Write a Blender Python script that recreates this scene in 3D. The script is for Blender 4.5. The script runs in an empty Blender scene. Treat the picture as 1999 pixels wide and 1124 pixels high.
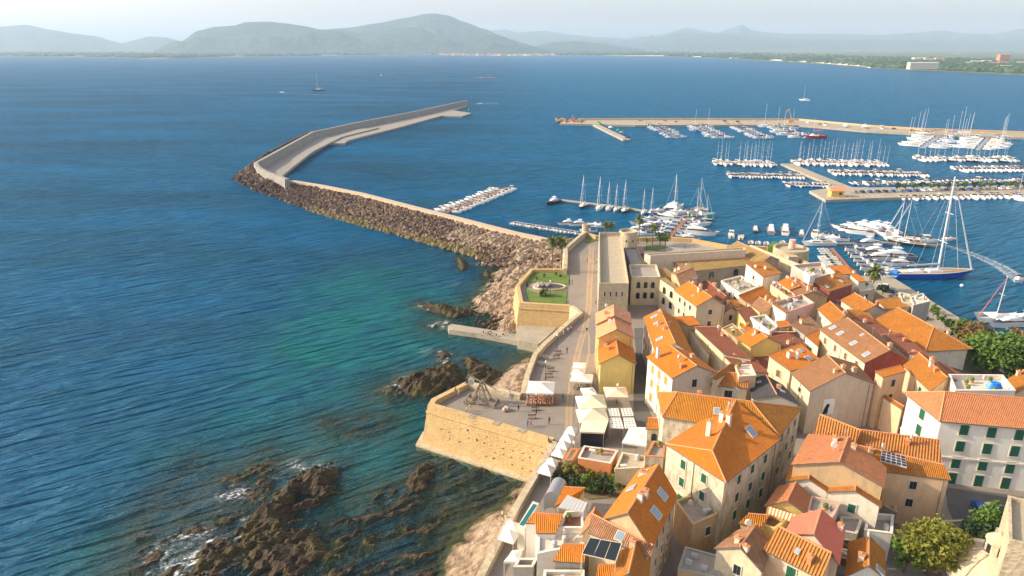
import bpy, bmesh, math, random
import numpy as np
from mathutils import Vector, Matrix, noise
R = math.radians
random.seed(7)
sc = bpy.context.scene
COL = sc.collection
# ---------------------------------------------------------------- camera geometry (survey helper)
F = 1333.0; PT = R(19.5); SP = math.sin(PT); CP = math.cos(PT); H = 80.0
def W(px, py, z=0.0):
    u = (px-999.5)/F; v = (py-562.0)/F
    t = (H-z)/(SP+v*CP)
    return Vector((u*t, t*(CP-v*SP), z))
def WY(px, py, Y):
    u = (px-999.5)/F; v = (py-562.0)/F
    t = Y/(CP-v*SP)
    return Vector((u*t, Y, H-t*(SP+v*CP)))
# ---------------------------------------------------------------- mesh builder
class MB:
    def __init__(s): s.v=[]; s.f=[]; s.m=[]; s.uv=[]
    def face(s, pts, m=0, uv=None):
        n=len(s.v); s.v.extend([tuple(p) for p in pts]); s.f.append(tuple(range(n,n+len(pts)))); s.m.append(m)
        s.uv.append(uv if uv else [(0,0)]*len(pts))
    def box(s, c, d, m=0, rot=0, M=None):
        x,y,z=d[0]/2,d[1]/2,d[2]/2
        P=[Vector(p) for p in ((-x,-y,-z),(x,-y,-z),(x,y,-z),(-x,y,-z),(-x,-y,z),(x,-y,z),(x,y,z),(-x,y,z))]
        cr,sr=math.cos(rot),math.sin(rot)
        if M: P=[M@p for p in P]
        else: P=[Vector((p.x*cr-p.y*sr,p.x*sr+p.y*cr,p.z)) for p in P]
        P=[p+Vector(c) for p in P]
        for q in ((0,3,2,1),(4,5,6,7),(0,1,5,4),(1,2,6,5),(2,3,7,6),(3,0,4,7)):
            s.face([P[i] for i in q],m)
    def prism(s, poly, z0, z1, mt=0, ms=None, off=0):
        ms=mt if ms is None else ms
        n=len(poly)
        s.face([(p[0],p[1],z1) for p in poly],mt)
        for i in range(n):
            a=poly[i]; b=poly[(i+1)%n]
            s.face([(a[0],a[1],z0),(b[0],b[1],z0),(b[0],b[1],z1),(a[0],a[1],z1)],ms)
    def tube(s, p0, p1, r0, r1=None, n=6, m=0, cap=True):
        r1=r0 if r1 is None else r1
        p0=Vector(p0); p1=Vector(p1); d=(p1-p0)
        if d.length<1e-6: return
        q=d.to_track_quat('Z','Y'); A=[];B=[]
        for i in range(n):
            a=2*math.pi*i/n; o=Vector((math.cos(a),math.sin(a),0))
            A.append(p0+q@(o*r0)); B.append(p1+q@(o*r1))
        for i in range(n):
            j=(i+1)%n; s.face([A[i],A[j],B[j],B[i]],m)
        if cap:
            s.face(B,m); s.face(A[::-1],m)
    def lathe(s, c, prof, n=16, m=0):
        c=Vector(c)
        rings=[[c+Vector((r*math.cos(2*math.pi*i/n),r*math.sin(2*math.pi*i/n),z)) for i in range(n)] for r,z in prof]
        for k in range(len(rings)-1):
            for i in range(n):
                j=(i+1)%n; s.face([rings[k][i],rings[k][j],rings[k+1][j],rings[k+1][i]],m)
        s.face(rings[-1],m)
    def add(s, o, M=None, mo=0):
        n=len(s.v)
        s.v.extend([tuple(M@Vector(p)) for p in o.v] if M else o.v)
        s.f.extend([tuple(i+n for i in f) for f in o.f]); s.m.extend([k+mo for k in o.m]); s.uv.extend(o.uv)
    def mesh(s, name, mats, smooth=False, merge=False):
        me=bpy.data.meshes.new(name)
        me.from_pydata(s.v,[],s.f)
        for m in mats: me.materials.append(m)
        me.polygons.foreach_set('material_index', s.m)
        ul=me.uv_layers.new(name='UVMap'); flat=[]
        for q in s.uv:
            for a in q: flat.extend(a)
        ul.data.foreach_set('uv', flat)
        if merge or smooth:
            bm=bmesh.new(); bm.from_mesh(me); bmesh.ops.remove_doubles(bm,verts=bm.verts,dist=1e-4); bm.to_mesh(me); bm.free()
        if smooth: me.polygons.foreach_set('use_smooth',[True]*len(me.polygons))
        me.update(); return me
    def build(s, name, mats, parent=None, smooth=False, loc=None, merge=False):
        if not isinstance(mats,(list,tuple)): mats=[mats]
        o=bpy.data.objects.new(name, s.mesh(name,mats,smooth,merge)); COL.objects.link(o)
        if parent: o.parent=parent
        if loc is not None: o.location=loc
        return o
def tag(o,label=None,cat=None,group=None,kind=None):
    if label: o['label']=label
    if cat: o['category']=cat
    if group: o['group']=group
    if kind: o['kind']=kind
    return o
def empty(name,loc=(0,0,0),rz=0):
    o=bpy.data.objects.new(name,None); COL.objects.link(o); o.location=loc; o.rotation_euler=(0,0,rz); o.empty_display_size=.5
    return o
def link_mesh(name,me,parent=None,loc=(0,0,0),rz=0,sc_=1):
    o=bpy.data.objects.new(name,me); COL.objects.link(o); o.location=loc; o.rotation_euler=(0,0,rz); o.scale=(sc_,)*3 if not hasattr(sc_,'__len__') else sc_
    if parent: o.parent=parent
    return o
def copy_tree(o,parent=None):
    c=o.copy(); COL.objects.link(c); c.parent=parent
    for ch in list(o.children): copy_tree(ch,c)
    return c
# ---------------------------------------------------------------- materials
def newmat(name):
    m=bpy.data.materials.new(name); m.use_nodes=True; nt=m.node_tree
    return m,nt,nt.nodes['Principled BSDF']
def N(nt,t,**kw):
    n=nt.nodes.new(t)
    for k,v in kw.items():
        if k.startswith('i_'):
            key=k[2:]; key=int(key) if key.isdigit() else key.replace('_',' ')
            n.inputs[key].default_value=v
        else: setattr(n,k,v)
    return n
def mixc(nt,fac,a,b,bt='MIX'):
    n=nt.nodes.new('ShaderNodeMix'); n.data_type='RGBA'; n.blend_type=bt
    for s_,v in ((0,fac),(6,a),(7,b)):
        if hasattr(v,'is_linked'): nt.links.new(v,n.inputs[s_])
        elif s_==0: n.inputs[0].default_value=v
        else: n.inputs[s_].default_value=(*v,1) if len(v)==3 else v
    return n.outputs[2]
def math_(nt,op,a,b=None,clamp=False):
    n=nt.nodes.new('ShaderNodeMath'); n.operation=op; n.use_clamp=clamp
    for i,v in enumerate((a,b)):
        if v is None: continue
        if hasattr(v,'is_linked'): nt.links.new(v,n.inputs[i])
        else: n.inputs[i].default_value=v
    return n.outputs[0]
def ramp(nt,fac,pts):
    n=nt.nodes.new('ShaderNodeValToRGB'); nt.links.new(fac,n.inputs[0]); cr=n.color_ramp
    while len(cr.elements)<len(pts): cr.elements.new(.5)
    for e,(p,c) in zip(cr.elements,pts):
        e.position=p; e.color=(*c,1) if hasattr(c,'__len__') else (c,c,c,1)
    return n.outputs[0]
def pos(nt,scale=(1,1,1),rot=(0,0,0)):
    g=N(nt,'ShaderNodeNewGeometry'); mp=N(nt,'ShaderNodeMapping'); nt.links.new(g.outputs['Position'],mp.inputs[0])
    mp.inputs['Rotation'].default_value=rot; m2=N(nt,'ShaderNodeMapping'); m2.inputs['Scale'].default_value=scale; nt.links.new(mp.outputs[0],m2.inputs[0]); return m2.outputs[0]
def noi(nt,vec,scale,detail=4,rough=.6,out=0):
    n=N(nt,'ShaderNodeTexNoise'); nt.links.new(vec,n.inputs['Vector'])
    n.inputs['Scale'].default_value=scale; n.inputs['Detail'].default_value=detail; n.inputs['Roughness'].default_value=rough
    return n.outputs[out]
def bump(nt,h,bs,dist,strength=1,normal=None):
    b=N(nt,'ShaderNodeBump'); nt.links.new(h,b.inputs['Height']); b.inputs['Distance'].default_value=dist; b.inputs['Strength'].default_value=strength
    if normal: nt.links.new(normal,b.inputs['Normal'])
    if bs: nt.links.new(b.outputs[0],bs.inputs['Normal'])
    return b.outputs[0]
def plain(name,c,rough=.6,metal=0,var=.0):
    m,nt,bs=newmat(name); bs.inputs['Base Color'].default_value=(*c,1); bs.inputs['Roughness'].default_value=rough; bs.inputs['Metallic'].default_value=metal
    if var:
        f=noi(nt,pos(nt),.8,4); col=mixc(nt,f,tuple(x*(1-var) for x in c),tuple(min(1,x*(1+var)) for x in c)); nt.links.new(col,bs.inputs['Base Color'])
    return m
def plaster(name,c,dirt=.35,stain=(.28,.22,.15)):
    m,nt,bs=newmat(name); bs.inputs['Roughness'].default_value=.9
    p=pos(nt); a=noi(nt,p,.35,6,.7); b=noi(nt,pos(nt,(.8,.8,.3)),1.0,7,.8)
    col=mixc(nt,ramp(nt,a,[(.35,0.),(.7,1.)]),tuple(x*.86 for x in c),c)
    f=math_(nt,'MULTIPLY',ramp(nt,b,[(.46,0.),(.66,1.)]),min(1,dirt*1.35))
    pt=ramp(nt,noi(nt,p,.55,7,.8),[(.52,0.),(.56,1.)]); col=mixc(nt,math_(nt,'MULTIPLY',pt,dirt*.7),col,tuple(min(.85,x*.72+.1) for x in c))
    col=mixc(nt,f,col,stain); nt.links.new(col,bs.inputs['Base Color'])
    bump(nt,noi(nt,p,6,4),bs,.03,.5); return m
def stone(name,c,c2,scale=.9,blotch=.5):
    m,nt,bs=newmat(name); bs.inputs['Roughness'].default_value=.95
    p=pos(nt); v=N(nt,'ShaderNodeTexVoronoi'); nt.links.new(pos(nt,(1,1,1.6)),v.inputs['Vector']); v.inputs['Scale'].default_value=scale*1.6
    a=noi(nt,p,.25,6,.7)
    col=mixc(nt,ramp(nt,a,[(.35,0.),(.68,1.)]),c2,c)
    hv=N(nt,'ShaderNodeSeparateColor'); nt.links.new(v.outputs['Color'],hv.inputs[0])
    col=mixc(nt,math_(nt,'MULTIPLY',hv.outputs[0],.45),col,tuple(x*.5 for x in c))
    s=noi(nt,pos(nt,(1,1,.2)),.8,5,.7)
    col=mixc(nt,math_(nt,'MULTIPLY',ramp(nt,s,[(.55,0.),(.75,1.)]),blotch),col,(.12,.09,.05))
    nt.links.new(col,bs.inputs['Base Color'])
    h=math_(nt,'ADD',v.outputs['Distance'],noi(nt,p,3,4)); bump(nt,h,bs,.12,.7); return m
def tile(name,c,c2,stripe=.28,depth=.06,stain=.3,pale=None,gap_shade=.0):
    m,nt,bs=newmat(name); bs.inputs['Roughness'].default_value=.85
    uv=N(nt,'ShaderNodeUVMap'); sx=N(nt,'ShaderNodeSeparateXYZ'); nt.links.new(uv.outputs[0],sx.inputs[0])
    su=math_(nt,'SINE',math_(nt,'MULTIPLY',sx.outputs[0],2*math.pi/stripe))
    fu=math_(nt,'FLOOR',math_(nt,'DIVIDE',sx.outputs[0],stripe)); fv=math_(nt,'FLOOR',math_(nt,'DIVIDE',sx.outputs[1],.42))
    cv=N(nt,'ShaderNodeCombineXYZ'); nt.links.new(fu,cv.inputs[0]); nt.links.new(fv,cv.inputs[1])
    wn=N(nt,'ShaderNodeTexWhiteNoise'); nt.links.new(cv.outputs[0],wn.inputs['Vector'])
    p=pos(nt); a=noi(nt,p,.45,7,.75)
    f=math_(nt,'ADD',math_(nt,'MULTIPLY',wn.outputs[0],.5),math_(nt,'MULTIPLY',a,.85))
    col=mixc(nt,ramp(nt,f,[(.3,0.),(.95,1.)]),c,c2)
    l=noi(nt,p,.8,7,.8)
    col=mixc(nt,math_(nt,'MULTIPLY',ramp(nt,l,[(.5,0.),(.66,1.)]),min(1,stain*1.8+.12)),col,(.2,.13,.06))
    col=mixc(nt,math_(nt,'MULTIPLY',ramp(nt,noi(nt,p,.22,3,.5),[(.45,0.),(.6,1.)]),.35),col,c2)
    if pale:
        g=noi(nt,pos(nt),.9,3,.6); col=mixc(nt,math_(nt,'MULTIPLY',ramp(nt,g,[(.5,0.),(.7,1.)]),.5),col,pale)
    if gap_shade:
        col=mixc(nt,math_(nt,'MULTIPLY',ramp(nt,math_(nt,'ADD',math_(nt,'MULTIPLY',su,.5),.5),[(.0,1.),(.45,0.)]),gap_shade),col,tuple(x*.3 for x in c))  # shade in the troughs between tile ribs, mixed into the colour
    nt.links.new(col,bs.inputs['Base Color'])
    rows=math_(nt,'MULTIPLY',math_(nt,'FRACT',math_(nt,'DIVIDE',sx.outputs[1],.42)),-.3)
    bump(nt,math_(nt,'ADD',su,rows),bs,depth,1.0); return m
M={}
M['cream']=plaster('plaster_cream',(.74,.62,.42))
M['ivory']=plaster('plaster_ivory',(.82,.74,.6),.25)
M['white']=plaster('plaster_white',(.84,.79,.7),.12)
M['yellow']=plaster('plaster_yellow',(.80,.6,.2),.12)
M['mustard']=plaster('plaster_mustard',(.8,.48,.14),.12)
M['peach']=plaster('plaster_peach',(.8,.55,.34),.2)
M['pink']=plaster('plaster_pink',(.74,.45,.38),.2)
M['mauve']=plaster('plaster_mauve_shade',(.72,.58,.45),.2)  # wall paint, and the shade tone for gables turned from the sun
M['beige']=plaster('plaster_beige',(.62,.5,.36),.25)
M['redwall']=plaster('plaster_red',(.34,.06,.05),.3)
M['oldwall']=plaster('plaster_old',(.66,.58,.44),.85,(.3,.24,.16))
M['tanwall']=plaster('plaster_tan',(.62,.42,.22),.4)
M['greywall']=plaster('plaster_grey',(.46,.42,.37),.3)
M['stone']=stone('bastion_stone',(.66,.46,.22),(.56,.37,.16),1.7,.35)
M['stonepale']=stone('pale_stone',(.62,.52,.36),(.5,.4,.26),.9,.4)
M['stonedark']=stone('grey_stone',(.4,.35,.27),(.3,.26,.2),.9,.5)
M['concrete']=plaster('sea_concrete',(.33,.31,.28),.6,(.15,.13,.1))
M['walk']=plaster('pale_walk',(.58,.45,.32),.3)
M['orange']=tile('roof_orange',(.74,.235,.005),(.56,.16,.008),stain=.12)
M['orange2']=tile('roof_orange_worn',(.64,.235,.012),(.42,.14,.01),stain=.3,gap_shade=.45)
M['amber']=tile('roof_amber',(.66,.27,.01),(.46,.16,.01),stain=.25,gap_shade=.6)
M['salmon']=tile('roof_salmon',(.64,.25,.09),(.48,.17,.07),stain=.15)
M['salmonpale']=tile('roof_pale_salmon',(.8,.36,.17),(.7,.3,.14),stain=.08,depth=.03)
M['stripe']=tile('roof_striped',(.68,.27,.05),(.44,.15,.03),.42,.09,.2,gap_shade=.7)
M['brown']=tile('roof_brown',(.42,.2,.085),(.3,.13,.05),stain=.35)
M['lichen']=tile('roof_lichen',(.46,.3,.09),(.34,.2,.06),stain=.45,pale=(.45,.36,.16))
M['oldtile']=tile('roof_old_tile',(.5,.24,.11),(.32,.14,.07),stain=.5,pale=(.5,.36,.24),gap_shade=.4)
M['dark']=tile('roof_dark_red_shade',(.3,.09,.035),(.22,.06,.03),stain=.3)  # dark red tile, also painted-in shade for roofs out of the sun
M['rose']=tile('roof_rose',(.72,.19,.12),(.64,.15,.09),stain=.05,depth=.02)
M['slate']=tile('roof_slate',(.07,.065,.075),(.04,.04,.05),.4,.05,.1)
M['ridge']=plain('ridge_tile',(.62,.26,.12),.9,0,.2)
M['gutter']=plain('gutter_metal',(.2,.18,.17),.5,.3)
M['gravel']=plaster('roof_gravel',(.5,.42,.3),.3)
M['terrace']=plaster('roof_terrace',(.4,.36,.32),.4)
M['pale']=plaster('roof_pale',(.72,.66,.56),.2)
M['glass']=plain('window_glass',(.02,.03,.04),.15)
M['skyglass']=plain('skylight_glass',(.25,.33,.42),.12)
M['frame']=plain('window_frame',(.6,.54,.44),.7)
M['green']=plain('shutter_green',(.012,.1,.055),.6)
M['shorange']=plain('shutter_ochre',(.5,.26,.05),.6)
M['shbrown']=plain('shutter_brown',(.2,.11,.06),.6)
M['metal']=plain('grey_metal',(.4,.4,.42),.4,.6)
M['black']=plain('black_iron',(.02,.02,.02),.5)
M['gel']=plain('white_gelcoat',(.8,.8,.8),.25,0,.06)
M['gelc']=plain('cream_deck',(.66,.6,.5),.5,0,.1)
M['navy']=plain('navy_canvas',(.015,.03,.12),.7)
M['bluehull']=plain('blue_hull',(.008,.09,.42),.2)
M['darkhull']=plain('dark_hull',(.02,.025,.04),.25)
M['redhull']=plain('red_hull',(.4,.02,.02),.3)
M['tealhull']=plain('teal_hull',(.1,.5,.45),.3)
M['rubber']=plain('grey_rubber',(.45,.45,.45),.6)
M['teak']=plain('teak_deck',(.36,.22,.11),.7,0,.15)
M['mast']=plain('mast_aluminium',(.75,.75,.77),.35,.2)
M['tint']=plain('tinted_windows',(.02,.025,.035),.1)
M['canvas']=plain('white_canvas',(.76,.72,.66),.8,0,.06)
M['canvasc']=plain('cream_canvas',(.82,.72,.5),.8,0,.06)
M['canvasp']=plain('peach_canvas',(.82,.6,.42),.8,0,.06)
M['wood']=plain('grey_wood',(.26,.2,.15),.8,0,.3)
M['deckwood']=plain('red_brown_decking',(.3,.14,.09),.8,0,.3)
M['skin']=plain('skin',(.5,.28,.18),.6)
M['hair']=plain('hair',(.04,.025,.015),.7)
M['bark']=plain('bark',(.16,.11,.07),.95,0,.4)
M['terra']=plain('terracotta_wall',(.6,.22,.08),.85,0,.2)
M['blue']=plain('blue_paint',(.02,.2,.55),.5)
M['bluetarp']=plain('blue_tarp',(.0,.2,.75),.45,0,.1)
M['redp']=plain('red_paint',(.55,.03,.03),.5)
M['yellowp']=plain('yellow_paint',(.75,.55,.03),.5)
M['craneo']=plain('orange_paint',(.7,.3,.03),.5)
M['greenp']=plain('green_net',(.03,.3,.12),.7)
M['solar']=plain('solar_cells',(.03,.035,.08),.2)
M['mesh']=plain('dark_shade_net',(.008,.02,.03),.8)
def leafmat(name,c1,c2,c3):
    m,nt,bs=newmat(name); bs.inputs['Roughness'].default_value=.7
    a=noi(nt,pos(nt),.9,4,.7); b=noi(nt,pos(nt),6,2)
    col=mixc(nt,ramp(nt,a,[(.35,0.),(.65,1.)]),c1,c2); col=mixc(nt,math_(nt,'MULTIPLY',b,.55),col,c3)
    nt.links.new(col,bs.inputs['Base Color'])
    tr=N(nt,'ShaderNodeBsdfTranslucent'); nt.links.new(col,tr.inputs[0]); mx=N(nt,'ShaderNodeMixShader'); mx.inputs[0].default_value=.25
    nt.links.new(bs.outputs[0],mx.inputs[1]); nt.links.new(tr.outputs[0],mx.inputs[2]); nt.links.new(mx.outputs[0],nt.nodes['Material Output'].inputs[0])
    return m
M['leafyellow']=leafmat('leaves_olive_yellow',(.2,.22,.02),(.32,.26,.03),(.1,.17,.02))
M['leafgreen']=leafmat('leaves_green',(.1,.2,.02),(.17,.26,.03),(.06,.13,.02))
M['leafdark']=leafmat('leaves_dark',(.02,.06,.012),(.05,.09,.015),(.015,.035,.01))
M['leafbrown']=leafmat('leaves_reddish',(.34,.2,.08),(.24,.19,.06),(.16,.13,.04))
M['frond']=leafmat('palm_fronds',(.10,.15,.02),(.16,.18,.03),(.06,.09,.02))
M['frondy']=leafmat('dry_fronds',(.22,.15,.05),(.18,.14,.04),(.12,.1,.03))
# grass, paving, asphalt
def ground(name,c1,c2,sc1,c3=None,b=.05):
    m,nt,bs=newmat(name); bs.inputs['Roughness'].default_value=.95
    p=pos(nt); a=noi(nt,p,sc1,6,.7); col=mixc(nt,ramp(nt,a,[(.35,0.),(.65,1.)]),c1,c2)
    if c3: col=mixc(nt,ramp(nt,noi(nt,p,sc1*6,5,.7),[(.5,0.),(.68,.7)]),col,c3)
    nt.links.new(col,bs.inputs['Base Color']); bump(nt,noi(nt,p,3,5),bs,b,.6); return m
M['grass']=ground('lawn_grass',(.07,.15,.015),(.14,.2,.03),.3,(.12,.12,.04))
def paving():
    m,nt,bs=newmat('stone_paving'); bs.inputs['Roughness'].default_value=.85
    br=N(nt,'ShaderNodeTexBrick'); nt.links.new(pos(nt),br.inputs['Vector']); br.inputs['Scale'].default_value=1.2
    br.inputs['Color1'].default_value=(.31,.26,.22,1); br.inputs['Color2'].default_value=(.25,.21,.18,1); br.inputs['Mortar'].default_value=(.13,.12,.11,1); br.inputs['Mortar Size'].default_value=.03
    a=noi(nt,pos(nt),.15,6,.7)
    col=mixc(nt,math_(nt,'MULTIPLY',ramp(nt,a,[(.35,0.),(.7,1.)]),.5),br.outputs[0],(.34,.29,.24)); nt.links.new(col,bs.inputs['Base Color']); return m
M['paving']=paving()
M['band']=plain('ochre_paving',(.42,.3,.17),.85,0,.25)
M['bandpink']=plain('pinkish_paving',(.33,.25,.2),.85,0,.2)
M['asphalt']=ground('asphalt',(.09,.085,.085),(.13,.12,.11),.3)
M['quay']=ground('quay_stone',(.42,.36,.28),(.32,.28,.22),.2,(.25,.2,.14))
M['soil']=ground('garden_soil',(.14,.1,.05),(.2,.15,.08),.4,(.08,.1,.03))
# ---------------------------------------------------------------- camera, light, world
cd=bpy.data.cameras.new('camera'); cam=bpy.data.objects.new('camera',cd); COL.objects.link(cam); sc.camera=cam
cam.location=(0,0,H); cam.rotation_euler=(R(90)-PT,0,0); cd.sensor_width=36; cd.lens=36*F/1999; cd.clip_start=1; cd.clip_end=60000
SEL=R(27); sdir=Vector((-1,.06,0)).normalized()
sun=bpy.data.lights.new('sun','SUN'); sun.energy=3.5; sun.angle=R(.5); sun.color=(1,.83,.58)
so=bpy.data.objects.new('sun',sun); COL.objects.link(so); tosun=Vector((sdir.x*math.cos(SEL),sdir.y*math.cos(SEL),math.sin(SEL)))
so.rotation_euler=tosun.to_track_quat('Z','Y').to_euler(); so.location=(-200,0,300)
w=bpy.data.worlds.new('World'); sc.world=w; w.use_nodes=True; nt=w.node_tree
sk=nt.nodes.new('ShaderNodeTexSky'); sk.sky_type='NISHITA'; sk.sun_disc=False; sk.sun_elevation=SEL; sk.sun_rotation=math.atan2(tosun.x,tosun.y); sk.altitude=80; sk.dust_density=2.5; sk.air_density=1.0
hs_=nt.nodes.new('ShaderNodeHueSaturation'); hs_.inputs['Saturation'].default_value=.35; nt.links.new(sk.outputs[0],hs_.inputs['Color']); wt=mixc(nt,1.,hs_.outputs[0],(1.,.95,.93),'MULTIPLY'); nt.links.new(wt,nt.nodes['Background'].inputs[0]); nt.nodes['Background'].inputs[1].default_value=.15
sc.view_settings.view_transform='Standard'; sc.view_settings.look='None'; sc.view_settings.exposure=.84; sc.view_settings.gamma=1
sc.render.engine='CYCLES'; sc.cycles.volume_bounces=2
# ---------------------------------------------------------------- haze
hz=MB(); hz.box((0,8800,267),(34000,19800,556))
m,nt,bs=newmat('haze_air'); nt.nodes.remove(bs); pv=N(nt,'ShaderNodeVolumePrincipled'); pv.inputs['Color'].default_value=(.61,.785,1,1); pv.inputs['Density'].default_value=8e-5; pv.inputs['Anisotropy'].default_value=.1
nt.links.new(pv.outputs[0],nt.nodes['Material Output'].inputs['Volume'])
tag(hz.build('haze',m),'pale blue summer haze hanging over the bay','haze',kind='stuff')
# ---------------------------------------------------------------- sea bed and shore (height field)
GX0,GX1,GY0,GY1,GS=-85.,42.,50.,330.,.5
nx=int((GX1-GX0)/GS)+1; ny=int((GY1-GY0)/GS)+1
xs=GX0+np.arange(nx)*GS; ys=GY0+np.arange(ny)*GS
X,Y=np.meshgrid(xs,ys)
def nfield(scale,seed=0,oct_=4,ax=1,ay=1,rot=0,ridged=False):
    c,s=math.cos(rot),math.sin(rot); out=np.zeros_like(X)
    f=noise.hetero_terrain
    XR=(X*c+Y*s)*ax/scale; YR=(-X*s+Y*c)*ay/scale
    for j in range(ny):
        for i in range(nx):
            p=Vector((XR[j,i],YR[j,i],seed))
            out[j,i]= (noise.ridged_multi_fractal(p,1.0,2.0,oct_,1.0,2.0) if ridged else noise.fractal(p,.8,2.0,oct_))
    return out
def polysd(pts):
    P=np.array(pts); n=len(P); d=np.full(X.shape,1e9); ins=np.zeros(X.shape,bool)
    for i in range(n):
        ax,ay=P[i]; bx,by=P[(i+1)%n]; ex,ey=bx-ax,by-ay
        t=np.clip(((X-ax)*ex+(Y-ay)*ey)/(ex*ex+ey*ey+1e-9),0,1)
        d=np.minimum(d,np.hypot(X-ax-t*ex,Y-ay-t*ey))
        c=((ay>Y)!=(by>Y))&(X<(bx-ax)*(Y-ay)/((by-ay)+1e-12)+ax); ins^=c
    return np.where(ins,d,-d)
n1=nfield(9,1); n2=nfield(3,5); rg=nfield(3.2,9,4,.45,1.,R(40),True); rg2=nfield(9,3,4,.4,1.,R(35),True)
n3=nfield(26,12,3); n4=nfield(1.6,21,3,.6,1.,R(40),True)-1.2
rg=(rg-rg.mean())/rg.std()*.45+1.2; rg2=(rg2-rg2.mean())/rg2.std()*.45+1.2; n4=(n4-n4.mean())/n4.std()*.5
# polygon in image survey px (sea level), top height, inner slope, outer slope, edge noise, rockiness, sand?
FE=[
 # big outcrop, lower left
 ([(656,900),(668,952),(640,992),(608,1004),(560,1012),(500,1032),(470,1052),(448,1046),(490,1008),(552,956),(580,920),(610,905)],1.3,.5,.5,1.4,1.7,0),
 ([(470,1052),(540,1020),(610,1008),(616,1044),(628,1074),(560,1140),(350,1140),(384,1070),(440,1050)],.25,.3,.3,1.6,1.6,0),
 ([(260,1040),(300,1000),(400,975),(520,950),(600,930),(560,1010),(470,1060),(380,1150),(240,1150)],-.4,.4,.22,2.5,.9,0),
 ([(396,960),(430,930),(520,905),(590,905),(560,960),(430,990)],-.3,.4,.25,2.,.9,0),
 ([(470,905),(520,880),(545,890),(500,915)],-.8,.4,.25,2.,.9,0),
 ([(300,940),(340,905),(400,900),(330,980),(250,1000)],-1.1,.4,.25,3.,.9,0),
 ([(640,980),(760,950),(880,985),(860,1060),(840,1150),(620,1150),(640,1060)],-.4,.3,.25,3.,1.1,0),
 ([(830,870),(900,890),(1030,930),(960,985),(880,1010),(820,960)],-.6,.3,.3,2.5,.9,0),
 ([(796,960),(800,930),(812,905),(835,902),(844,920),(826,950)],.5,.5,.6,1.,1.4,0),
 ([(912,700),(935,706),(978,733),(955,752),(912,752)],1.5,.7,.8,.8,1.5,0),
 ([(778,750),(800,738),(856,716),(890,718),(906,748),(850,775),(795,768)],1.2,.6,.6,1.2,1.6,0),
 ([(858,688),(880,692),(880,712),(862,714)],.6,.6,.7,.7,1.3,0),
 ([(740,760),(780,740),(800,770),(760,780)],-.3,.4,.3,1.5,1.1,0),
 ([(640,820),(700,812),(760,820),(740,845),(660,850)],-.6,.4,.25,2.5,.9,0),
 ([(820,592),(852,598),(912,606),(952,618),(985,640),(960,655),(930,632),(880,618),(838,606)],.9,.5,.5,.8,1.5,0),
 ([(832,632),(870,626),(930,634),(920,645),(850,640)],-.4,.4,.35,1.2,.9,0),
 # main rocky shore below the bastions
 ([(840,468),(919,494),(962,503),(974,520),(962,540),(950,560),(912,600),(950,616),(965,640),(950,655),(1010,665),(1060,668),(1200,560),(1180,480),(1135,468),(1062,470),(1000,459),(920,441)],2.6,.28,.4,1.6,1.3,1),
 ([(1000,640),(1060,660),(1150,560),(1130,500),(1010,560)],4.0,.3,.4,1.,.5,1),
 ([(895,500),(905,508),(912,524),(902,528),(894,520)],1.2,1.2,1.2,.6,1.1,0),
 ([(948,528),(956,531),(953,540),(946,537)],.8,1.,1.,.4,1.1,0),
 # little beaches
 ([(950,752),(985,722),(1040,690),(1060,760),(1000,790),(930,775)],2.2,.22,.3,.8,.5,1),
 ([(866,1150),(882,1072),(922,1020),(975,990),(1012,958),(1055,925),(1060,1150)],2.4,.25,.3,1.2,.35,1),
]
h=-5.5+n1*.9+n3*1.2; sand=np.zeros_like(h)
for pl,top,si,sl,en,rk,sd_ in FE:
    P=[tuple(W(a,b,0)[:2]) for a,b in pl]
    sd=polysd(P)+n1*en+n2*en*.25
    base=np.where(sd>0,np.minimum(top,sd*si if top>0 else top),np.maximum(sd*sl,-9)+min(0,top))
    if top>0: base=np.where(sd>0,np.minimum(top,sd*si),sd*sl)
    k=np.clip((sd+4)/6,0,1)
    hh=base+(rg-1.2)*.62*rk*k+(rg2-1.2)*.6*rk*k+n2*.2*k+n4*.34*rk*k
    sand=np.where(hh>h,sd_*1.0,sand); h=np.maximum(h,hh)
me=bpy.data.meshes.new('shore')
V=np.stack([X,Y,h],-1).reshape(-1,3)
idx=np.arange(nx*ny).reshape(ny,nx)
Fq=np.stack([idx[:-1,:-1],idx[:-1,1:],idx[1:,1:],idx[1:,:-1]],-1).reshape(-1,4)
me.from_pydata(V.tolist(),[],Fq.tolist()); me.polygons.foreach_set('use_smooth',[False]*len(Fq))
ca=me.attributes.new('sand','FLOAT','POINT'); ca.data.foreach_set('value',sand.reshape(-1).astype(np.float32))
print('SEABED',float(h.min()),float(h.max()),float((h>-1.5).mean()),float((h>0).mean()))
m,nt,bs=newmat('shore_rock'); bs.inputs['Roughness'].default_value=.85
at=N(nt,'ShaderNodeAttribute',attribute_name='sand'); p=pos(nt)
g=N(nt,'ShaderNodeNewGeometry'); sz=N(nt,'ShaderNodeSeparateXYZ'); nt.links.new(g.outputs['Position'],sz.inputs[0])
a=noi(nt,p,.5,6,.7); b=noi(nt,pos(nt,(.4,1,1),(0,0,R(-40))),2.2,6,.7)
rock=mixc(nt,ramp(nt,b,[(.35,0.),(.65,1.)]),(.022,.014,.008),(.15,.098,.05))
alg=math_(nt,'MULTIPLY',ramp(nt,noi(nt,p,.12,4),[(.45,0.),(.6,1.)]),.7)
rock=mixc(nt,alg,rock,(.12,.1,.02))
sandc=mixc(nt,ramp(nt,b,[(.3,0.),(.62,1.)]),(.23,.155,.095),(.43,.32,.22))
sandc=mixc(nt,ramp(nt,a,[(.5,0.),(.75,.5)]),sandc,(.5,.4,.29))
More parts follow.
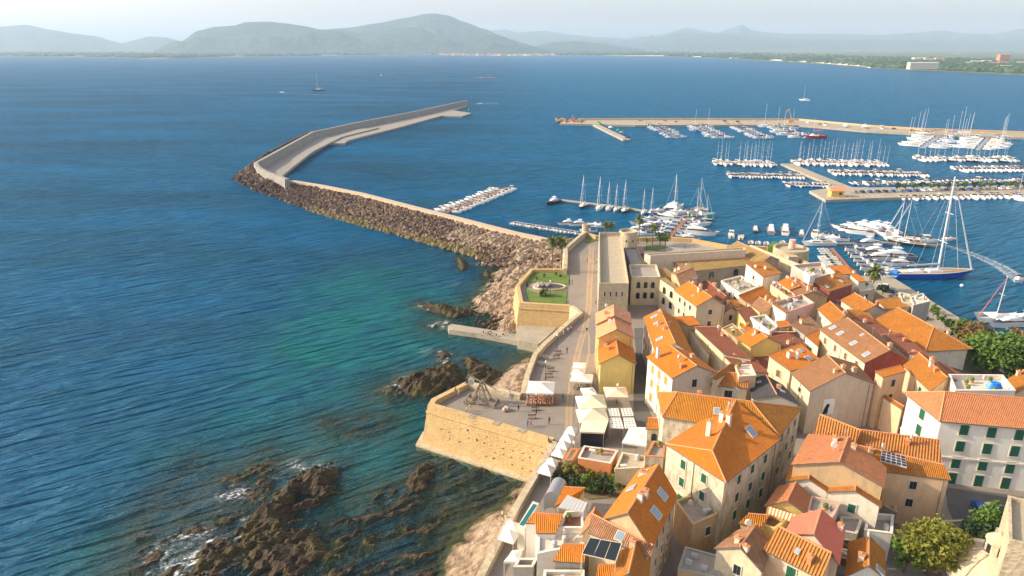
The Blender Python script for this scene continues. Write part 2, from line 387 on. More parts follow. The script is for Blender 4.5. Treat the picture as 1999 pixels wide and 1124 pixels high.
hf=ramp(nt,math_(nt,'ADD',math_(nt,'MULTIPLY',sz.outputs[2],.5),math_(nt,'MULTIPLY',a,.5)),[(.25,0.),(.55,1.)])
col=mixc(nt,math_(nt,'MULTIPLY',at.outputs['Fac'],hf),rock,sandc)
col=mixc(nt,ramp(nt,math_(nt,'MULTIPLY',sz.outputs[2],-.3),[(.05,0.),(.6,.75)]),col,(.15,.13,.05))
nt.links.new(col,bs.inputs['Base Color']); vc=N(nt,'ShaderNodeTexVoronoi',feature='DISTANCE_TO_EDGE'); nt.links.new(pos(nt,(.6,1.4,1),(0,0,R(-40))),vc.inputs['Vector']); vc.inputs['Scale'].default_value=.9
cr=ramp(nt,vc.outputs['Distance'],[(.0,0.),(.12,1.)])
bump(nt,math_(nt,'ADD',math_(nt,'ADD',b,noi(nt,p,5,5)),math_(nt,'MULTIPLY',cr,.7)),bs,.6,1)
bpn=[n for n in nt.nodes if n.type=='BUMP'][-1]; nt.links.new(math_(nt,'SUBTRACT',1.,math_(nt,'MULTIPLY',at.outputs['Fac'],.65)),bpn.inputs['Strength'])
me.materials.append(m); o=bpy.data.objects.new('shore',me); COL.objects.link(o); tag(o,kind='structure')
# ---------------------------------------------------------------- sea
me=bpy.data.meshes.new('sea')
BX0,BX1,BY0,BY1=GX0,GX1,GY0,GY1
xs2=GX0+np.arange(0,nx,2)*GS; ys2=GY0+np.arange(0,ny,2)*GS
hs=h[::2,::2]; X2,Y2=np.meshgrid(xs2,ys2); n1s=n1[::2,::2]; n3s=n3[::2,::2]
clar=.97*np.exp(np.clip(hs+.2,-20,0)*.33)
foam=np.exp(-np.abs(hs-.02)*5.)*(hs<.35)
cmask=np.zeros_like(hs)
for (px_,py_,r_,a_) in [(368,1080,6,1),(385,1060,4,1),(400,1100,4.5,1),(430,968,3.5,.9),(450,965,4,.7),(590,912,5,1),(572,940,3,.8),(612,902,4,.9),(655,905,2,.6),(790,742,6,.9),(770,745,5,.8),(850,690,4,1),(870,700,4,.8),(820,735,4,.5),(860,632,6,.6),(830,598,4,.8),(935,565,4,.7),(900,600,3,.5),(880,552,5,.5),(925,530,4,.4),(480,1030,4,.6),(520,990,3,.5),(690,830,3,.2)]:
    c=W(px_,py_,0); cmask=np.maximum(cmask,a_*np.exp(-((X2-c.x)**2+(Y2-c.y)**2)/(r_*r_)))
foam=np.clip(foam*(.2+cmask*2.)+cmask*(n1s*.5+.2)*.5,0,1)*np.clip(cmask*2+.12,0,1)
teal=np.zeros_like(hs)
for (px_,py_,r_,a_) in [(790,620,26,1),(700,640,24,.9),(640,670,22,.8),(860,590,14,.7),(690,560,24,.6),(600,700,20,.55),(560,740,16,.45),(640,780,16,.6),(760,850,13,1),(700,880,14,1),(720,935,10,1),(620,860,13,.7),(480,880,12,.5),(800,860,9,.8),(180,1080,12,.6),(100,1040,10,.45),(640,910,8,.6),(890,640,14,.8),(880,800,8,.7),(800,700,14,.8),(900,860,7,.6),(520,820,14,.4),(740,760,14,.7),(300,900,12,.35)]:
    c=W(px_,py_,0); teal=np.maximum(teal,a_*np.exp(-((X2-c.x)**2+(Y2-c.y)**2)/(r_*r_)))
edge=np.minimum.reduce([X2-BX0,X2*0+99,Y2-BY0+99,BY1-Y2]); ef=np.clip(edge/18,0,1)
clar*=ef; teal=np.minimum(.8,np.clip(teal*1.25,0,1))*np.clip(.85+n1s*.7,.3,1.3); teal=np.clip(teal,0,1)*ef
ny2,nx2=X2.shape; ii=np.arange(nx2*ny2).reshape(ny2,nx2)
F2=np.stack([ii[:-1,:-1],ii[:-1,1:],ii[1:,1:],ii[1:,:-1]],-1).reshape(-1,4)
V2=np.stack([X2,Y2,X2*0],-1).reshape(-1,3).tolist(); n0=len(V2)
x0,x1=float(xs2[0]),float(xs2[-1]); y0,y1=float(ys2[0]),float(ys2[-1]); BIG=16500
V2+=[(-BIG,-600,0),(BIG,-600,0),(BIG,18000,0),(-BIG,18000,0),(x0,-600,0),(x1,-600,0),(x0,18000,0),(x1,18000,0),(x0,y0,0),(x1,y0,0),(x0,y1,0),(x1,y1,0)]
F2=F2.tolist()+[[n0,n0+4,n0+6,n0+3],[n0+5,n0+1,n0+2,n0+7],[n0+4,n0+5,n0+9,n0+8],[n0+10,n0+11,n0+7,n0+6]]
me.from_pydata(V2,[],F2)
for nm,arr in (('clarity',clar),('foam',foam),('teal',teal)):
    ca=me.attributes.new(nm,'FLOAT','POINT'); ca.data.foreach_set('value',np.concatenate([arr.reshape(-1),np.zeros(12)]).astype(np.float32))
m,nt,bs=newmat('sea_water')
ac=N(nt,'ShaderNodeAttribute',attribute_name='clarity').outputs['Fac']; af=N(nt,'ShaderNodeAttribute',attribute_name='foam').outputs['Fac']; atl=N(nt,'ShaderNodeAttribute',attribute_name='teal').outputs['Fac']
p=pos(nt)
big=noi(nt,pos(nt,(.004,.012,1)),1.,4,.6); med=noi(nt,pos(nt,(.03,.05,1)),1.,4,.6)
g=N(nt,'ShaderNodeNewGeometry'); sp_=N(nt,'ShaderNodeSeparateXYZ'); nt.links.new(g.outputs['Position'],sp_.inputs[0])
# the bay inside the breakwater is bluer than the open sea on the left
side=ramp(nt,math_(nt,'ADD',math_(nt,'MULTIPLY',sp_.outputs[0],.0035),.42),[(.15,0.),(.75,1.)])
deep=mixc(nt,side,(.001,.062,.14),(.0,.125,.26))
deep=mixc(nt,ramp(nt,big,[(.35,0.),(.65,1.)]),deep,(.0,.115,.28))
deep=mixc(nt,math_(nt,'MULTIPLY',ramp(nt,med,[(.35,0.),(.7,1.)]),.35),deep,(.0,.07,.09))
near=ramp(nt,math_(nt,'MULTIPLY',sp_.outputs[1],.0025),[(.2,1.),(.72,0.)])
near=math_(nt,'MULTIPLY',near,ramp(nt,math_(nt,'ADD',math_(nt,'MULTIPLY',sp_.outputs[0],.004),.9),[(.45,0.),(.8,1.)]))
deep=mixc(nt,math_(nt,'MULTIPLY',near,.8),deep,(.0,.062,.088))
col=mixc(nt,math_(nt,'MULTIPLY',atl,math_(nt,'ADD',.5,math_(nt,'MULTIPLY',med,1.1)),True),deep,(.0,.165,.18))
rip=noi(nt,pos(nt,(.16,.75,1),(0,0,R(-31))),1.,4,.6)
r2=noi(nt,pos(nt,(.045,.26,1),(0,0,R(-28))),1.,2,.45)
rip2=math_(nt,'SUBTRACT',1.,math_(nt,'ABSOLUTE',math_(nt,'MULTIPLY',math_(nt,'SUBTRACT',r2,.5),4.)))
rip3=noi(nt,pos(nt,(.5,1.1,1),(0,0,R(-20))),1.,4,.65)
hsum=math_(nt,'ADD',math_(nt,'MULTIPLY',rip2,1.0),math_(nt,'ADD',math_(nt,'MULTIPLY',rip,.9),math_(nt,'MULTIPLY',rip3,.35)))
nrm=bump(nt,hsum,None,2.2,1.)
fm=math_(nt,'MULTIPLY',af,ramp(nt,noi(nt,p,1.1,6,.75),[(.38,0.),(.62,1.6)]),True)
col=mixc(nt,fm,col,(.8,.82,.82))
df=N(nt,'ShaderNodeBsdfDiffuse'); nt.links.new(col,df.inputs[0]); nt.links.new(nrm,df.inputs['Normal'])
tp=N(nt,'ShaderNodeBsdfTransparent'); tp.inputs[0].default_value=(.75,.9,.75,1)
mx=N(nt,'ShaderNodeMixShader'); nt.links.new(math_(nt,'MULTIPLY',ac,math_(nt,'SUBTRACT',1.,fm),True),mx.inputs[0]); nt.links.new(df.outputs[0],mx.inputs[1]); nt.links.new(tp.outputs[0],mx.inputs[2])
gl=N(nt,'ShaderNodeBsdfGlossy'); gl.inputs['Roughness'].default_value=.16; nt.links.new(nrm,gl.inputs['Normal']); gl.inputs[0].default_value=(.66,.84,1,1)
fr=N(nt,'ShaderNodeFresnel'); fr.inputs[0].default_value=1.33; nt.links.new(nrm,fr.inputs['Normal'])
mx2=N(nt,'ShaderNodeMixShader'); nt.links.new(math_(nt,'MULTIPLY',math_(nt,'MULTIPLY',fr.outputs[0],.56),math_(nt,'SUBTRACT',1.,fm),True),mx2.inputs[0]); nt.links.new(mx.outputs[0],mx2.inputs[1]); nt.links.new(gl.outputs[0],mx2.inputs[2])
nt.links.new(mx2.outputs[0],nt.nodes['Material Output'].inputs[0]); nt.nodes.remove(bs)
me.materials.append(m); o=bpy.data.objects.new('sea',me); COL.objects.link(o); tag(o,kind='structure')
SEAMAT=m
# deep sea floor so that the clear water has a bottom everywhere
fl=MB(); fl.face([(-600,-500,-9.5),(600,-500,-9.5),(600,900,-9.5),(-600,900,-9.5)]); tag(fl.build('sea_floor',plain('sea_floor_sand',(.05,.08,.07))),kind='structure')
# wakes: foam strips lying on the water
wm,nt,bs=newmat('wake_foam'); bs.inputs['Base Color'].default_value=(.7,.76,.8,1); bs.inputs['Roughness'].default_value=.6
uvn=N(nt,'ShaderNodeUVMap'); sx=N(nt,'ShaderNodeSeparateXYZ'); nt.links.new(uvn.outputs[0],sx.inputs[0])
al=math_(nt,'MULTIPLY',math_(nt,'MULTIPLY',sx.outputs[1],ramp(nt,noi(nt,pos(nt),.7,6,.8),[(.4,.05),(.62,1.)])),.75,True); nt.links.new(al,bs.inputs['Alpha'])
def wake(pts,label):
    b=MB(); P=[(W(x,y,.03),w_,a_) for x,y,w_,a_ in pts]
    for i in range(len(P)-1):
        (a,wa,fa),(c,wc,fc)=P[i],P[i+1]; t=(c-a).normalized(); n=Vector((-t.y,t.x,0))
        for s0,s1,e0,e1 in ((-1,-.6,0,1),(-.6,0,1,.45),(0,.6,.45,1),(.6,1,1,0)):
            b.face([a+n*wa*s0,a+n*wa*s1,c+n*wc*s1,c+n*wc*s0],0,[(0,e0*fa),(0,e1*fa),(0,e1*fc),(0,e0*fc)])
    tag(b.build('wake',wm),label,'wake',kind='stuff')
# ---------------------------------------------------------------- far coast
def forest(name,c1,c2,c3,sc1):
    m,nt,bs=newmat(name); bs.inputs['Roughness'].default_value=1
    p=pos(nt); a=noi(nt,p,sc1,7,.7); b=noi(nt,p,sc1*8,5,.7)
    col=mixc(nt,ramp(nt,a,[(.38,0.),(.62,1.)]),c1,c2); col=mixc(nt,ramp(nt,b,[(.5,0.),(.66,.8)]),col,c3)
    nt.links.new(col,bs.inputs['Base Color']); bump(nt,math_(nt,'ADD',a,b),bs,40,.7); return m
FM=forest('macchia_hillside',(.012,.045,.025),(.04,.085,.035),(.11,.11,.06),.0022)
LM=forest('coastal_plain',(.04,.085,.02),(.13,.17,.05),(.28,.24,.13),.0035)
shore_px=[(-400,107),(-150,108),(0,110),(150,111.5),(262,113),(285,115.5),(310,115),(420,111.5),(620,109.5),(760,107.5),(840,107),(900,109),(1000,109.5),(1100,108.5),(1200,109.5),(1300,110.5),(1400,113.5),(1500,119),(1600,125),(1680,131.5),(1760,136.5),(1850,140.5),(1999,147),(2200,156),(2500,170)]
SH=[W(a,b,0) for a,b in shore_px]
b=MB(); prev=None
rows=[(0,-.5),(25,1.2),(60,3.),(400,5),(2500,10),(6000,14),(11500,20)]
for q in SH:
    rr=[]
    for d,z in rows:
        dirv=Vector((q.x,q.y,0)).normalized()
        rr.append(q+dirv*d+Vector((0,0,z)))
    if prev:
        for k in range(len(rr)-1):
            b.face([prev[k],rr[k],rr[k+1],prev[k+1]],0)
    prev=rr
tag(b.build('coastal_plain',LM,smooth=True),kind='structure')
# beach ribbon
b=MB(); prev=None
for x,y in [(1010,109.0),(1100,108.3),(1200,109.2),(1300,110.2),(1400,113.1),(1500,118.6),(1560,122),(1600,124.6),(1640,128),(1680,131.2),(1700,132.6)]:
    q=W(x,y,0); dv=Vector((q.x,q.y,0)).normalized(); wd=130 if 1250<x<1690 else 70
    r_=(q-dv*8+Vector((0,0,.2)),q+dv*wd+Vector((0,0,wd*.062)))
    if prev: b.face([prev[0],r_[0],r_[1],prev[1]],0)
    prev=r_
tag(b.build('beach',plain('beach_sand',(.8,.7,.55),.9,0,.1)),kind='structure')
def ridge(name,sil,Y,depth,back=1500,base=8,amp=40,mat=FM,seed=0):
    pts=[]
    for i in range(len(sil)-1):
        a,c=sil[i],sil[i+1]; n=max(2,int(abs(c[0]-a[0])/3))
        for k in range(n):
            f=k/n; f2=f*f*(3-2*f)*.4+f*.6; pts.append((a[0]+(c[0]-a[0])*f,a[1]+(c[1]-a[1])*f2))
    pts.append(sil[-1]); NR=26; V=[];Fc=[]
    for px_,py_ in pts:
        q=WY(px_,py_,Y); zr=q.z
        for r in range(NR):
            s=(r-6)/(NR-7) if r>=6 else -(6-r)/6
            if s<0: y=Y-s*back; z=base+(zr-base)*(1+s)**1.2
            else: y=Y-s*depth; z=base-12+(zr-base+12)*(1-s)**1.35
            nn=noise.fractal(Vector((q.x/900+seed,y/900,seed)),.9,2.0,5)
            k=max(0,min(1,abs(s)*2.2))*(1-max(0,s))**.6*min(1,(zr-base)/120.)
            z+=nn*amp*k*3.4 + noise.ridged_multi_fractal(Vector((q.x/500+seed,y/1400,3)),1,2,4,1,2)*amp*.7*k
            V.append((q.x*(y/Y),y,z))
    for i in range(len(pts)-1):
        for r in range(NR-1):
            a=i*NR+r; Fc.append((a,a+1,a+NR+1,a+NR))
    me=bpy.data.meshes.new(name); me.from_pydata(V,[],Fc); me.polygons.foreach_set('use_smooth',[True]*len(Fc)); me.materials.append(mat)
    o=bpy.data.objects.new(name,me); COL.objects.link(o); tag(o,kind='structure'); return o
ridge('far_hills',[(-500,75),(-300,60),(-120,52),(-40,52),(0,52),(50,48),(100,58),(150,66),(185,70),(220,80),(238,84),(262,78),(290,71),(320,72),(355,80),(380,92)],12500,2500,seed=1)
ridge('far_hills',[(900,80),(950,60),(985,57),(1010,63),(1060,60),(1120,68),(1180,74),(1230,75),(1290,68),(1340,54),(1400,64),(1425,55),(1448,48),(1470,59),(1500,63),(1540,66),(1640,66),(1720,68),(1760,66),(1840,59),(1880,65),(1940,66),(2000,55),(2100,60),(2300,70),(2500,66)],16000,3500,amp=60,seed=3)
ridge('far_hills',[(1010,92),(1100,78),(1150,76),(1200,80),(1280,72),(1330,64),(1400,66),(1480,70),(1560,76),(1700,78),(1850,80),(2000,76),(2200,80),(2400,84)],13500,2500,amp=40,seed=8)
ridge('hills',[(300,98),(355,80),(385,60),(420,52),(455,50),(480,43),(525,42),(555,45),(590,50),(625,57),(680,60),(760,80),(860,98)],8600,1600,seed=4,amp=45)
ridge('mountain',[(560,92),(620,58),(680,54),(730,46),(790,35),(830,27),(850,26),(875,30),(905,42),(945,56),(985,72),(1010,88),(1040,97)],9800,2200,seed=5,amp=55)
ridge('hills',[(600,92),(680,75),(740,63),(790,52),(820,55),(850,66),(900,70),(960,66),(995,76),(1020,84),(1060,95)],8300,1400,seed=6,amp=35)
ridge('hills',[(1020,97),(1080,82),(1120,80),(1170,84),(1220,92),(1260,96)],9500,1200,seed=9,amp=20)
# woods on the coastal plain
b=MB(); ico=[]
bmv=bmesh.new(); bmesh.ops.create_icosphere(bmv,subdivisions=1,radius=1); iv=[v.co.copy() for v in bmv.verts]; iff=[[v.index for v in f.verts] for f in bmv.faces]; bmv.free()
rnd=random.Random(3)
def shoreY(px_):
    for i in range(len(shore_px)-1):
        a,c=shore_px[i],shore_px[i+1]
        if a[0]<=px_<=c[0]: return a[1]+(c[1]-a[1])*(px_-a[0])/(c[0]-a[0])
    return 110
VV=[];FF=[]
for i in range(11000):
    px_=rnd.uniform(-60,2060) if i%5 else rnd.uniform(1690,2060); sy=shoreY(px_); q=W(px_,sy,0); dist=q.length
    dd=90+(rnd.random()**1.8)*min(3500,dist*.75)
    if 1000<px_<1690 and dd<110: dd+=80
    dv=Vector((q.x,q.y,0)).normalized(); c=q+dv*dd
    if noise.noise(Vector((c.x/260,c.y/420,2)))<-.12 and not (px_>1690 and dd<700): continue
    if 855<px_<1085 and dd<900: continue
    s=rnd.uniform(5,10)*(1+dist/7000); n=len(VV); e=Vector((s*rnd.uniform(1.,2.2),s*rnd.uniform(.8,1.5),s*rnd.uniform(.6,1)))
    for v in iv:
        k=rnd.uniform(.75,1.2); VV.append((c.x+v.x*e.x*k,c.y+v.y*e.y*k,4+e.z*.5+v.z*e.z*k))
    FF.extend([[j+n for j in f] for f in iff])
me=bpy.data.meshes.new('distant_woods'); me.from_pydata(VV,[],FF); me.materials.append(leafmat('woodland_canopy',(.03,.085,.02),(.09,.15,.03),(.05,.09,.02)))
# larger noise scale for far canopy
o=bpy.data.objects.new('distant_woods',me); COL.objects.link(o); tag(o,'dark green pine woods covering the flat coast across the bay','woods',kind='stuff')
# far small buildings
def farhouse(px_,py_,wd,dp,ht,wc,rc,label,cat='house',group=None,rot=0):
    hz_=1.2 if cat=='hut' else 3 if py_>104 and px_<1100 else 7.5; c=W(px_,py_,hz_+.5); root=empty('far_house',(c.x,c.y,hz_ if cat!='hut' else 1.5),rot)
    b=MB(); b.box((0,0,ht/2),(wd,dp,ht)); nst=max(1,int(ht/4))
    b.build('wall',M[wc],root)
    r=MB(); x,y=wd/2+.6,dp/2+.6
    r.face([(-x,-y,ht+.05),(x,-y,ht+.05),(x,0,ht+2.2),(-x,0,ht+2.2)]); r.face([(x,y,ht+.05),(-x,y,ht+.05),(-x,0,ht+2.2),(x,0,ht+2.2)])
    r.face([(x,-y,ht+.05),(x,y,ht+.05),(x,0,ht+2.2)]); r.face([(-x,y,ht+.05),(-x,-y,ht+.05),(-x,0,ht+2.2)]); r.face([(-x,-y,ht),(-x,y,ht),(x,y,ht),(x,-y,ht)])
    r.build('roof',M[rc],root)
    wn=MB()
    for s in range(nst):
        wn.box((1.5,-dp/2-.05,1.8),(1.4,.15,1.2)) if s==0 else None
    if wn.v and cat=='hut': wn.build('window',M['glass'],root)
    tag(root,label,cat,group); return root
rnd=random.Random(11)
for i in range(30):
    t=i/29; px_=862+t*215+rnd.uniform(-3,3); py_=shoreY(px_)-rnd.uniform(.3,1.1)
    farhouse(px_,py_,rnd.choice([24,34,50,30]),18,rnd.choice([11,14,18]),rnd.choice(['peach','white','ivory','pink']),rnd.choice(['salmon','orange','pale']),'small pale or peach house of the village on the far shore below the mountain','house','houses of the village across the bay',rnd.uniform(-.4,.4))
for px_,py_,wd,dp,ht,wc,rc,lb in [
 (1800,134.5,95,22,20,'cream','pale','long cream building on the far right shore, standing in front of the dark pines'),
 (1793,119.5,60,25,17,'white','pale','white villa of the cluster above the pines on the right, westernmost one'),
 (1812,120.5,40,20,16,'white','salmon','white villa with reddish roof in the middle of the cluster above the pines'),
 (1832,119.5,44,20,16,'ivory','salmon','ivory villa with reddish roof at the right end of the cluster above the pines'),
 (1956,121,46,26,34,'terra','salmon','tall orange-red block standing over the houses at the far right shore'),
 (1957,127,34,18,13,'peach','salmon','peach house in front of the tall orange-red block'),
 (1938,129,34,18,13,'peach','salmon','peach house left of and below the tall orange-red block'),
 (1962,133.5,60,12,9,'greywall','pale','low grey shed below the tall orange-red block'),
 (1988,136,44,12,8,'cream','pale','low cream shed at the right edge of the far shore'),
 (1905,123,44,14,9,'white','pale','low white building right of the villas across the bay'),
 (1925,122.5,40,14,10,'white','pale','white house left of the tall orange-red block'),
 (1882,124.5,56,10,6,'pale','pale','long low white wall building between pines and tall block'),
 (1868,105,30,16,7,'white','pale','isolated white farmhouse on the plain behind the right pines'),
 (1885,105.5,28,16,7,'pink','salmon','isolated pinkish farmhouse on the plain behind the right pines'),
 (1727,100,30,16,7,'white','pale','distant white farmhouse far out on the plain, left one'),
 (1734,99.5,26,16,7,'ivory','pale','distant ivory farmhouse far out on the plain, beside the white one'),
 (1355,103.5,70,30,12,'mauve','pale','wide low pinkish building behind the long beach'),
 (1398,109.5,18,14,7,'white','pale','small white kiosk house at the edge of the long beach'),
 (1428,90,26,26,26,'white','pale','lone white tower building rising from the distant plain'),
 (1976,97,50,20,10,'white','pale','white farm building high on the far right plain'),
 (1990,125,30,14,8,'ivory','pale','ivory house at the right edge near the tall orange-red block'),
 (1972,121,22,14,8,'mauve','pale','mauve house right of the tall orange-red block')]:
    farhouse(px_,py_,wd,dp,ht,wc,rc,lb)
# ---------------------------------------------------------------- breakwater
def strip_prism(b,pts,z0,z1,m=0,ms=None): b.prism([(p[0],p[1]) for p in pts],z0,z1,m,ms)
def path_wall(b,P,w0,z0,z1,m=0,batter=0):
    for i in range(len(P)-1):
        a,c=Vector(P[i][:2]),Vector(P[i+1][:2]); t=(c-a).normalized(); n=Vector((-t.y,t.x))
        def nn(k):
            if k==0 or k==len(P)-1:
                t2=(Vector(P[min(k+1,len(P)-1)][:2])-Vector(P[max(k-1,0)][:2])).normalized(); return Vector((-t2.y,t2.x))
            t1=(Vector(P[k][:2])-Vector(P[k-1][:2])).normalized(); t2=(Vector(P[k+1][:2])-Vector(P[k][:2])).normalized()
            s=(t1+t2).normalized(); q=Vector((-s.y,s.x)); return q/max(.5,q.dot(Vector((-t1.y,t1.x))))
        na,nc=nn(i)*w0/2,nn(i+1)*w0/2
        A=[(a+na),(a-na),(c-nc),(c+nc)]
        b.face([(A[0].x,A[0].y,z1),(A[1].x,A[1].y,z1),(A[2].x,A[2].y,z1),(A[3].x,A[3].y,z1)],m)
        ba=na*(1+batter*2/w0); bc=nc*(1+batter*2/w0)
        B=[(a+ba),(a-ba),(c-bc),(c+bc)]
        b.face([(B[1].x,B[1].y,z0),(B[2].x,B[2].y,z0),(A[2].x,A[2].y,z1),(A[1].x,A[1].y,z1)],m)
        b.face([(B[3].x,B[3].y,z0),(B[0].x,B[0].y,z0),(A[0].x,A[0].y,z1),(A[3].x,A[3].y,z1)],m)
        if i==0: b.face([(B[0].x,B[0].y,z0),(B[1].x,B[1].y,z0),(A[1].x,A[1].y,z1),(A[0].x,A[0].y,z1)],m)
        if i==len(P)-2: b.face([(B[2].x,B[2].y,z0),(B[3].x,B[3].y,z0),(A[3].x,A[3].y,z1),(A[2].x,A[2].y,z1)],m)
bw=empty('breakwater',tuple(W(700,390,0)))
base=bw.location.copy()
def loc(mb):
    mb.v=[(x-base.x,y-base.y,z-base.z) for x,y,z in mb.v]; return mb
b=MB(); CR=[W(x,y,3) for x,y in [(1062,468),(1000,455),(930,437),(880,424),(800,404),(700,378),(620,362),(566,353.5)]]
path_wall(b,CR,7,-3,3,0); loc(b).build('walkway',M['walk'],bw)
b=MB(); CR2=[p+Vector((-1.1,-2.6,0)) for p in CR]; path_wall(b,CR2,1.2,2,4.1,0); loc(b).build('parapet',M['walk'],bw)
b=MB(); BW=[W(x,y,7.6) for x,y in [(560,349),(545,343),(522,335),(505,326),(499,317),(525,303),(560,284),(610,257),(700,238),(800,219),(912,195.5)]]
path_wall(b,BW,2.4,0,7.6,0,.6); loc(b).build('sea_wall',M['concrete'],bw)
b=MB(); Q=[W(x,y,1.8) for x,y in [(560,356),(549,350),(550,344),(560,335),(602,302),(640,279.5),(672,279.5),(679,274),(700,268),(780,248),(862,225.5),(902,226.5),(920,220.5),(884,215),(912,207),(912,198),(800,222),(700,241),(612,260),(560,288),(525,307),(503,322),(507,332),(525,342),(545,349)]]
b.prism([(p.x,p.y) for p in Q],-3,1.8); loc(b).build('inner_quay',M['concrete'],bw)
b=MB(); Q=[W(x,y,2.3) for x,y in [(568,330),(612,296),(668,268),(740,250),(700,253),(640,272),(600,292),(570,312)]]
b.prism([(p.x,p.y) for p in Q],1.7,2.9); loc(b).build('ledge',M['concrete'],bw)
tag(bw,'long pale concrete breakwater with high sea wall bending out into the bay','breakwater')
# boulders
rockmats=[]
for nm,c1,c2 in (('boulder_brown',(.15,.09,.06),(.07,.042,.03)),('boulder_tan',(.36,.25,.15),(.2,.135,.08)),('boulder_pink',(.34,.22,.17),(.2,.13,.1)),('boulder_olive',(.26,.2,.05),(.15,.12,.04))):
    m,nt,bs=newmat(nm); bs.inputs['Roughness'].default_value=.95; oi=N(nt,'ShaderNodeObjectInfo')
    f=math_(nt,'ADD',math_(nt,'MULTIPLY',oi.outputs['Random'],.5),noi(nt,pos(nt),.7,4)); nt.links.new(mixc(nt,ramp(nt,f,[(.4,0.),(.9,1.)]),c1,c2),bs.inputs['Base Color']); rockmats.append(m)
def rockmesh(seed):
    r=random.Random(seed); bm=bmesh.new(); bmesh.ops.create_icosphere(bm,subdivisions=2,radius=1)
    pl=[(Vector((r.uniform(-1,1),r.uniform(-1,1),r.uniform(-1,1))).normalized(),r.uniform(.55,.85)) for _ in range(9)]
    for v in bm.verts:
        for n,d in pl:
            k=v.co.dot(n)-d
            if k>0: v.co-=n*k
        v.co*=1+.06*noise.noise(v.co*2+Vector((seed,0,0)))
    return bm
RM=[]
for s in range(8):
    bm=rockmesh(s); me=bpy.data.meshes.new('boulder'); bm.to_mesh(me); me.materials.append(rockmats[0]); RM.append(([v.co.copy() for v in bm.verts],[[v.index for v in f.verts] for f in bm.faces],me)); bm.free()
sm=[bpy.data.meshes.new('boulder') for _ in range(0)]
rnd=random.Random(5); spots=[]
top_px=[(1062,474),(1000,462),(930,444),(880,430),(800,411),(700,385),(620,369),(566,360),(545,352),(520,342),(500,330),(494,318),(520,300),(560,280),(610,255)]
bot_px=[(1085,500),(1010,506),(950,505),(905,492),(815,468),(690,434),(605,410),(540,386),(500,372),(472,360),(456,348),(470,338),(512,306),(552,284),(604,258)]
TP=[W(x,y,2.6 if i<8 else 4.5) for i,(x,y) in enumerate(top_px)]; BP=[W(x,y,0) for x,y in bot_px]
b=MB()
for i in range(len(TP)-1):
    b.face([TP[i],TP[i+1],BP[i+1]+Vector((0,0,-2.0)),BP[i]+Vector((0,0,-2.0))])
b.build('boulder_bed',rockmats[0]); tag(bpy.data.objects['boulder_bed'],kind='structure')
for i in range(len(TP)-1):
    L=(TP[i+1]-TP[i]).length; Wd=(BP[i]-TP[i]).length; n=int(L*Wd/ (1.45 if i<8 else 2.3))
    for k in range(n):
        f=rnd.random(); g_=rnd.uniform(-.04,1.06); a=TP[i].lerp(TP[i+1],f); c=BP[i].lerp(BP[i+1],f)
        q=a.lerp(c,g_); q.z=max(-.5,a.z*(1-g_)+.1); spots.append((q,rnd.uniform(.42,1.15)*(1+.2*(g_>.7)),g_,i))
# loose stones on the landward rubble field
for k in range(520):
    px_=rnd.uniform(930,1110); py_=rnd.uniform(462,520)
    if py_<462+(px_-930)*.05: continue
    spots.append((W(px_,py_,2.4),rnd.uniform(.4,.95),.3,0))
for k in range(110):
    q=W(rnd.uniform(940,1005),rnd.uniform(560,655),2.0); spots.append((q,rnd.uniform(.12,.42),.4,-1))
spots.sort(key=lambda s:(s[0].length+ s[1]*-60))
def rmat(g_,i,r):
    if i==-1: return 1 if r<.6 else 2
    if g_>.86 and i<6: return 3 if r<.7 else 1
    if i<=2: return 2 if r<.4 else (1 if r<.75 else 0)
    if i<=5: return 0 if r<.5 else (1 if r<.75 else 2)
    return 0 if r<.85 else 2
mvar={}
def rme(k,mi):
    if (k,mi) not in mvar:
        me=RM[k][2].copy(); me.materials[0]=rockmats[mi]; mvar[(k,mi)]=me
    return mvar[(k,mi)]
VV=[];FF=[];MM=[]
for j,(q,s,g_,i) in enumerate(spots):
    k=rnd.randrange(8); mi=rmat(g_,i,rnd.random()); eu=(rnd.uniform(0,6),rnd.uniform(0,6),rnd.uniform(0,6)); scl=(s*rnd.uniform(.8,1.3),s*rnd.uniform(.8,1.2),s*rnd.uniform(.6,1))
    if j<290:
        o=link_mesh('boulder',rme(k,mi),None,q,0,scl); o.rotation_euler=eu
        tag(o,'rough brown or tan boulder heaped with others along the breakwater and shore','boulder','boulders heaped along the breakwater')
    else:
        Mx=Matrix.Translation(q)@(Matrix.Rotation(eu[0],4,'X')@Matrix.Rotation(eu[1],4,'Y')@Matrix.Rotation(eu[2],4,'Z'))@Matrix.Diagonal((*scl,1))
        n=len(VV); VV.extend([tuple(Mx@v) for v in RM[k][0]]); FF.extend([[a+n for a in f] for f in RM[k][1]]); MM.extend([mi]*len(RM[k][1]))
me=bpy.data.meshes.new('boulder_heap'); me.from_pydata(VV,[],FF)
for m in rockmats: me.materials.append(m)
me.polygons.foreach_set('material_index',MM); o=bpy.data.objects.new('boulder_heap',me); COL.objects.link(o)
tag(o,'mass of smaller dark and tan boulders armouring the breakwater','boulders',kind='stuff')
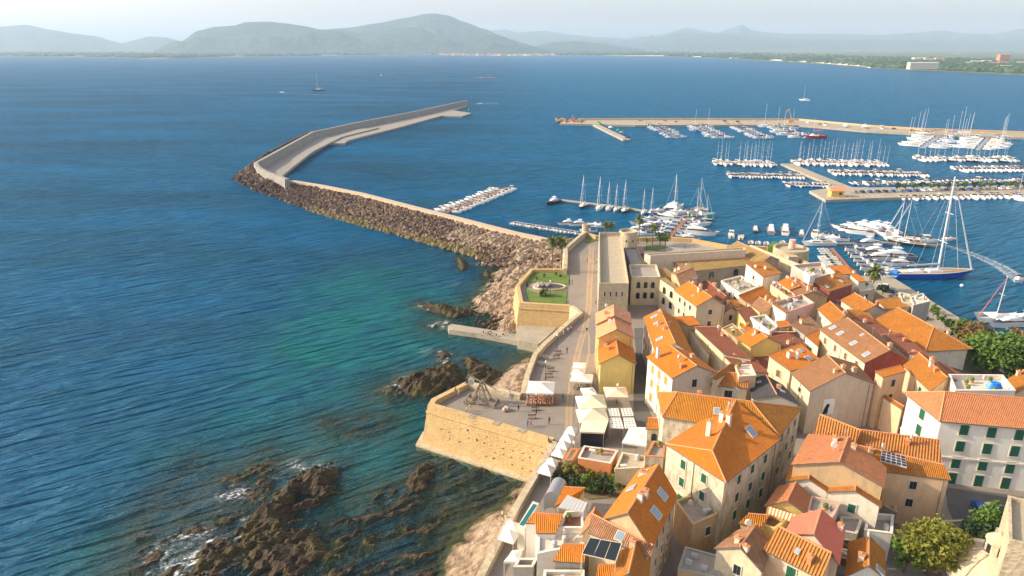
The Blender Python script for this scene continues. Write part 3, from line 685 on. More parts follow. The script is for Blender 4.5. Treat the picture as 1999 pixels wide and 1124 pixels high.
# ---------------------------------------------------------------- windows (shared meshes)
WINM={}
def win_meshes(kind,w=1.0,h=1.5):
    key=(kind,w,h)
    if key in WINM: return WINM[key]
    fr=MB(); t=.14
    fr.box((-w/2-t/2,.05,0),(t,.12,h+2*t)); fr.box((w/2+t/2,.05,0),(t,.12,h+2*t)); fr.box((0,.05,h/2+t/2),(w,.118,t)); fr.box((0,.09,-h/2-t/2),(w,.2,t))
    out=[('window',fr.mesh('window',[M['frame']]))]
    if kind=='glass' or kind=='dark':
        g=MB(); g.box((0,.02,0),(w,.04,h)); g.box((0,.05,0),(.05,.03,h),1); out.append(('pane',g.mesh('pane',[M['glass'],M['shbrown']])))
    elif kind=='arch':
        g=MB(); n=8; pts=[(-w/2,-h/2),(w/2,-h/2),(w/2,h/2-w/2)]+[(w/2*math.cos(a),h/2-w/2+w/2*math.sin(a)) for a in [math.pi*i/n for i in range(1,n)]]+[(-w/2,h/2-w/2)]
        g.face([(x,.13,z) for x,z in pts][::-1]); out=[('window',g.mesh('window',[M['glass']]))]
    else:
        sm=M[kind]; p=MB(); p.box((0,.02,0),(w,.04,h)); out.append(('pane',p.mesh('pane',[M['glass']])))
        for s in (-1,1):
            q=MB(); q.box((s*w/4,.09,0),(w/2-.03,.05,h-.04))
            for k in range(int(h/.16)): q.box((s*w/4,.125,-h/2+.12+k*.16),(w/2-.14,.03,.05),0)
            out.append(('shutter',q.mesh('shutter',[sm])))
    WINM[key]=out; return out
def add_window(parent,base,p,nrm,kind,w=1.0,h=1.5):
    rz=math.atan2(nrm.y,nrm.x)-math.pi/2
    ms=win_meshes(kind,w,h); o=link_mesh('window',ms[0][1],parent,p-base,rz)
    for nm,me in ms[1:]: link_mesh(nm,me,o)
    return o
CAMP=Vector((0,0,H)); wr=random.Random(21); NWIN=[0]
GZ=8.0
def house(label,A,B,D,z,ridge='d',rise=2.,C=None,wall='cream',roof='orange',win='dark',sp=3.4,pw=.85,hip=(0,0),over=.3,base=3.,ch=(),sky=(),name='house',cat='house',ww=1.0,wh=1.5,group=None,rows=3,faces='LFR',para=.7,ant=0,wmats=None,shedrise=None,zf=None,rp=(.5,.5),fw=None):
    if ridge=='shed':
        a,b_=W(*A,z),W(*B,z); d=W(*D,z+rise); c=W(*C,z+rise) if C else b_+d-a; c.z=z+rise
    else:
        a,b_,d=W(*A,z),W(*B,z),W(*D,z); c=W(*C,z) if C else b_+d-a
    cen=(a+b_+c+d)/4; L0=Vector((cen.x,cen.y,base))
    root=empty(name,L0); tag(root,label,cat,group)
    def lc(mb): mb.v=[(x-L0.x,y-L0.y,zz-L0.z) for x,y,zz in mb.v]; return mb
    P=[a,b_,c,d]
    wb=MB()
    if ridge in('d','b'):
        Q=P if ridge=='d' else [d,a,b_,c]
        e0=Q[0].lerp(Q[1],rp[0]); e1=Q[3].lerp(Q[2],rp[1]); up=Vector((0,0,rise)); r0=e0+up+(e1-e0)*hip[0]; r1=e1+up+(e0-e1)*hip[1]
    for i in range(4):
        p,q=P[i],P[(i+1)%4]
        wb.face([(p.x,p.y,base),(q.x,q.y,base),(q.x,q.y,q.z-.02),(p.x,p.y,p.z-.02)],1 if (fw and i==0) else 0)
    if ridge in('d','b'):
        if not hip[0]: wb.face([Q[0]-Vector((0,0,.02)),Q[1]-Vector((0,0,.02)),r0-Vector((0,0,.06))],1 if (fw and ridge=='d') else 0)
        if not hip[1]: wb.face([Q[2]-Vector((0,0,.02)),Q[3]-Vector((0,0,.02)),r1-Vector((0,0,.06))],0)
    if ridge=='flat':
        # parapet
        th=.28
        for i in range(4):
            p,q=P[i],P[(i+1)%4]; t=(q-p).normalized(); n=Vector((t.y,-t.x,0)); mid=(p+q)/2-n*th/2
            wb.box((mid.x,mid.y,z+para/2-.01),((q-p).length-(2*th if i%2 else 0)-.004,th,para+.02),0,math.atan2(t.y,t.x))
    lc(wb).build('wall',[M[wall],M[fw or wall]],root)
    for i,code in ((3,'L'),(0,'F')):
        p,q=P[i],P[(i+1)%4]
        if (q-p).length>7 and name=='house' and win!=None:
            t=(q-p); t=Vector((t.x,t.y,0)).normalized(); n=Vector((t.y,-t.x,0)); x=p+t*((q-p).length*(.5 if i else .93))+n*.07
            k=MB(); k.tube((0,0,0),(0,0,min(p.z,q.z)-base-.2),.05,.05,5); link_mesh('drainpipe',k.mesh('drainpipe',[M['gutter']]),root,(x.x-L0.x,x.y-L0.y,0))
    rb=MB(); ro=None
    def quad(p,q,r_,s_,m=0):
        e=(q-p).normalized(); up2=(s_-p); vv=up2-e*up2.dot(e); vv=vv.normalized() if vv.length>0 else vv
        O=p
        for tri in ((p,q,r_),(p,r_,s_)): rb.face(list(tri),m,[((x-O).dot(e),(x-O).dot(vv)) for x in tri])
    dz=Vector((0,0,.16))
    if ridge in('d','b'):
        ax=(e1-e0).normalized(); q01=(Q[1]-Q[0]).normalized()
        sl=rise/max(.1,(Q[1]-Q[0]).length/2)
        ex=[Q[0]-ax*over-q01*over-Vector((0,0,over*sl)),Q[1]-ax*over+q01*over-Vector((0,0,over*sl)),Q[2]+ax*over+q01*over-Vector((0,0,over*sl)),Q[3]+ax*over-q01*over-Vector((0,0,over*sl))]
        R0=r0-(ax*over if not hip[0] else Vector()); R1=r1+(ax*over if not hip[1] else Vector())
        T=[x+dz for x in ex]; R0=R0+dz; R1=R1+dz
        quad(T[3],T[0],R0,R1); quad(T[1],T[2],R1,R0)
        if hip[0]: rb.face([T[0],T[1],R0],0,[(0,0),((T[1]-T[0]).length,0),((T[1]-T[0]).length/2,(R0-(T[0]+T[1])/2).length)])
        if hip[1]: rb.face([T[2],T[3],R1],0,[(0,0),((T[3]-T[2]).length,0),((T[3]-T[2]).length/2,(R1-(T[2]+T[3])/2).length)])
        loop=[T[0]]+([] if hip[0] else [R0])+[T[1],T[2]]+([] if hip[1] else [R1])+[T[3]]
        for i in range(len(loop)):
            p,q=loop[i],loop[(i+1)%len(loop)]; rb.face([p-dz*1.3,q-dz*1.3,q,p],2)
        [rb.face([x-dz*1.3 for x in tri],2) for tri in ((T[3],R0,T[0]),(T[3],R1,R0),(T[1],R1,T[2]),(T[1],R0,R1))]
        rc=.13
        rb.tube(R0+Vector((0,0,.02)),R1+Vector((0,0,.02)),rc,rc,5,1)
        if hip[0]:
            for x in (T[0],T[1]): rb.tube(x,R0,rc,rc,4,1)
        if hip[1]:
            for x in (T[2],T[3]): rb.tube(x,R1,rc,rc,4,1)
        def sp_(side,u,v):  # point on slope
            if side=='L': pt=T[0].lerp(T[3],u).lerp(R0.lerp(R1,u),v); n=(T[3]-T[0]).cross(R0-T[0])
            else: pt=T[1].lerp(T[2],u).lerp(R0.lerp(R1,u),v); n=(R0-T[1]).cross(T[2]-T[1])
            n.normalize(); n=n if n.z>0 else -n; return pt,n,(T[3]-T[0]).normalized()
    elif ridge=='shed':
        cc=(a+b_+c+d)/4
        T=[x+(x-cc).normalized()*over*1.2+dz for x in P]
        for x,y in zip(T,P): x.z=y.z+.16
        quad(T[0],T[1],T[2],T[3])
        for i in range(4):
            p,q=T[i],T[(i+1)%4]; rb.face([p-dz*1.3,q-dz*1.3,q,p],2)
        [rb.face([x-dz*1.3 for x in tri],2) for tri in ((T[0],T[2],T[1]),(T[0],T[3],T[2]))]
        rb.tube(T[3],T[2],.13,.13,4,1)
        def sp_(side,u,v):
            pt=T[0].lerp(T[1],u).lerp(T[3].lerp(T[2],u),v); n=(T[1]-T[0]).cross(T[3]-T[0]).normalized(); return pt,n,(T[1]-T[0]).normalized()
    else:
        th=.28; ins=[x+(cen-x).normalized()*th for x in P]
        rb.face([Vector((x.x,x.y,z+.0)) for x in ins],0)
        for i in range(4):
            p,q=P[i],P[(i+1)%4]; t=(q-p).normalized(); n=Vector((t.y,-t.x,0)); mid=(p+q)/2-n*th/2
            rb.box((mid.x,mid.y,z+para+.05),((q-p).length+.1-(2*th+.204 if i%2 else 0),th+.1,.1),1,math.atan2(t.y,t.x))
        def sp_(side,u,v):
            pt=a.lerp(b_,u).lerp(d.lerp(c,u),v); return pt,Vector((0,0,1)),(b_-a).normalized()
    rmat=M[roof]
    ro=lc(rb).build('roof',[rmat,M['ridge'] if ridge!='flat' else M[wmats or 'frame'],M['gutter']],root)
    area=(b_-a).cross(d-a).length; ch=list(ch)
    if name=='house' and ridge!='flat' and area>30 and len(ch)<2:
        for _ in range(1 if area<70 else 2): ch.append((wr.choice('LR'),wr.uniform(.12,.9),wr.uniform(.35,.85),wr.uniform(.5,1.1),wr.choice(['ivory','cream','oldwall','terra'])))
    if name=='house' and area>40 and wr.random()<.6: ant=max(ant,1)
    if name=='house' and area>30 and wr.random()<.5:
        pt,n,ax_=sp_('L',wr.uniform(.2,.85),wr.uniform(.5,.95)); k=MB(); k.tube((0,0,0),(0,0,1.1),.03,.03,4); k.tube((0,-.05,1.2),(.12,-.25,1.25),.5,.42,12); link_mesh('satellite_dish',k.mesh('satellite_dish',[M['pale']]),ro,pt-L0,wr.uniform(-1,1))
    if ridge=='flat' and name=='house':
        for _ in range(int(min(9,area/9))):
            pt,n,ax_=sp_('L',wr.uniform(.15,.85),wr.uniform(.15,.85)); kd=wr.randrange(4); k=MB(); rz=math.atan2(ax_.y,ax_.x)
            if kd==0: k.box((0,0,.4),(.9,.4,.7),0,rz); link_mesh('air_conditioner',k.mesh('air_conditioner',[M['rubber']]),root,pt-L0)
            elif kd==1: k.lathe((0,0,0),[(.25,0),(.32,.5),(.2,.5)],8); k.lathe((0,0,.5),[(.3,0),(.45,.3),(.3,.6),(.05,.7)],7,1); link_mesh('potted_plant',k.mesh('potted_plant',[M['terra'],M['leafgreen']]),root,pt-L0)
            elif kd==2: k.box((0,0,.72),(1.1,.7,.05),0,rz); k.tube((0,0,0),(0,0,.7),.05); link_mesh('terrace_table',k.mesh('terrace_table',[M['pale']]),root,pt-L0)
            else: k.lathe((0,0,0),[(.4,0),(.42,.9),(.2,1.05)],10); link_mesh('water_tank',k.mesh('water_tank',[M['rubber']]),root,pt-L0)
    for s in sky:
        side,u,v=s[0],s[1],s[2]; sz=s[3] if len(s)>3 else .9; pt,n,ax_=sp_(side,u,v); y=n.cross(ax_); Mx=Matrix((ax_,y,n)).transposed()
        k=MB(); k.box((0,0,0),(sz*1.25,sz*1.55,.16),1,0,Mx); k.box(n*.06,(sz,sz*1.3,.1),0,0,Mx)
        link_mesh('skylight',k.mesh('skylight',[M['skyglass'],M['frame']]),ro,pt+n*.1-L0)
    for s in ch:
        side,u,v=s[0],s[1],s[2]; hh=s[3] if len(s)>3 else 1.3; pt,n,ax_=sp_(side,u,v); k=MB(); rz=math.atan2(ax_.y,ax_.x)
        k.box((0,0,hh/2-.3),(.6,.7,hh+.6),0,rz); k.box((0,0,hh+.08),(.8,.9,.12),1,rz); k.tube((0,0,hh+.1),(0,0,hh+.4),.16,.12,6,1)
        link_mesh('chimney',k.mesh('chimney',[M['ivory'] if len(s)<5 else M[s[4]],M['ridge']]),ro,pt-L0)
    for s in range(ant):
        pt,n,ax_=sp_('L',wr.uniform(.2,.8),.95 if ridge!='flat' else .5); k=MB(); k.tube((0,0,0),(0,0,2.4),.035,.03,5)
        k.tube((-.6,0,2.2),(.6,0,2.2),.02,.02,4)
        for q in range(5): k.tube((-.5+q*.25,-.3,2.2),(-.5+q*.25,.3,2.2),.015,.015,3)
        link_mesh('antenna',k.mesh('antenna',[M['metal']]),ro,pt-L0,wr.uniform(0,3))
    if win:
        for i,code in enumerate('FRBL'):
            if code not in faces: continue
            p,q=P[i],P[(i+1)%4]; t=(q-p); Lw=Vector((t.x,t.y)).length; t=Vector((t.x,t.y,0)).normalized(); n=Vector((t.y,-t.x,0)); mid=(p+q)/2
            if n.dot(CAMP-mid)<=0: continue
            k=win.get(code) if isinstance(win,dict) else win
            if not k: continue
            kk,sp2,pw2=(k if isinstance(k,tuple) else (k,sp,pw))
            nc=max(1,int((Lw-.8)/sp2)); off=(Lw-(nc-1)*sp2)/2; zt=min(p.z,q.z)
            for r_ in range(rows):
                zz=zt-1.75-r_*3.2
                if zz<base+5.5-3 and zz<GZ+.8: break
                for c_ in range(nc):
                    if wr.random()>pw2: continue
                    x=p+t*(off+c_*sp2); add_window(root,L0,Vector((x.x,x.y,zz+ (wr.random()-.5)*.1)),n,kk,ww,wh*(1 if r_<2 else 1.1)); NWIN[0]+=1
    return root
G='green'; O_='shorange'; BR='shbrown'; DK='dark'
# left row along the promenade
house('northern end house of the slim promenade row, salmon gable roof below the fort hall',(1165,632),(1231,631),(1165,612),18.6,'d',2.,wall='peach',roof='salmonpale',win={'L':DK},faces='L',sky=[('R',.4,.6,.5),('R',.7,.3,.5)])
house('middle house of the slim promenade row with pale salmon roof above a mustard wall',(1169,659),(1236,658),(1165,634),18.,'d',2.,wall='mustard',roof='salmonpale',win={'L':DK},faces='L')
house('yellow gabled house with green gutter at the head of the cafe terrace',(1172,709),(1240,710),(1169,676),15.2,'d',2.1,wall='yellow',roof='orange',win={'F':None,'L':DK},faces='L',ch=[('L',.78,.45,.5,'white')])
# the court and fort
house('long narrow fort hall with pale flat roof and four slit windows facing the town',(1169,562),(1227,562),(1169,460),17,'flat',wall='stonepale',roof='gravel',C=(1212,461),para=1.3,win={'F':(DK,1.6,1),'L':None},ww=.45,wh=1.5,rows=1,name='fort_hall',cat='building',wmats='stonepale')
house('arched courtyard building in pale plaster standing right of the fort hall',(1233,545),(1289,545),(1228,521),16.,'flat',wall='cream',roof='terrace',win={'F':('arch',2.1,1)},ww=1.1,wh=1.9,rows=2,name='court_building',cat='building',wmats='cream')
house('raised stone link block between fort hall and terrace, grey roof',(1232,520),(1259,519),(1218,486),14.5,'flat',wall='stonedark',roof='terrace',win=None,name='fort_block',cat='building',para=.4,wmats='stonedark')
house('big windowless stone block of the fort with one lit end wall',(1270,501),(1456,490),(1258,497),17,'flat',C=(1452,485),wall='mauve',roof='gravel',win=None,para=.3,base=4,name='fort_block',cat='building',wmats='stonepale')
house('wide fort wing with ochre tiled lean-to roof and streaked grey wall',(1352,530),(1474,517),(1316,512),13.5,'shed',1.2,C=(1470,503),wall='stonedark',roof='lichen',win={'F':('arch',9,.9)},ww=1.8,wh=2.2,rows=1,name='fort_wing',cat='building')
house('gabled barracks roof in ochre tile at the eastern corner of the fort',(1481,515),(1521,507),(1419,485),14.5,'d',1.8,wall='stonedark',roof='lichen',win=None,name='barracks',cat='building')
house('low ochre roofed wing closing the courtyard behind the orange gabled house',(1290,545),(1318,540),(1262,528),15.,'shed',.8,wall='cream',roof='lichen',C=(1300,524),win=None,name='court_wing',cat='building')
house('courtyard east wing with tall arches and narrow ochre roof',(1336,577),(1342,574),(1289,545),16.,'shed',.8,C=(1300,543),wall='cream',roof='lichen',win={'L':('arch',3.6,1)},ww=1.4,wh=2.,rows=2,name='court_wing',cat='building')
house('house with bright orange gable roof and beige blind front right of the courtyard',(1360,597),(1415,596),(1318,566),16.5,'d',2.3,wall='beige',roof='orange',win={'L':(DK,3,.9),'F':(DK,5,.5)},wh=1.3,ch=[('R',.6,.8)],sky=[('L',.4,.4,.5)])
house('house under weathered old tile roof with white chimneys, touching the fort wing',(1329,557),(1362,543),(1311,532),17,'b',1.2,wall='tanwall',roof='oldtile',win=None,ch=[('L',.2,.2,.8),('L',.4,.2,.8)])
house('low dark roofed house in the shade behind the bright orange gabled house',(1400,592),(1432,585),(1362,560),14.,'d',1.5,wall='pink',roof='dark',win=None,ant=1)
house('small pinkish gabled house wedged right of the beige gable front',(1415,610),(1439,606),(1404,588),13.,'d',1.2,wall='mauve',roof='brown',win={'F':(DK,5,1)},faces='F')
house('low orange shed roof strip between the beige gable and the alley',(1437,600),(1446,594),(1411,580),14,'shed',.8,wall='cream',roof='orange',C=(1417,578),win=None)
# left block, first row
house('long house with four skylights across its banded orange roof, facing the narrow car street',(1281,685),(1352,692),(1258,620),17.5,'d',2.2,C=(1318,622),wall='ivory',roof='orange',win={'L':(BR,3.6,.9)},sky=[('L',.86,.55,1.1),('L',.66,.55,.9),('L',.24,.4,1.1)],ant=1)
house('house end with projecting orange eave behind the banded roof',(1343,636),(1363,634),(1314,620),16.5,'shed',.9,C=(1353,619),wall='tanwall',roof='orange',win=None)
house('lichen roofed lean-to in the shade right of the banded orange roof',(1382,690),(1385,688),(1337,628),15.,'shed',.4,C=(1352,640),wall='cream',roof='lichen',win=None)
house('white house with rows of ochre shutters on its street side and a blind shade-toned gable',(1313,737),(1400,728),(1265,697),18.8,'d',2.1,wall='ivory',fw='mauve',roof='orange',win={'L':(O_,2.6,.95),'F':(DK,5.5,.8)},wh=1.7,ch=[('L',.8,.3,2.2,'white')],wmats='ivory')  # front gable shade is painted in by a darker plaster than the street side
house('cream house with long unlit brown roof beside the white shuttered house',(1412,690),(1466,700),(1358,640),16,'shed',1.2,C=(1400,640),wall='cream',roof='dark',win={'L':(DK,7,.6)},wh=1.2)  # the unlit slope's shade is carried by the dark tile colour
house('narrow house continuing the brown roof ridge toward the loggia house',(1447,725),(1500,728),(1408,690),14.5,'shed',.9,C=(1470,702),wall='cream',roof='dark',win=None,sky=[('L',.5,.6,.6)])
house('low orange roofed annex in front of the shade-toned gable',(1340,752),(1386,757),(1345,744),13.5,'shed',1.2,C=(1386,735),wall='cream',roof='orange',win=None)
house('loggia house with striped tile strips over a row of dark openings',(1389,750),(1458,756),(1386,729),16.5,'b',1.6,wall='cream',roof='stripe',win={'F':(DK,3,1)},ww=1.5,wh=1.5,rows=1)
house('dark slate roofed house with two small roof lights beside the loggia house',(1470,776),(1558,789),(1463,741),15.5,'d',1.4,C=(1526,752),wall='greywall',roof='slate',win=None,sky=[('R',.4,.5,.6),('L',.7,.5,.6)])
house('roof room with glass panels rising above the loggia house',(1442,737),(1476,735),(1433,715),18.2,'flat',wall='peach',roof='skyglass' if False else 'pale',win=None,para=.2,wmats='ivory')
house('narrow house with orange tiled roof strip behind the glass roof room',(1400,741),(1440,716),(1392,735),18,'shed',.8,C=(1425,712),wall='cream',roof='orange2',win=None)
house('large weathered house with long hipped orange tile roof over the cafe street',(1296,812),(1518,849),(1286,767),20,'b',2.6,C=(1563,797),wall='oldwall',roof='amber',hip=(.12,.3),win={'R':(DK,3.2,.9),'F':(DK,6,.3)},sky=[('R',.5,.5,.9),('R',.78,.6,.8)],ch=[('R',.62,.5,1.0),('L',.3,.4,.8)],ant=1)
house('weathered corner house with green shutters and wide orange roof, tallest in the foreground',(1415,938),(1521,857),(1302,866),20.3,'b',2.6,wall='oldwall',roof='orange',rp=(.74,.22),hip=(.06,0),win={'L':(G,4.2,.95),'F':(G,4.,.9)},sky=[('R',.75,.45,1.3)],ch=[('L',.3,.7,2.2),('R',.55,.93,1.6),('L',.6,.8,1.2)],ant=2)
house('low ochre walled annex with grey terrace roof below the green shuttered corner house',(1352,1031),(1414,1004),(1318,985),13.5,'flat',C=(1392,955),wall='tanwall',roof='terrace',win={'F':(DK,6,.8)},para=.6,base=2,wmats='tanwall')
# bottom left block
house('tall house with bright orange gable roof and two blue skylights beside the dark lane',(1180,1012),(1270,1066),(1247,921),18.,'d',3.2,C=(1319,968),wall='tanwall',roof='orange',win={'R':(DK,3.,.9)},sky=[('L',.86,.5,1.),('L',.55,.4,1.),('R',.72,.45,1.2),('R',.42,.35,1.2)],ch=[('R',.3,.9,1.2,'white')],faces='LFR')
house('brown striped lean-to roof joined to the tall orange gable house',(1152,1042),(1265,1087),(1158,1006),17.2,'shed',.9,C=(1270,1064),wall='cream',roof='oldtile',win=None,sky=[('L',.5,.5,1.)])
house('dark red tiled house at the bottom edge behind the black shade canopy',(1190,1140),(1262,1140),(1215,1070),16.4,'d',1.8,C=(1266,1088),wall='tanwall',roof='orange2',win={'R':(DK,3,.9)})
house('small bright orange shed roof left of the black shade canopy',(1084,1095),(1136,1098),(1102,1066),14.5,'shed',.6,C=(1142,1066),wall='greywall',roof='orange',win=None)
house('white terrace house with pale flat roof left of the black shade canopy',(1048,1085),(1141,1066),(1050,1041),14.,'flat',C=(1141,1040),wall='white',roof='pale',win=None,para=.3,wmats='white')
house('L-shaped house with clean orange roof above the white garden wall',(1048,1041),(1083,1041),(1046,1004),15.,'shed',.5,C=(1098,1007),wall='white',roof='orange',win=None,over=.15)
house('low white walled wing with orange roof beside the turquoise pool strip',(1027,1022),(1047,1022),(1042,1003),14.6,'shed',.3,C=(1060,1003),wall='white',roof='orange',win=None,over=.1)
house('curved orange roof strip behind the grey slatted pergola',(1083,990),(1130,972),(1101,952),14.2,'shed',1.,C=(1141,954),wall='cream',roof='orange',win=None,over=.1)
house('white open terrace house with table and parasol in the foreground',(1085,1041),(1138,1041),(1104,1008),14.,'flat',C=(1138,1006),wall='white',roof='deckwood',win=None,para=.9,wmats='white')
house('small house with two-tone gable roof wedged between terrace and brown striped roof',(1137,1040),(1162,1040),(1148,1008),16.,'d',1.2,wall='cream',roof='salmon',win=None)
house('grey walled terrace house at the bottom edge with orange strips',(1060,1145),(1140,1145),(1062,1118),13.,'flat',wall='white',roof='gravel',win=None,para=.4,wmats='white')
house('small bright orange roof at the bottom edge under the black canopy',(1166,1135),(1215,1135),(1172,1106),14.5,'shed',.6,wall='cream',roof='orange',win=None)
house('blue-grey flat roofed shed at the bottom beside the tents',(1003,1115),(1040,1115),(1012,1098),11.5,'flat',wall='greywall',roof='terrace',win=None,para=.7,wmats='pale')
# terraces between the cafes and the garden
house('restaurant terrace with terracotta parapet and glass floor panel above the hedge',(1128,899),(1192,910),(1140,875),12,'flat',C=(1206,884),wall='terra',roof='terrace',win=None,para=.5,wmats='pale')
house('pale roof terrace next to the terracotta parapet, planters along its edge',(1200,921),(1257,918),(1214,888),12.4,'flat',C=(1262,896),wall='cream',roof='gravel',win=None,para=.5,wmats='cream')
house('narrow pale annex with terracotta coping beside the white tents',(1101,902),(1118,902),(1114,880),11.2,'flat',wall='cream',roof='pale',win=None,para=.4,wmats='terra')
house('small roof garden with terracotta rim against the green shuttered corner house',(1259,895),(1295,898),(1275,866),14,'flat',C=(1298,869),wall='oldwall',roof='terrace',win={'F':('arch',3,1)},para=.5,wmats='terra')
house('small ochre room with orange cap roof at the foot of the large weathered house',(1264,835),(1292,837),(1271,818),14.5,'b',1.,wall='oldwall',roof='orange2',win={'F':('arch',2.6,1)})
# right foreground
house('wide house with salmon left slope and maroon right slope above a tan gable',(1549,906),(1723,949),(1581,849),19.6,'d',2.3,C=(1727,914),wall='tanwall',roof='salmon',win=None,ant=1)
house('western end of the long striped red roof range',(1591,849),(1667,867),(1603,812),18.5,'shed',1.9,C=(1675,840),wall='peach',roof='stripe',win=None)
house('main part of the long striped red roof range below the white shuttered palace',(1669,864),(1834,906),(1675,840),18.3,'shed',.9,C=(1829,860),wall='peach',roof='stripe',win=None)
house('tan house with glass solar roof panel and plain orange slope, yard in front',(1722,920),(1852,937),(1672,870),17.2,'shed',1.1,C=(1837,908),wall='peach',roof='orange2',win={'F':(DK,6,.6)},wh=1.4,rows=2)
house('left orange gable of the terraced pair below the tan blind gable',(1537,938),(1616,959),(1545,912),17.,'d',1.3,C=(1621,931),wall='ivory',roof='orange2',win=None,ant=1)
house('right orange gable of the terraced pair with green shutters and white front',(1617,959),(1717,987),(1620,932),17.,'d',1.4,C=(1719,957),wall='ivory',roof='orange2',win={'F':(G,3.4,.9)},wh=1.4)
house('yellow house with pinkish and brown gable slopes beside the dark lane',(1497,986),(1573,1001),(1522,951),16.,'d',1.5,C=(1580,969),wall='yellow',roof='salmon',win=None)
house('grey flat roofed house with single skylight in the lower right cluster',(1574,1002),(1625,1014),(1582,972),15.6,'flat',C=(1640,985),wall='mauve',roof='terrace',win=None,para=.35,sky=[('L',.6,.6,.9)],wmats='pink')
house('narrow yellow house with small orange slope beside an open roof terrace',(1446,1022),(1480,1030),(1464,1006),15.,'shed',.8,C=(1498,1008),wall='yellow',roof='orange2',win=None)
house('yellow walled roof terrace with clutter of pots under a striped awning',(1482,1032),(1512,1042),(1498,1008),14.,'flat',C=(1540,1020),wall='yellow',roof='deckwood',win=None,para=.8,wmats='yellow')
house('house with flat rose painted left slope and tiled right slope',(1535,1040),(1636,1098),(1552,1011),16.3,'d',2.2,C=(1646,1034),wall='mauve',roof='rose',win=None,ch=[('R',.9,.2,.7,'white')])
house('house with strongly ribbed orange roof and one green shuttered window at the bottom edge',(1496,1072),(1602,1126),(1538,1038),16.5,'b',2.1,C=(1625,1084),wall='peach',roof='stripe',win={'F':(G,4.5,.9),'L':None},ww=1.2,wh=2.,rows=2,sky=[('R',.5,.5,.5)],name='house')
house('cream gabled house with mottled orange left slope in the bottom row',(1399,1069),(1487,1114),(1441,1038),15.6,'d',2.,C=(1503,1062),wall='cream',roof='oldtile',win={'F':(DK,5,.3)},ch=[('R',.1,.8,.6)])
house('grey sheet roofed shed house at the bottom edge by the dark lane',(1323,1112),(1405,1130),(1338,1068),12.,'flat',C=(1412,1088),wall='tanwall',roof='terrace',win=None,para=.05,wmats='greywall')
house('small gabled house with shaded left slope and bright strip, beside the big tree',(1655,1122),(1727,1126),(1660,1060),13.5,'d',1.8,C=(1724,1078),wall='white',roof='orange2',win=None,sky=[('R',.1,.4,.9)])
house('white box with blue-grey roof terrace and parasol between lanes',(1686,1045),(1740,1052),(1690,1010),12.5,'flat',C=(1742,1015),wall='white',roof='terrace',win=None,para=.9,wmats='white')
house('grey backed house with brown door in the lower right yard',(1640,1040),(1672,1046),(1640,1012),13.5,'flat',C=(1684,1014),wall='greywall',roof='terrace',win={'F':(BR,4,1)},para=.3,wmats='mauve')
PAL=house('white palace with green shutters on two fronts and broad hipped salmon roof',(1838,817),(2045,835),(1774,767),20.5,'b',2.8,wall='white',roof='salmon',hip=(.17,0),win={'L':(G,5.6,.95),'F':(G,4.2,.95)},ww=1.35,wh=2.,rows=4,sp=4,over=.6,name='palace',cat='building')
house('white roof terrace building with blue tarpaulin behind the white palace',(1862,772),(1980,772),(1850,740),19.,'flat',C=(1955,741),wall='white',roof='pale',win=None,para=1.,wmats='white')
house('house with wide orange roof falling to a cream wall with green shutters',(1816,762),(1872,745),(1766,714),18.5,'d',1.8,C=(1815,698),wall='peach',roof='orange2',win={'L':(G,4,.7)},wh=1.4,ch=[('L',.5,.9,1.)])
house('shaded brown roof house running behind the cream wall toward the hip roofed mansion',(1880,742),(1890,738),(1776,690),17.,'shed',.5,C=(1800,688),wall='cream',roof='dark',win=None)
house('tall yellow-orange house around a recessed mustard light well',(1724,737),(1768,726),(1710,726),19.3,'shed',.4,C=(1757,714),wall='peach',roof='orange',win={'F':(DK,4,.4)},over=.15)
house('lower orange walled wing in front of the recessed mustard light well',(1724,776),(1760,800),(1728,772),14.8,'shed',.3,C=(1764,794),wall='peach',roof='orange2',win=None,over=.1)
house('orange roofed house cut by the right edge behind the white terrace',(1985,765),(2050,755),(1962,745),17.,'d',1.8,wall='peach',roof='orange2',win=None)
# right middle
house('big house with tan tile roof, five skylights and maroon gable wall',(1689,707),(1775,703),(1602,643),17.,'d',2.6,C=(1700,640),wall='cream',fw='redwall',roof='brown',win={'L':(BR,4.2,.9)},sky=[('L',.12,.3,1.),('L',.42,.35,1.),('L',.72,.35,1.),('L',.9,.35,1.),('L',.5,.8,.6)])
house('house with orange roof holding a sunken white terrace and chimneys',(1543,724),(1605,707),(1502,694),17.3,'shed',1.2,C=(1562,672),wall='cream',roof='orange',win={'L':(BR,3.2,.9)},sky=[('L',.8,.7,.8),('L',.75,.3,1.)],ch=[('L',.35,.6,1.2,'white'),('L',.5,.45,1.6,'white')])
house('house with sand coloured tile roof and vast blind gable bearing a white poster',(1582,762),(1706,748),(1547,729),17.6,'d',3.,C=(1672,712),wall='cream',fw='mauve',roof='brown',win={'L':(DK,4,.9)},wh=1.,ch=[('R',.3,.9,.6)])  # gable faces away from the sun, its shade put into the plaster colour
house('yellow gabled house with green arched shutters and one brown slope',(1466,676),(1525,672),(1441,660),16.,'d',2.,C=(1501,655),wall='yellow',roof='orange',win={'L':(G,3,.9),'F':(DK,5,.4)},wh=1.3,sky=[('L',.6,.7,.6)])
house('hip roofed mansion by the quay with wide orange roof and grey walls',(1808,682),(1890,677),(1710,626),12.8,'d',3.,wall='ivory',roof='orange2',hip=(.3,.0),C=(1792,621),win={'F':(BR,6,.7),'L':(DK,8,.3)},wh=1.8,over=.7,name='mansion',cat='building',ch=[('R',.25,.3,1.)])
house('gabled cream house with orange left slope north of the quay mansion',(1680,610),(1730,607),(1643,586),13.4,'d',1.8,wall='mauve',roof='orange2',win={'L':(BR,3.4,.9)},wh=1.2)
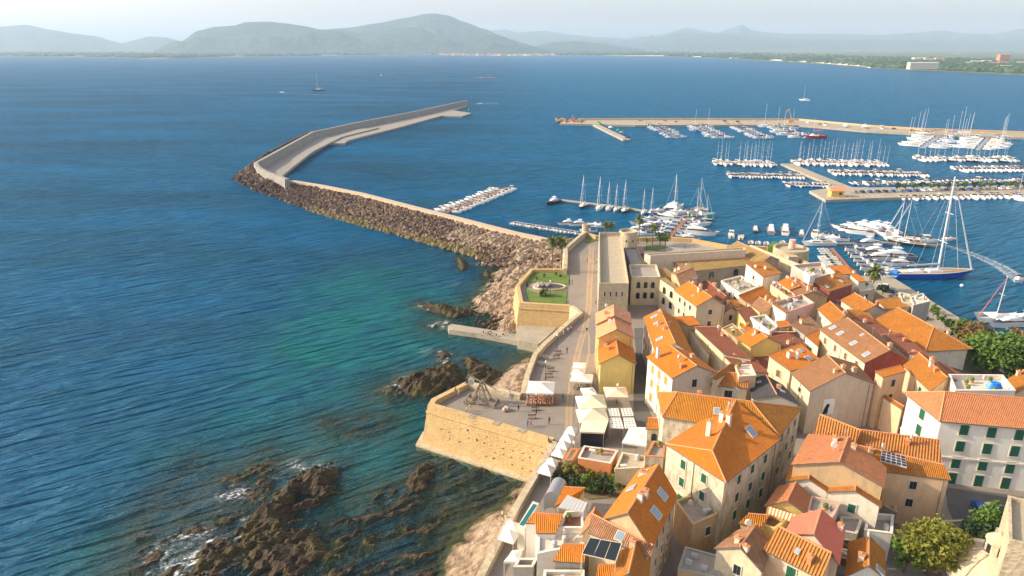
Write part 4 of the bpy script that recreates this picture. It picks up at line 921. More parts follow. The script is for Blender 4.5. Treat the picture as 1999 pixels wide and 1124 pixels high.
house('house with ribbed orange roof tilting to the camera beside the grey flat blocks',(1730,604),(1773,600),(1714,586),13,'shed',1.1,C=(1752,580),wall='mauve',roof='amber',win={'F':(DK,5,.7)},wh=1.)
house('taller grey flat block nearest the quay wall',(1783,598),(1816,590),(1776,583),14,'flat',C=(1800,574),wall='greywall',roof='pale',win=None,para=.3,wmats='pale')
house('lower grey flat block left of the quay wall block, with sheet roof',(1760,592),(1784,596),(1754,573),13.5,'flat',C=(1775,577),wall='greywall',roof='gravel',win=None,para=.4,wmats='cream')
house('house with two pale skylights in its rust roof and a dark red side wall',(1620,569),(1664,555),(1592,552),13.8,'shed',1.4,C=(1636,532),wall='redwall',roof='orange2',win=None,sky=[('L',.15,.4,.9),('L',.75,.4,.9)])
house('rust roofed house right behind the two-skylight roof, next to the big palm',(1676,550),(1690,549),(1640,520),12,'shed',.8,C=(1655,519),wall='ivory',roof='orange',win=None)
house('bright orange roof of the house closest to the harbour boats',(1640,536),(1665,534),(1618,521),12.5,'shed',.8,C=(1650,519),wall='ivory',roof='orange',win=None)
house('plain tan cube building below the big palm',(1678,571),(1708,565),(1675,553),9.5,'flat',C=(1703,548),wall='beige',roof='pale',win={'F':(DK,3,.5)},para=.2,wmats='cream')
house('small house with a blue-framed window left of the tan cube',(1660,566),(1674,563),(1660,553),9.5,'flat',wall='mauve',roof='pale',win={'F':(DK,2,1)},para=.2,rows=1,wmats='cream')
house('white and mauve house with roof terrace near the stone harbour tower',(1586,548),(1620,539),(1545,522),15,'flat',C=(1603,516),wall='pink',roof='terrace',win=None,para=.8,wmats='white')
house('white cubic roof room standing on the white and mauve house',(1581,541),(1592,537),(1570,530),17.3,'flat',wall='white',roof='pale',win=None,para=.2,base=14.8,wmats='white')
house('twin orange gable roofs with white dormer near the pink house',(1536,568),(1582,567),(1514,555),14.2,'d',1.4,wall='cream',roof='orange',win=None,ch=[('R',.5,.8,.9,'white'),('L',.2,.7,.8)],C=(1560,545))
house('brick-brown house with shallow dark gable and blind wall',(1551,581),(1615,580),(1536,563),14.,'d',1.6,wall='tanwall',roof='brown',win=None,ch=[('L',.2,.9,1.5,'ivory')],C=(1588,560))
house('pink house with blind front and white side dotted with small windows',(1530,617),(1589,597),(1505,596),15,'flat',C=(1565,580),wall='pink',roof='terrace',win={'L':(DK,2.6,.8),'F':(DK,9,.6)},wh=.9,ww=.8,para=.8,wmats='pink',rows=2)
house('orange roof strip along the white side of the pink house',(1534,612),(1540,609),(1508,594),16.,'shed',.3,C=(1514,592),wall='white',roof='orange2',win=None,over=.1,base=12)
house('house with rough sand-brown tile roof between the pink house and the five-skylight house',(1571,653),(1604,642),(1542,632),14.2,'shed',1.1,C=(1580,619),wall='greywall',roof='oldtile',win={'L':(DK,3,.8)},wh=1.2)
house('bright orange roofed house leaning against the five-skylight house',(1597,677),(1600,668),(1573,656),14.3,'shed',.8,C=(1600,644),wall='ivory',roof='orange',win={'L':(G,3,.9)},wh=1.2,over=.15)
house('white stepped gable house with small square windows and dark orange roof',(1630,634),(1664,622),(1597,603),14.8,'d',1.6,C=(1640,598),wall='ivory',roof='orange2',win={'L':(DK,3,.9)},ww=.8,wh=1.)
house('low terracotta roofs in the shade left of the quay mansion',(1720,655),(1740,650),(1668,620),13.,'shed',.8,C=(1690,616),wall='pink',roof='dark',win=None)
house('rust roofed courtyard house behind the shaded terracotta roofs',(1668,622),(1708,628),(1655,606),13.,'shed',.7,C=(1690,606),wall='mauve',roof='orange2',win=None)
house('dark roof range filling the lane side behind the maroon gable',(1800,720),(1850,722),(1722,655),14.2,'shed',.8,C=(1760,652),wall='pink',roof='dark',win=None)
house('salmon flat terrace house with long blank wall facing the alley',(1547,588),(1552,577),(1504,558),14.5,'flat',C=(1515,551),wall='peach',roof='oldtile',win=None,para=.3,wmats='peach')
house('tall white house with rust roof rising over the alley at the fort',(1490,541),(1524,533),(1457,514),16,'shed',1.2,C=(1493,511),wall='ivory',roof='orange2',win={'L':(DK,6,.7)},wh=1.1)
house('white roof terrace house with small blue pool near the fort wing',(1446,577),(1482,562),(1407,551),14,'flat',C=(1446,541),wall='white',roof='gravel',win={'L':(DK,3,.9)},wh=1.,para=.5,wmats='white')
house('orange house with twin dark slopes below the white roof terrace',(1457,589),(1502,573),(1443,577),14.5,'shed',1.3,C=(1488,560),wall='peach',roof='orange',win=None)
house('low orange terrace roof with plants in the middle of the old town',(1474,600),(1516,583),(1459,589),14,'shed',.8,C=(1500,574),wall='peach',roof='orange2',win=None)
house('yellow gabled house with old tiles in the centre of the old town',(1492,612),(1520,602),(1468,596),14.3,'d',1.6,C=(1496,588),wall='yellow',roof='oldtile',win={'L':(DK,3,.8)},wh=1.,ch=[('R',.6,.8,1.4,'yellow')])
house('little yellow house with dark roof above the alley of the old town',(1456,629),(1482,619),(1441,605),14.2,'shed',1.,C=(1465,600),wall='yellow',roof='dark',win={'L':(G,3,.8)},wh=1.)
house('white house with arched grey metal roof in the centre of the old town',(1502,650),(1520,640),(1464,622),14.5,'flat',C=(1494,617),wall='white',roof='terrace',win={'L':(DK,3,.8)},ww=.8,wh=.9,para=.4,wmats='white')
house('dark red walled house with terrace and green parasol beside the arched metal roof',(1503,652),(1552,652),(1500,640),13.8,'flat',C=(1545,636),wall='redwall',roof='oldtile',win=None,para=.5,wmats='peach')
house('small orange roof above the dark red walled terrace',(1520,640),(1543,637),(1518,629),14.8,'shed',.5,C=(1536,627),wall='peach',roof='orange',win=None)
house('long low orange lean-to at the foot of the white house with arched metal roof',(1461,651),(1470,646),(1446,636),12.6,'shed',.5,C=(1456,631),wall='cream',roof='orange',win=None)
house('brown roof house in the shade in front of the dark red walled terrace',(1540,690),(1575,675),(1500,660),13.2,'shed',.6,C=(1545,652),wall='pink',roof='dark',win=None)
house('low lichen covered roof in the shade beside the cream long-roofed house',(1440,665),(1458,655),(1408,642),13,'flat',C=(1430,632),wall='tanwall',roof='lichen',win=None,para=.1,wmats='tanwall')
house('shaded rust roof between the yellow gabled house and the sunken white terrace',(1530,760),(1560,752),(1440,700),12.6,'shed',.6,C=(1500,690),wall='cream',roof='dark',win=None,sky=[('L',.3,.5,1.)])
house('grey roof room on the shaded roof behind the poster gable',(1628,743),(1670,735),(1625,728),19.,'flat',wall='greywall',roof='pale',win=None,base=15,para=.15,wmats='pale')
print('windows',NWIN[0])
# barrel vault, pergola, pool, roof tanks
def simple(name,mb,mats,label,cat,group=None,smooth=False):
    v=np.array(mb.v); c=Vector((float(v[:,0].mean()),float(v[:,1].mean()),float(v[:,2].min())))
    mb.v=[(x-c.x,y-c.y,z-c.z) for x,y,z in mb.v]; o=mb.build(name,mats,None,smooth,c); tag(o,label,cat,group); return o
b=MB(); a,c,d=W(1062,973,11.5),W(1093,978,11.5),W(1077,944,11.5); ax=(d-a); q=c-a
for k in range(10):
    t0,t1=math.pi*k/10,math.pi*(k+1)/10
    f=lambda t:a+q*(.5-.5*math.cos(t))+Vector((0,0,1.5*math.sin(t)))
    b.face([f(t0),f(t1),f(t1)+ax,f(t0)+ax]); b.face([f(t1)-Vector((0,0,3)),f(t0)-Vector((0,0,3)),f(t0),f(t1)][::-1])
simple('barrel_roof',b,[M['metal']],'grey barrel vaulted roof beside the hedge above the tents','roof')
b=MB(); a,c,e,d=[W(x,y,z) for x,y,z in ((1089,990,16.2),(1139,1000,16.4),(1147,981,16.9),(1108,966,16.9))]
for k in range(7):
    f0,f1=k/7+.008,(k+1)/7-.008; b.face([a.lerp(c,f0),a.lerp(c,f1),d.lerp(e,f1),d.lerp(e,f0)]); b.face([x-Vector((0,0,.1)) for x in (a.lerp(c,f0),a.lerp(c,f1),d.lerp(e,f1),d.lerp(e,f0))][::-1])
for x in (a,c,e,d): b.tube(x-Vector((0,0,2.8)),x,.07)
simple('pergola',b,[M['rubber']],'grey slatted pergola over the foreground roof terrace','pergola')
b=MB()
for k,(x,y) in enumerate([(1136,1081),(1202,1096),(1214,1060),(1152,1049)]): pass
a,c,e,d=[W(x,y,18.3) for x,y in ((1136,1081),(1202,1096),(1214,1060),(1152,1049))]
for k in range(3):
    f0,f1=k/3+.01,(k+1)/3-.01; b.face([a.lerp(c,f0),a.lerp(c,f1),d.lerp(e,f1),d.lerp(e,f0)]); b.face([x-Vector((0,0,.05)) for x in (a.lerp(c,f0),a.lerp(c,f1),d.lerp(e,f1),d.lerp(e,f0))][::-1])
for x in (a,c,e,d): b.tube(x-Vector((0,0,3.2)),x,.06,.06,6,1)
for p,q in ((a,c),(c,e),(e,d),(d,a)): b.tube(p,q,.06,.06,6,1)
simple('shade_canopy',b,[M['mesh'],M['frame']],'black three-panel shade canopy over a roof terrace at the bottom','canopy')
b=MB(); Q=[W(x,y,12.) for x,y in ((1010,1028),(1024,1032),(1052,982),(1040,978))]; b.prism([(p.x,p.y) for p in Q],8,12)
b.prism([((p.x+Q[0].x*0)*.0+p.x,p.y) for p in [W(x,y,12.05) for x,y in ((1014,1024),(1022,1026),(1048,985),(1041,983))]],12,12.05,1)
simple('pool_terrace',b,[M['ivory'],plain('pool_water',(.01,.16,.2),.1)],'narrow turquoise pool in a cream walled terrace above the path','pool')
b=MB(); a=W(1941,751,20.2)
for k in range(26):
    t=k/25*math.pi*2; b.tube(a+Vector((math.cos(t)*1.1,math.sin(t)*.6,-.6)),a+Vector((math.cos(t)*.6,math.sin(t)*.3,.3+.15*(k%2))),.5,.35,5)
simple('tarpaulin',b,[M['bluetarp']],'crumpled bright blue tarpaulin on the white roof terrace','tarpaulin')
b=MB(); q=[W(x,y,z) for x,y,z in ((1718,902,18.7),(1770,915,18.7),(1766,894,19.4),(1721,882,19.4))]
up=Vector((0,0,.3)); b.face([x+up for x in q],1); b.face([x+up*.3 for x in q][::-1],1)
for i in range(5):
    for j in range(4):
        g=lambda u,v:(q[0].lerp(q[1],u)).lerp(q[3].lerp(q[2],u),v)+up*1.12
        b.face([g(i/5+.015,j/4+.02),g((i+1)/5-.015,j/4+.02),g((i+1)/5-.015,(j+1)/4-.02),g(i/5+.015,(j+1)/4-.02)],0)
simple('solar_panel',b,[M['solar'],M['frame']],'grid of dark solar panes in white frames on the tan house roof','solar panel')
a_,b2_,d_=W(1838,817,20.5),W(2045,835,20.5),W(1774,767,20.5); pc=PAL.location
for zc,hh_,dd_ in ((20.1,.5,.35),(13.2,.3,.2)):
    for p_,q_ in ((a_,b2_),(d_,a_)):
        t=(q_-p_); Lx=t.length; t=t.normalized(); n=Vector((t.y,-t.x,0)); c_=(p_+q_)/2+n*dd_/2; k=MB(); k.box((c_.x-pc.x,c_.y-pc.y,zc-pc.z),(Lx-.01,dd_,hh_),0,math.atan2(t.y,t.x)); k.build('cornice',M['ivory'],PAL)
# striped awnings
for q4,lb in ((((1497,1000,15.6),(1548,1017,15.6),(1553,1005,16.2),(1500,988,16.2)),'orange and yellow striped awning over the cluttered roof terrace'),(((1689,996,12.8),(1711,998,12.8),(1711,988,13.3),(1690,985,13.3)),'small yellow striped awning on the white terraced front')):
    q_=[W(*x) for x in q4]; b=MB(); n_=16
    for k in range(n_):
        f0,f1=k/n_,(k+1)/n_; A_=[q_[0].lerp(q_[1],f0),q_[0].lerp(q_[1],f1),q_[3].lerp(q_[2],f1),q_[3].lerp(q_[2],f0)]; b.face(A_,k%2); b.face([A_[0]-Vector((0,0,.25)),A_[1]-Vector((0,0,.25)),A_[1],A_[0]],k%2)
    simple('awning',b,[M['terra'],M['canvasc']],lb,'awning')
# poster on the shade-toned gable
p0=W(1582,762,17.6); p1=W(1706,748,17.6); t=(p1-p0).normalized(); n=Vector((t.y,-t.x,0)); c=p0+t*4.6+n*.06; c.z=13.6
root=empty('poster',c,math.atan2(t.y,t.x)); tag(root,'white poster with dark bent silhouette on the blind shade-toned gable','poster')
b=MB(); b.box((0,0,0),(2.5,.08,3.3)); b.build('sheet',M['gel'],root)
b=MB(); pts=[(-1.2,-1.6),(-.1,-1.6),(.0,-1.),(-.05,-.4),(.15,.1),(.05,.55),(-.2,.7),(-.5,.5),(-.75,.1),(-.95,-.4),(-1.1,-1.)]; b.face([(x,-.05,z) for x,z in pts]); b.build('silhouette',M['mesh'],root)
# dome church at the lower right
ch=empty('church',W(1935,1105,12)); tag(ch,'domed stone church with small lantern at the lower right corner','church')
b=MB(); b.lathe((0,0,-6),[(5.6,0),(5.6,4.6),(5.9,4.8),(5.9,5.1)],8); b.build('drum',M['stonepale'],ch)
b=MB(); b.lathe((0,0,-.9),[(5.7,0),(5.3,1.),(4.3,2.1),(3.,2.9),(1.5,3.3),(1.4,3.35)],32)
for k in range(8):
    a=k*math.pi/4+.39
    pr=[(5.75,0),(5.35,1.02),(4.35,2.14),(3.05,2.94),(1.5,3.36)]
    for (r0_,z0_),(r1_,z1_) in zip(pr[:-1],pr[1:]): b.tube((r0_*math.cos(a),r0_*math.sin(a),z0_-.9),(r1_*math.cos(a),r1_*math.sin(a),z1_-.9),.12,.12,4)
b.build('dome',M['beige'],ch,smooth=True)
ln=MB(); ln.lathe((0,0,2.3),[(1.35,0),(1.35,1.9),(1.55,2.),(1.55,2.15),(1.1,2.6),(.5,3.),(.15,3.2),(.12,3.7)],12)
lo=ln.build('lantern',M['stonepale'],ch)
for k in range(6):
    a=k*math.pi/3+.2; q=MB(); q.box((1.36*math.cos(a),1.36*math.sin(a),3.25),(.1,.5,1.3),0,a); q.build('window',M['glass'],lo)
fac=house('stone church front with volutes standing at the right edge',(1968,1062),(2040,1080),(1966,975),20,'flat',wall='stonepale',roof='gravel',win=None,para=.6,name='chapel',cat='church',wmats='stonepale')
house('square stone sacristy between church front and dome',(1935,1062),(1962,1068),(1944,1035),14,'flat',wall='stonepale',roof='gravel',win=None,para=.4,name='sacristy',cat='church',wmats='stonepale')
# yard walls bottom right
house('low stone garden wall terrace behind the big olive-yellow tree',(1846,1080),(1892,1078),(1836,1020),9.6,'flat',wall='stonepale',roof='paving',win=None,para=.3,name='garden_terrace',cat='terrace',wmats='cream')
house('small yard building with wooden gates in front of the tan house',(1725,990),(1750,1002),(1722,960),11,'flat',wall='greywall',roof='terrace',win=None,para=.2,wmats='beige')
# ---------------------------------------------------------------- town ground, bastions, promenade
edge=[(905,1180),(935,1112),(1002,985),(1077,860)]          # promenade edge below bastion 1
bast1=[(1077,860),(835,790),(842,778),(912,743),(962,754),(1019,767)]
prom=[(1019,767),(1023,735),(1031,712),(1040,690),(1060,668),(1094,638),(1129,609),(1112,597)]
bast2=[(1112,597),(1014,591),(1007,556),(1035,524),(1100,524)]
prom2=[(1100,524),(1102,498),(1101,483),(1128,460),(1141,451)]
north=[(1141,451),(1165,459),(1212,460),(1250,462),(1300,461),(1352,465),(1421,478),(1500,480),(1560,500),(1592,520)]
def P8(l,z=9.2): return [W(x,y,z) for x,y in l]
outline=[]
for l in (edge,bast1,prom,bast2,prom2,north):
    for p in P8(l):
        if not outline or (outline[-1]-p).length>.3: outline.append(p)
poly=[(p.x,p.y) for p in outline]+[(104,225),(104,60),(10,40),(-12,60)]
bm=bmesh.new(); vs=[bm.verts.new((x,y,8)) for x,y in poly]; f=bm.faces.new(vs); bmesh.ops.triangulate(bm,faces=[f])
me=bpy.data.meshes.new('promenade'); bm.to_mesh(me); bm.free(); me.materials.append(M['paving'])
me.update()
if me.polygons[0].normal.z<0: me.flip_normals()
o=bpy.data.objects.new('promenade',me); COL.objects.link(o); tag(o,kind='structure')
# slope down to the harbour and quay
b=MB(); b.face([(104,60,8),(122,60,2.4),(122,228,2.4),(104,225,8)]); tag(b.build('bank',M['soil']),kind='structure')
b=MB(); qy=[(137,40),(137,231),(127,235),(104,241),(104,225),(121,232),(122,40)]
b.prism(qy,-2,1.6); tag(b.build('quay',M['quay']),kind='structure')
b=MB(); path_wall(b,[Vector((122.2,60,0)),Vector((122.2,150,0)),Vector((122.2,186,0))],.5,1.6,3.4); tag(b.build('retaining_wall',M['stonedark']),'low grey stone retaining wall between the quay and the planted bank','wall')
# ramparts
def rampart(l,label,hbat=1.4,mat='stone',z=9.2,th=1.2,zb=-1.5,ledge=False):
    P=P8(l,z); root=empty('rampart',(P[len(P)//2].x,P[len(P)//2].y,0)); c=root.location.copy()
    tag(root,label,'rampart')
    # outward normal = left of travel (sea side)
    def nrm(k):
        def s(i): t=(P[i+1]-P[i]).normalized(); return Vector((-t.y,t.x,0))
        if k==0: return s(0)
        if k==len(P)-1: return s(k-1)
        a,b_=s(k-1),s(k); n=(a+b_).normalized(); return n/max(.45,n.dot(a))
    b=MB(); u=0
    cord=[]
    for i in range(len(P)-1):
        p,q=P[i]-c,P[i+1]-c; np_,nq=nrm(i),nrm(i+1)
        o1,o2=p+np_*hbat,q+nq*hbat; o1.z=zb; o2.z=zb
        b.face([p,q,o2,o1]); b.face([p-np_*th,q-nq*th,q,p])
        i1,i2=p-np_*th,q-nq*th; b.face([Vector((i1.x,i1.y,7.9)),Vector((i2.x,i2.y,7.9)),i2,i1])
        if i==0: b.face([p,o1,Vector((i1.x,i1.y,7.9)),i1])
        if i==len(P)-2: b.face([q,i2,Vector((i2.x,i2.y,7.9)),o2])
        zc=7.6; k=(z-zc)/(z-zb); cord.append((p+np_*(hbat*k+.08)+Vector((0,0,zc-z)),q+nq*(hbat*k+.08)+Vector((0,0,zc-z))))
    b.build('masonry',M[mat],root)
    b=MB()
    for p,q in cord: b.tube(p,q,.16,.16,6)
    b.build('string_course',M[mat],root)
    if ledge:
        b=MB()
        for i in range(len(P)-1):
            p,q=P[i]-c,P[i+1]-c; np_,nq=nrm(i),nrm(i+1)
            a1,a2=p+np_*(hbat-.3),q+nq*(hbat-.3); e1,e2=p+np_*(hbat+.9),q+nq*(hbat+.9)
            for v in (a1,a2,e1,e2): v.z=.45
            b.face([a1,a2,e2,e1]); f1,f2=e1.copy(),e2.copy(); f1.z=f2.z=-2; b.face([e1,e2,f2,f1])
        b.build('footing',M['stonepale'],root)
    return root,P
r1,PB=rampart(bast1[:4],'high golden stone bastion front standing in the sea below the trebuchet',1.6,ledge=True)
rampart(bast1[3:],'low return wall of the trebuchet bastion above the pebble beach',.8,'stonepale')
rampart(edge,'long parapet wall of the lower promenade down to the bottom edge',.8,'stonepale')
rampart(prom,'curving sea wall of the promenade between the two bastions',.9,'stonepale')
rampart(bast2,'golden stone bastion carrying the lawn and the round fountain',1.4)
rampart(prom2,'tall pale wall running from the lawn bastion to the small round turret',1.,'stonepale',z=10.2)
rampart(north,'harbour side fortress wall behind the fort hall',.8,'stone',z=9.6)
# put-log holes and embrasures of bastion 1
rnd=random.Random(4); a,c_=PB[0],PB[1]; t=(c_-a).normalized(); n=Vector((-t.y,t.x,0)); Lw=(c_-a).length
for k in range(34):
    f=.06+.88*((k%12)+rnd.uniform(-.2,.2))/12; zz=rnd.choice([2.,3.4,4.8,6.2])+rnd.uniform(-.2,.2); kk=(9.2-zz)/10.7*1.6
    q=a+t*Lw*f+n*(kk+.01)-r1.location; b=MB(); b.box((q.x,q.y,zz),(.2,.16,.2),0,math.atan2(t.y,t.x)); b.build('putlog_hole',M['black'],r1)
for f in (.37,.57,.77):
    f=1-f; q=a+t*Lw*f-n*.5-r1.location; b=MB(); b.box((q.x,q.y,9.22),(1.5,1.3,.1),0,math.atan2(t.y,t.x)); b.build('embrasure',M['stonedark'],r1)
# small turret and round towers
def tower(px_,py_,zt,r,h,label,mat='stonepale',name='round_tower',rim=.5):
    c=W(px_,py_,zt); root=empty(name,(c.x,c.y,zt-h)); tag(root,label,'tower')
    b=MB(); b.lathe((0,0,0),[(r*1.08,0),(r,h-.6),(r+.12,h-.5),(r+.12,h-.35),(r,h-.3),(r,h),(r-rim,h)],28); 
    b.f.pop(); b.m.pop(); b.uv.pop()
    b.build('wall',M[mat],root,smooth=False); b=MB(); b.lathe((0,0,h-.9),[(r-rim,0),(r-rim,.02)],28); b.build('floor',M['gravel'],root)
    b=MB(); b.lathe((0,0,h-.9),[(r-rim,.9),(r-rim,0)],28); b.f.pop(); b.m.pop(); b.uv.pop(); b.build('inner_wall',M[mat],root)
    for k in range(4):
        a=-math.pi/2+(k-1.5)*.7; q=MB(); q.box((r*1.03*math.cos(a),r*1.03*math.sin(a),h*.55),(.35,.45,.6),0,a); q.build('slit_window',M['glass'],root)
    return root
tower(1227,450,15.,3.4,7,'squat round stone tower rising behind the fort hall roof')
tower(1143,437,12.6,1.35,12,'small round sentry turret at the tip of the promenade wall',name='sentry_turret',rim=.3)
t3=tower(1545,483,12,6.,10,'broad round stone tower by the harbour with pinkish turret on top')
b=MB(); b.lathe((.6,1.2,9.4),[(1.2,0),(1.1,3.),(1.2,3.2)],12); b.build('turret',M['pink'],t3)
b=MB(); b.box((-2.2,-6.2,5),(3.4,4,8)); b.build('stair_block',M['stonepale'],t3)
# ramps beside the harbour tower
for pts,lb in (([(1465,478),(1500,492),(1590,527)],'pale coped parapet of the ramp beside the harbour tower, nearer one'),([(1445,474),(1478,490),(1512,509)],'pale coped parapet climbing behind the barracks roof')):
    b=MB(); path_wall(b,[W(x,y,12) for x,y in pts],.7,7,12); simple('parapet_wall',b,[M['cream']],lb,'wall')
# terrace bar roof behind fort hall
b=MB(); Q=[W(x,y,13) for x,y in ((1214,497),(1258,495),(1256,483),(1213,484))]; b.prism([(p.x,p.y) for p in Q],8,12.2); b.prism([(p.x,p.y) for p in Q],12.9,13,1)
for p in Q: b.tube((p.x,p.y,12.2),(p.x,p.y,12.9),.08)
simple('terrace_bar',b,[M['wood'],M['deckwood']],'dark timber terrace bar below the squat round tower','bar')
# fort terrace plaza and lawns
def sheet(name,px,z,mat,th=.12,label=None,cat=None,struct=True):
    Q=[W(x,y,z) for x,y in px]; b=MB(); b.prism([(p.x,p.y) for p in Q],z-th,z); o=b.build(name,M[mat])
    if struct: tag(o,kind='structure')
    return o
sheet('lawn',[(1026,552),(1046,528),(1110,528),(1111,556),(1085,550),(1050,549)],8.2,'grass')
sheet('lawn',[(1025,562),(1032,588),(1105,594),(1107,566),(1090,568),(1050,572)],8.2,'grass')
sheet('lawn',[(1141,473),(1150,462),(1169,460),(1168,468),(1150,473)],8.2,'grass')
sheet('lawn',[(1258,486),(1262,479),(1296,478),(1302,482),(1280,487)],8.2,'grass')
sheet('lawn',[(1499,480),(1508,471),(1522,473),(1518,482)],10.5,'grass',3)
sheet('garden',[(1080,935),(1090,912),(1180,908),(1250,918),(1225,968),(1150,975),(1100,955)],8.1,'soil')
sheet('gravel_terrace',[(1300,497),(1300,468),(1420,482),(1455,486)],8.06,'gravel' if False else 'terrace',.04)
sheet('landing',[(1008,640),(1035,618),(1105,622),(1060,664),(1050,672),(1010,664)],2.6,'quay',4)
# old jetty
b=MB(); Q=[W(x,y,1.5) for x,y in ((874,636),(882,632),(1000,650),(1058,663),(1050,673),(990,661),(930,650),(876,643))]; b.prism([(p.x,p.y) for p in Q],-2,1.5)
simple('jetty',b,[M['quay']],'old pale stone jetty reaching into the sea below the lawn bastion','jetty')
# paving bands
def band(pts,wd,mat,z):
    b=MB(); path_wall(b,[W(x,y,8) for x,y in pts],wd,z-.003,z); o=b.build('paving_band',M[mat]); tag(o,kind='structure')
band([(1080,935),(1103,880),(1110,840),(1111,790),(1119,730),(1130,680),(1142,640),(1149,600),(1152,540),(1155,480)],1.6,'bandpink',8.004)
band([(1076,935),(1099,880),(1106,840),(1107,790),(1114,730),(1126,680),(1138,640),(1145,600),(1148,540),(1151,480)],.5,'band',8.008)
band([(1084,935),(1107,880),(1114,840),(1115,790),(1123,730),(1134,680),(1146,640),(1153,600),(1156,540),(1159,480)],.5,'band',8.008)
band([(1145,640),(1150,655),(1150,690),(1140,730)],.5,'band',8.008)
# lanes
sheet('lane',[(1238,640),(1262,640),(1272,690),(1262,790),(1300,870),(1240,860),(1236,760),(1242,700)],8.03,'asphalt',.01)
sheet('lane',[(1845,950),(2050,985),(2050,1075),(1880,1060),(1850,990)],8.03,'asphalt',.01)
# ---------------------------------------------------------------- street furniture
lampM=MB(); lampM.tube((0,0,0),(0,0,4.2),.07,.05,8,0); lampM.tube((0,0,0),(0,0,.6),.14,.1,8,0)
lampH=MB(); lampH.lathe((0,0,4.2),[(.12,0),(.22,.1),(.24,.45),(.1,.6),(.02,.7)],8)
lm1=lampM.mesh('pole',[M['black']]); lm2=lampH.mesh('lantern',[M['canvas']])
for x,y,lb in [(1087,686,'street lamp by the sea wall between the two bastions, near the bicycles'),(1065,741,'street lamp beside the big white cafe parasol'),(1047,806,'street lamp at the open edge of the trebuchet plaza'),(1074,576,'street lamp on the fountain lawn'),(1076,530,'street lamp under the tall palms of the lawn bastion'),(1183,520,'street lamp against the fort hall'),(1204,788,'street lamp with white globe between the cafe canopies'),(1119,905,'white lamp beside the lowest terracotta terrace')]:
    c=W(x,y,8); r_=empty('street_lamp',c); link_mesh('pole',lm1,r_); link_mesh('lantern',lm2,r_); tag(r_,lb,'street lamp')
bench=MB(); bench.box((0,0,.45),(1.7,.5,.06)); bench.box((0,.25,.75),(1.7,.05,.35))
bl=MB(); 
for s in (-.7,.7): bl.box((s,0,.22),(.06,.45,.44)); bl.box((s,.25,.6),(.06,.06,.7))
bm1=bench.mesh('seat',[M['wood']]); bm2=bl.mesh('legs',[M['black']])
for i,(x,y) in enumerate([(1089,691),(1086,700),(1075,725),(1072,736),(1045,801),(1039,817)]):
    c=W(x,y,8); r_=empty('park_bench',c,R(5)); link_mesh('seat',bm1,r_); link_mesh('legs',bm2,r_)
    tag(r_,['dark bench nearest the lamp by the bicycles','dark bench between the lamp and the upper bicycles','dark bench just below the lower bicycles','dark bench just above the big white cafe parasol','dark bench on the plaza right under the big cafe parasol','dark bench at the open edge of the trebuchet plaza'][i],'bench')
# bicycles
bike=MB(); fr_=MB()
for s in (-.55,.55):
    for k in range(12):
        a0,a1=2*math.pi*k/12,2*math.pi*(k+1)/12; bike.tube((s+.33*math.cos(a0),0,.34+.33*math.sin(a0)),(s+.33*math.cos(a1),0,.34+.33*math.sin(a1)),.03,.03,4,0,False)
for p,q in (((-.55,0,.34),(-.1,0,.34)),((-.1,0,.34),(-.2,0,.85)),((-.2,0,.8),(.4,0,.8)),((-.1,0,.34),(.4,0,.8)),((.55,0,.34),(.38,0,1.)),((-.55,0,.34),(-.2,0,.8))): fr_.tube(p,q,.03,.03,5)
fr_.box((-.2,0,.9),(.25,.12,.05)); fr_.tube((.36,-.25,1.),(.36,.25,1.),.025)
k1,k2=bike.mesh('wheels',[M['black']]),fr_.mesh('frame',[M['rubber']])
for g_,(x0_,y0_) in enumerate(((1056,700),(1051,713))):
    for i in range(5):
        c=W(x0_+i*4.6,y0_+i*.9,8); r_=empty('bicycle',c,R(75+i*3)); link_mesh('wheels',k1,r_); link_mesh('frame',k2,r_); tag(r_,['grey bicycle parked in the upper row by the curving sea wall','grey bicycle parked in the lower row by the curving sea wall'][g_],'bicycle',['bicycles of the upper row','bicycles of the lower row'][g_])
# cafe canopies
rnd=random.Random(8)
def canopy(label,C4,z,rise,mat='canvas',drop=.35,tables=4,flat=False,group=None,cat='canopy'):
    q=[W(x,y,z) for x,y in C4]; c=sum(q,Vector())/4; L0=Vector((c.x,c.y,8)); root=empty('cafe_canopy',L0); tag(root,label,cat,group)
    b=MB(); pk=c+Vector((0,0,rise)); up=Vector((0,0,.03))
    for i in range(4):
        p,r_=q[i],q[(i+1)%4]
        if flat: pass
        else:
            m1=(p+r_)/2+Vector((0,0,-.08)); m2=(p+pk)/2-Vector((0,0,rise*.07)); m3=(r_+pk)/2-Vector((0,0,rise*.07))
            for tri in ((p,m1,m2),(m1,r_,m3),(m1,m3,m2),(m2,m3,pk)): b.face([x-L0 for x in tri])
        b.face([p-L0,r_-L0,r_-L0-Vector((0,0,drop)),p-L0-Vector((0,0,drop))])
    if flat: b.face([x-L0 for x in q]); b.face([x-L0-up for x in q][::-1])
    b.build('canvas',M[mat],root)
    if rise>0 and not flat:
        b=MB(); b.tube((0,0,0),pk-L0,.06,.05,6); b.build('pole',M['wood'],root)
    for i in range(4):
        b=MB(); s=q[i]+(c-q[i])*.06-L0; b.tube((s.x,s.y,0),(s.x,s.y,s.z-.05),.045); b.build('post',M['frame'],root)
    return root,q,c
tb=MB(); tb.lathe((0,0,.7),[(.42,0),(.42,.05)],10); tb.tube((0,0,0),(0,0,.7),.04); 
tbm=tb.mesh('cafe_table',[M['wood']])
chs=MB(); chs.box((0,0,.45),(.42,.42,.06)); chs.box((0,.2,.75),(.42,.05,.45))
chl=MB()
for sx_ in (-.17,.17):
    for sy_ in (-.17,.17): chl.tube((sx_,sy_,0),(sx_,sy_,.43),.02)
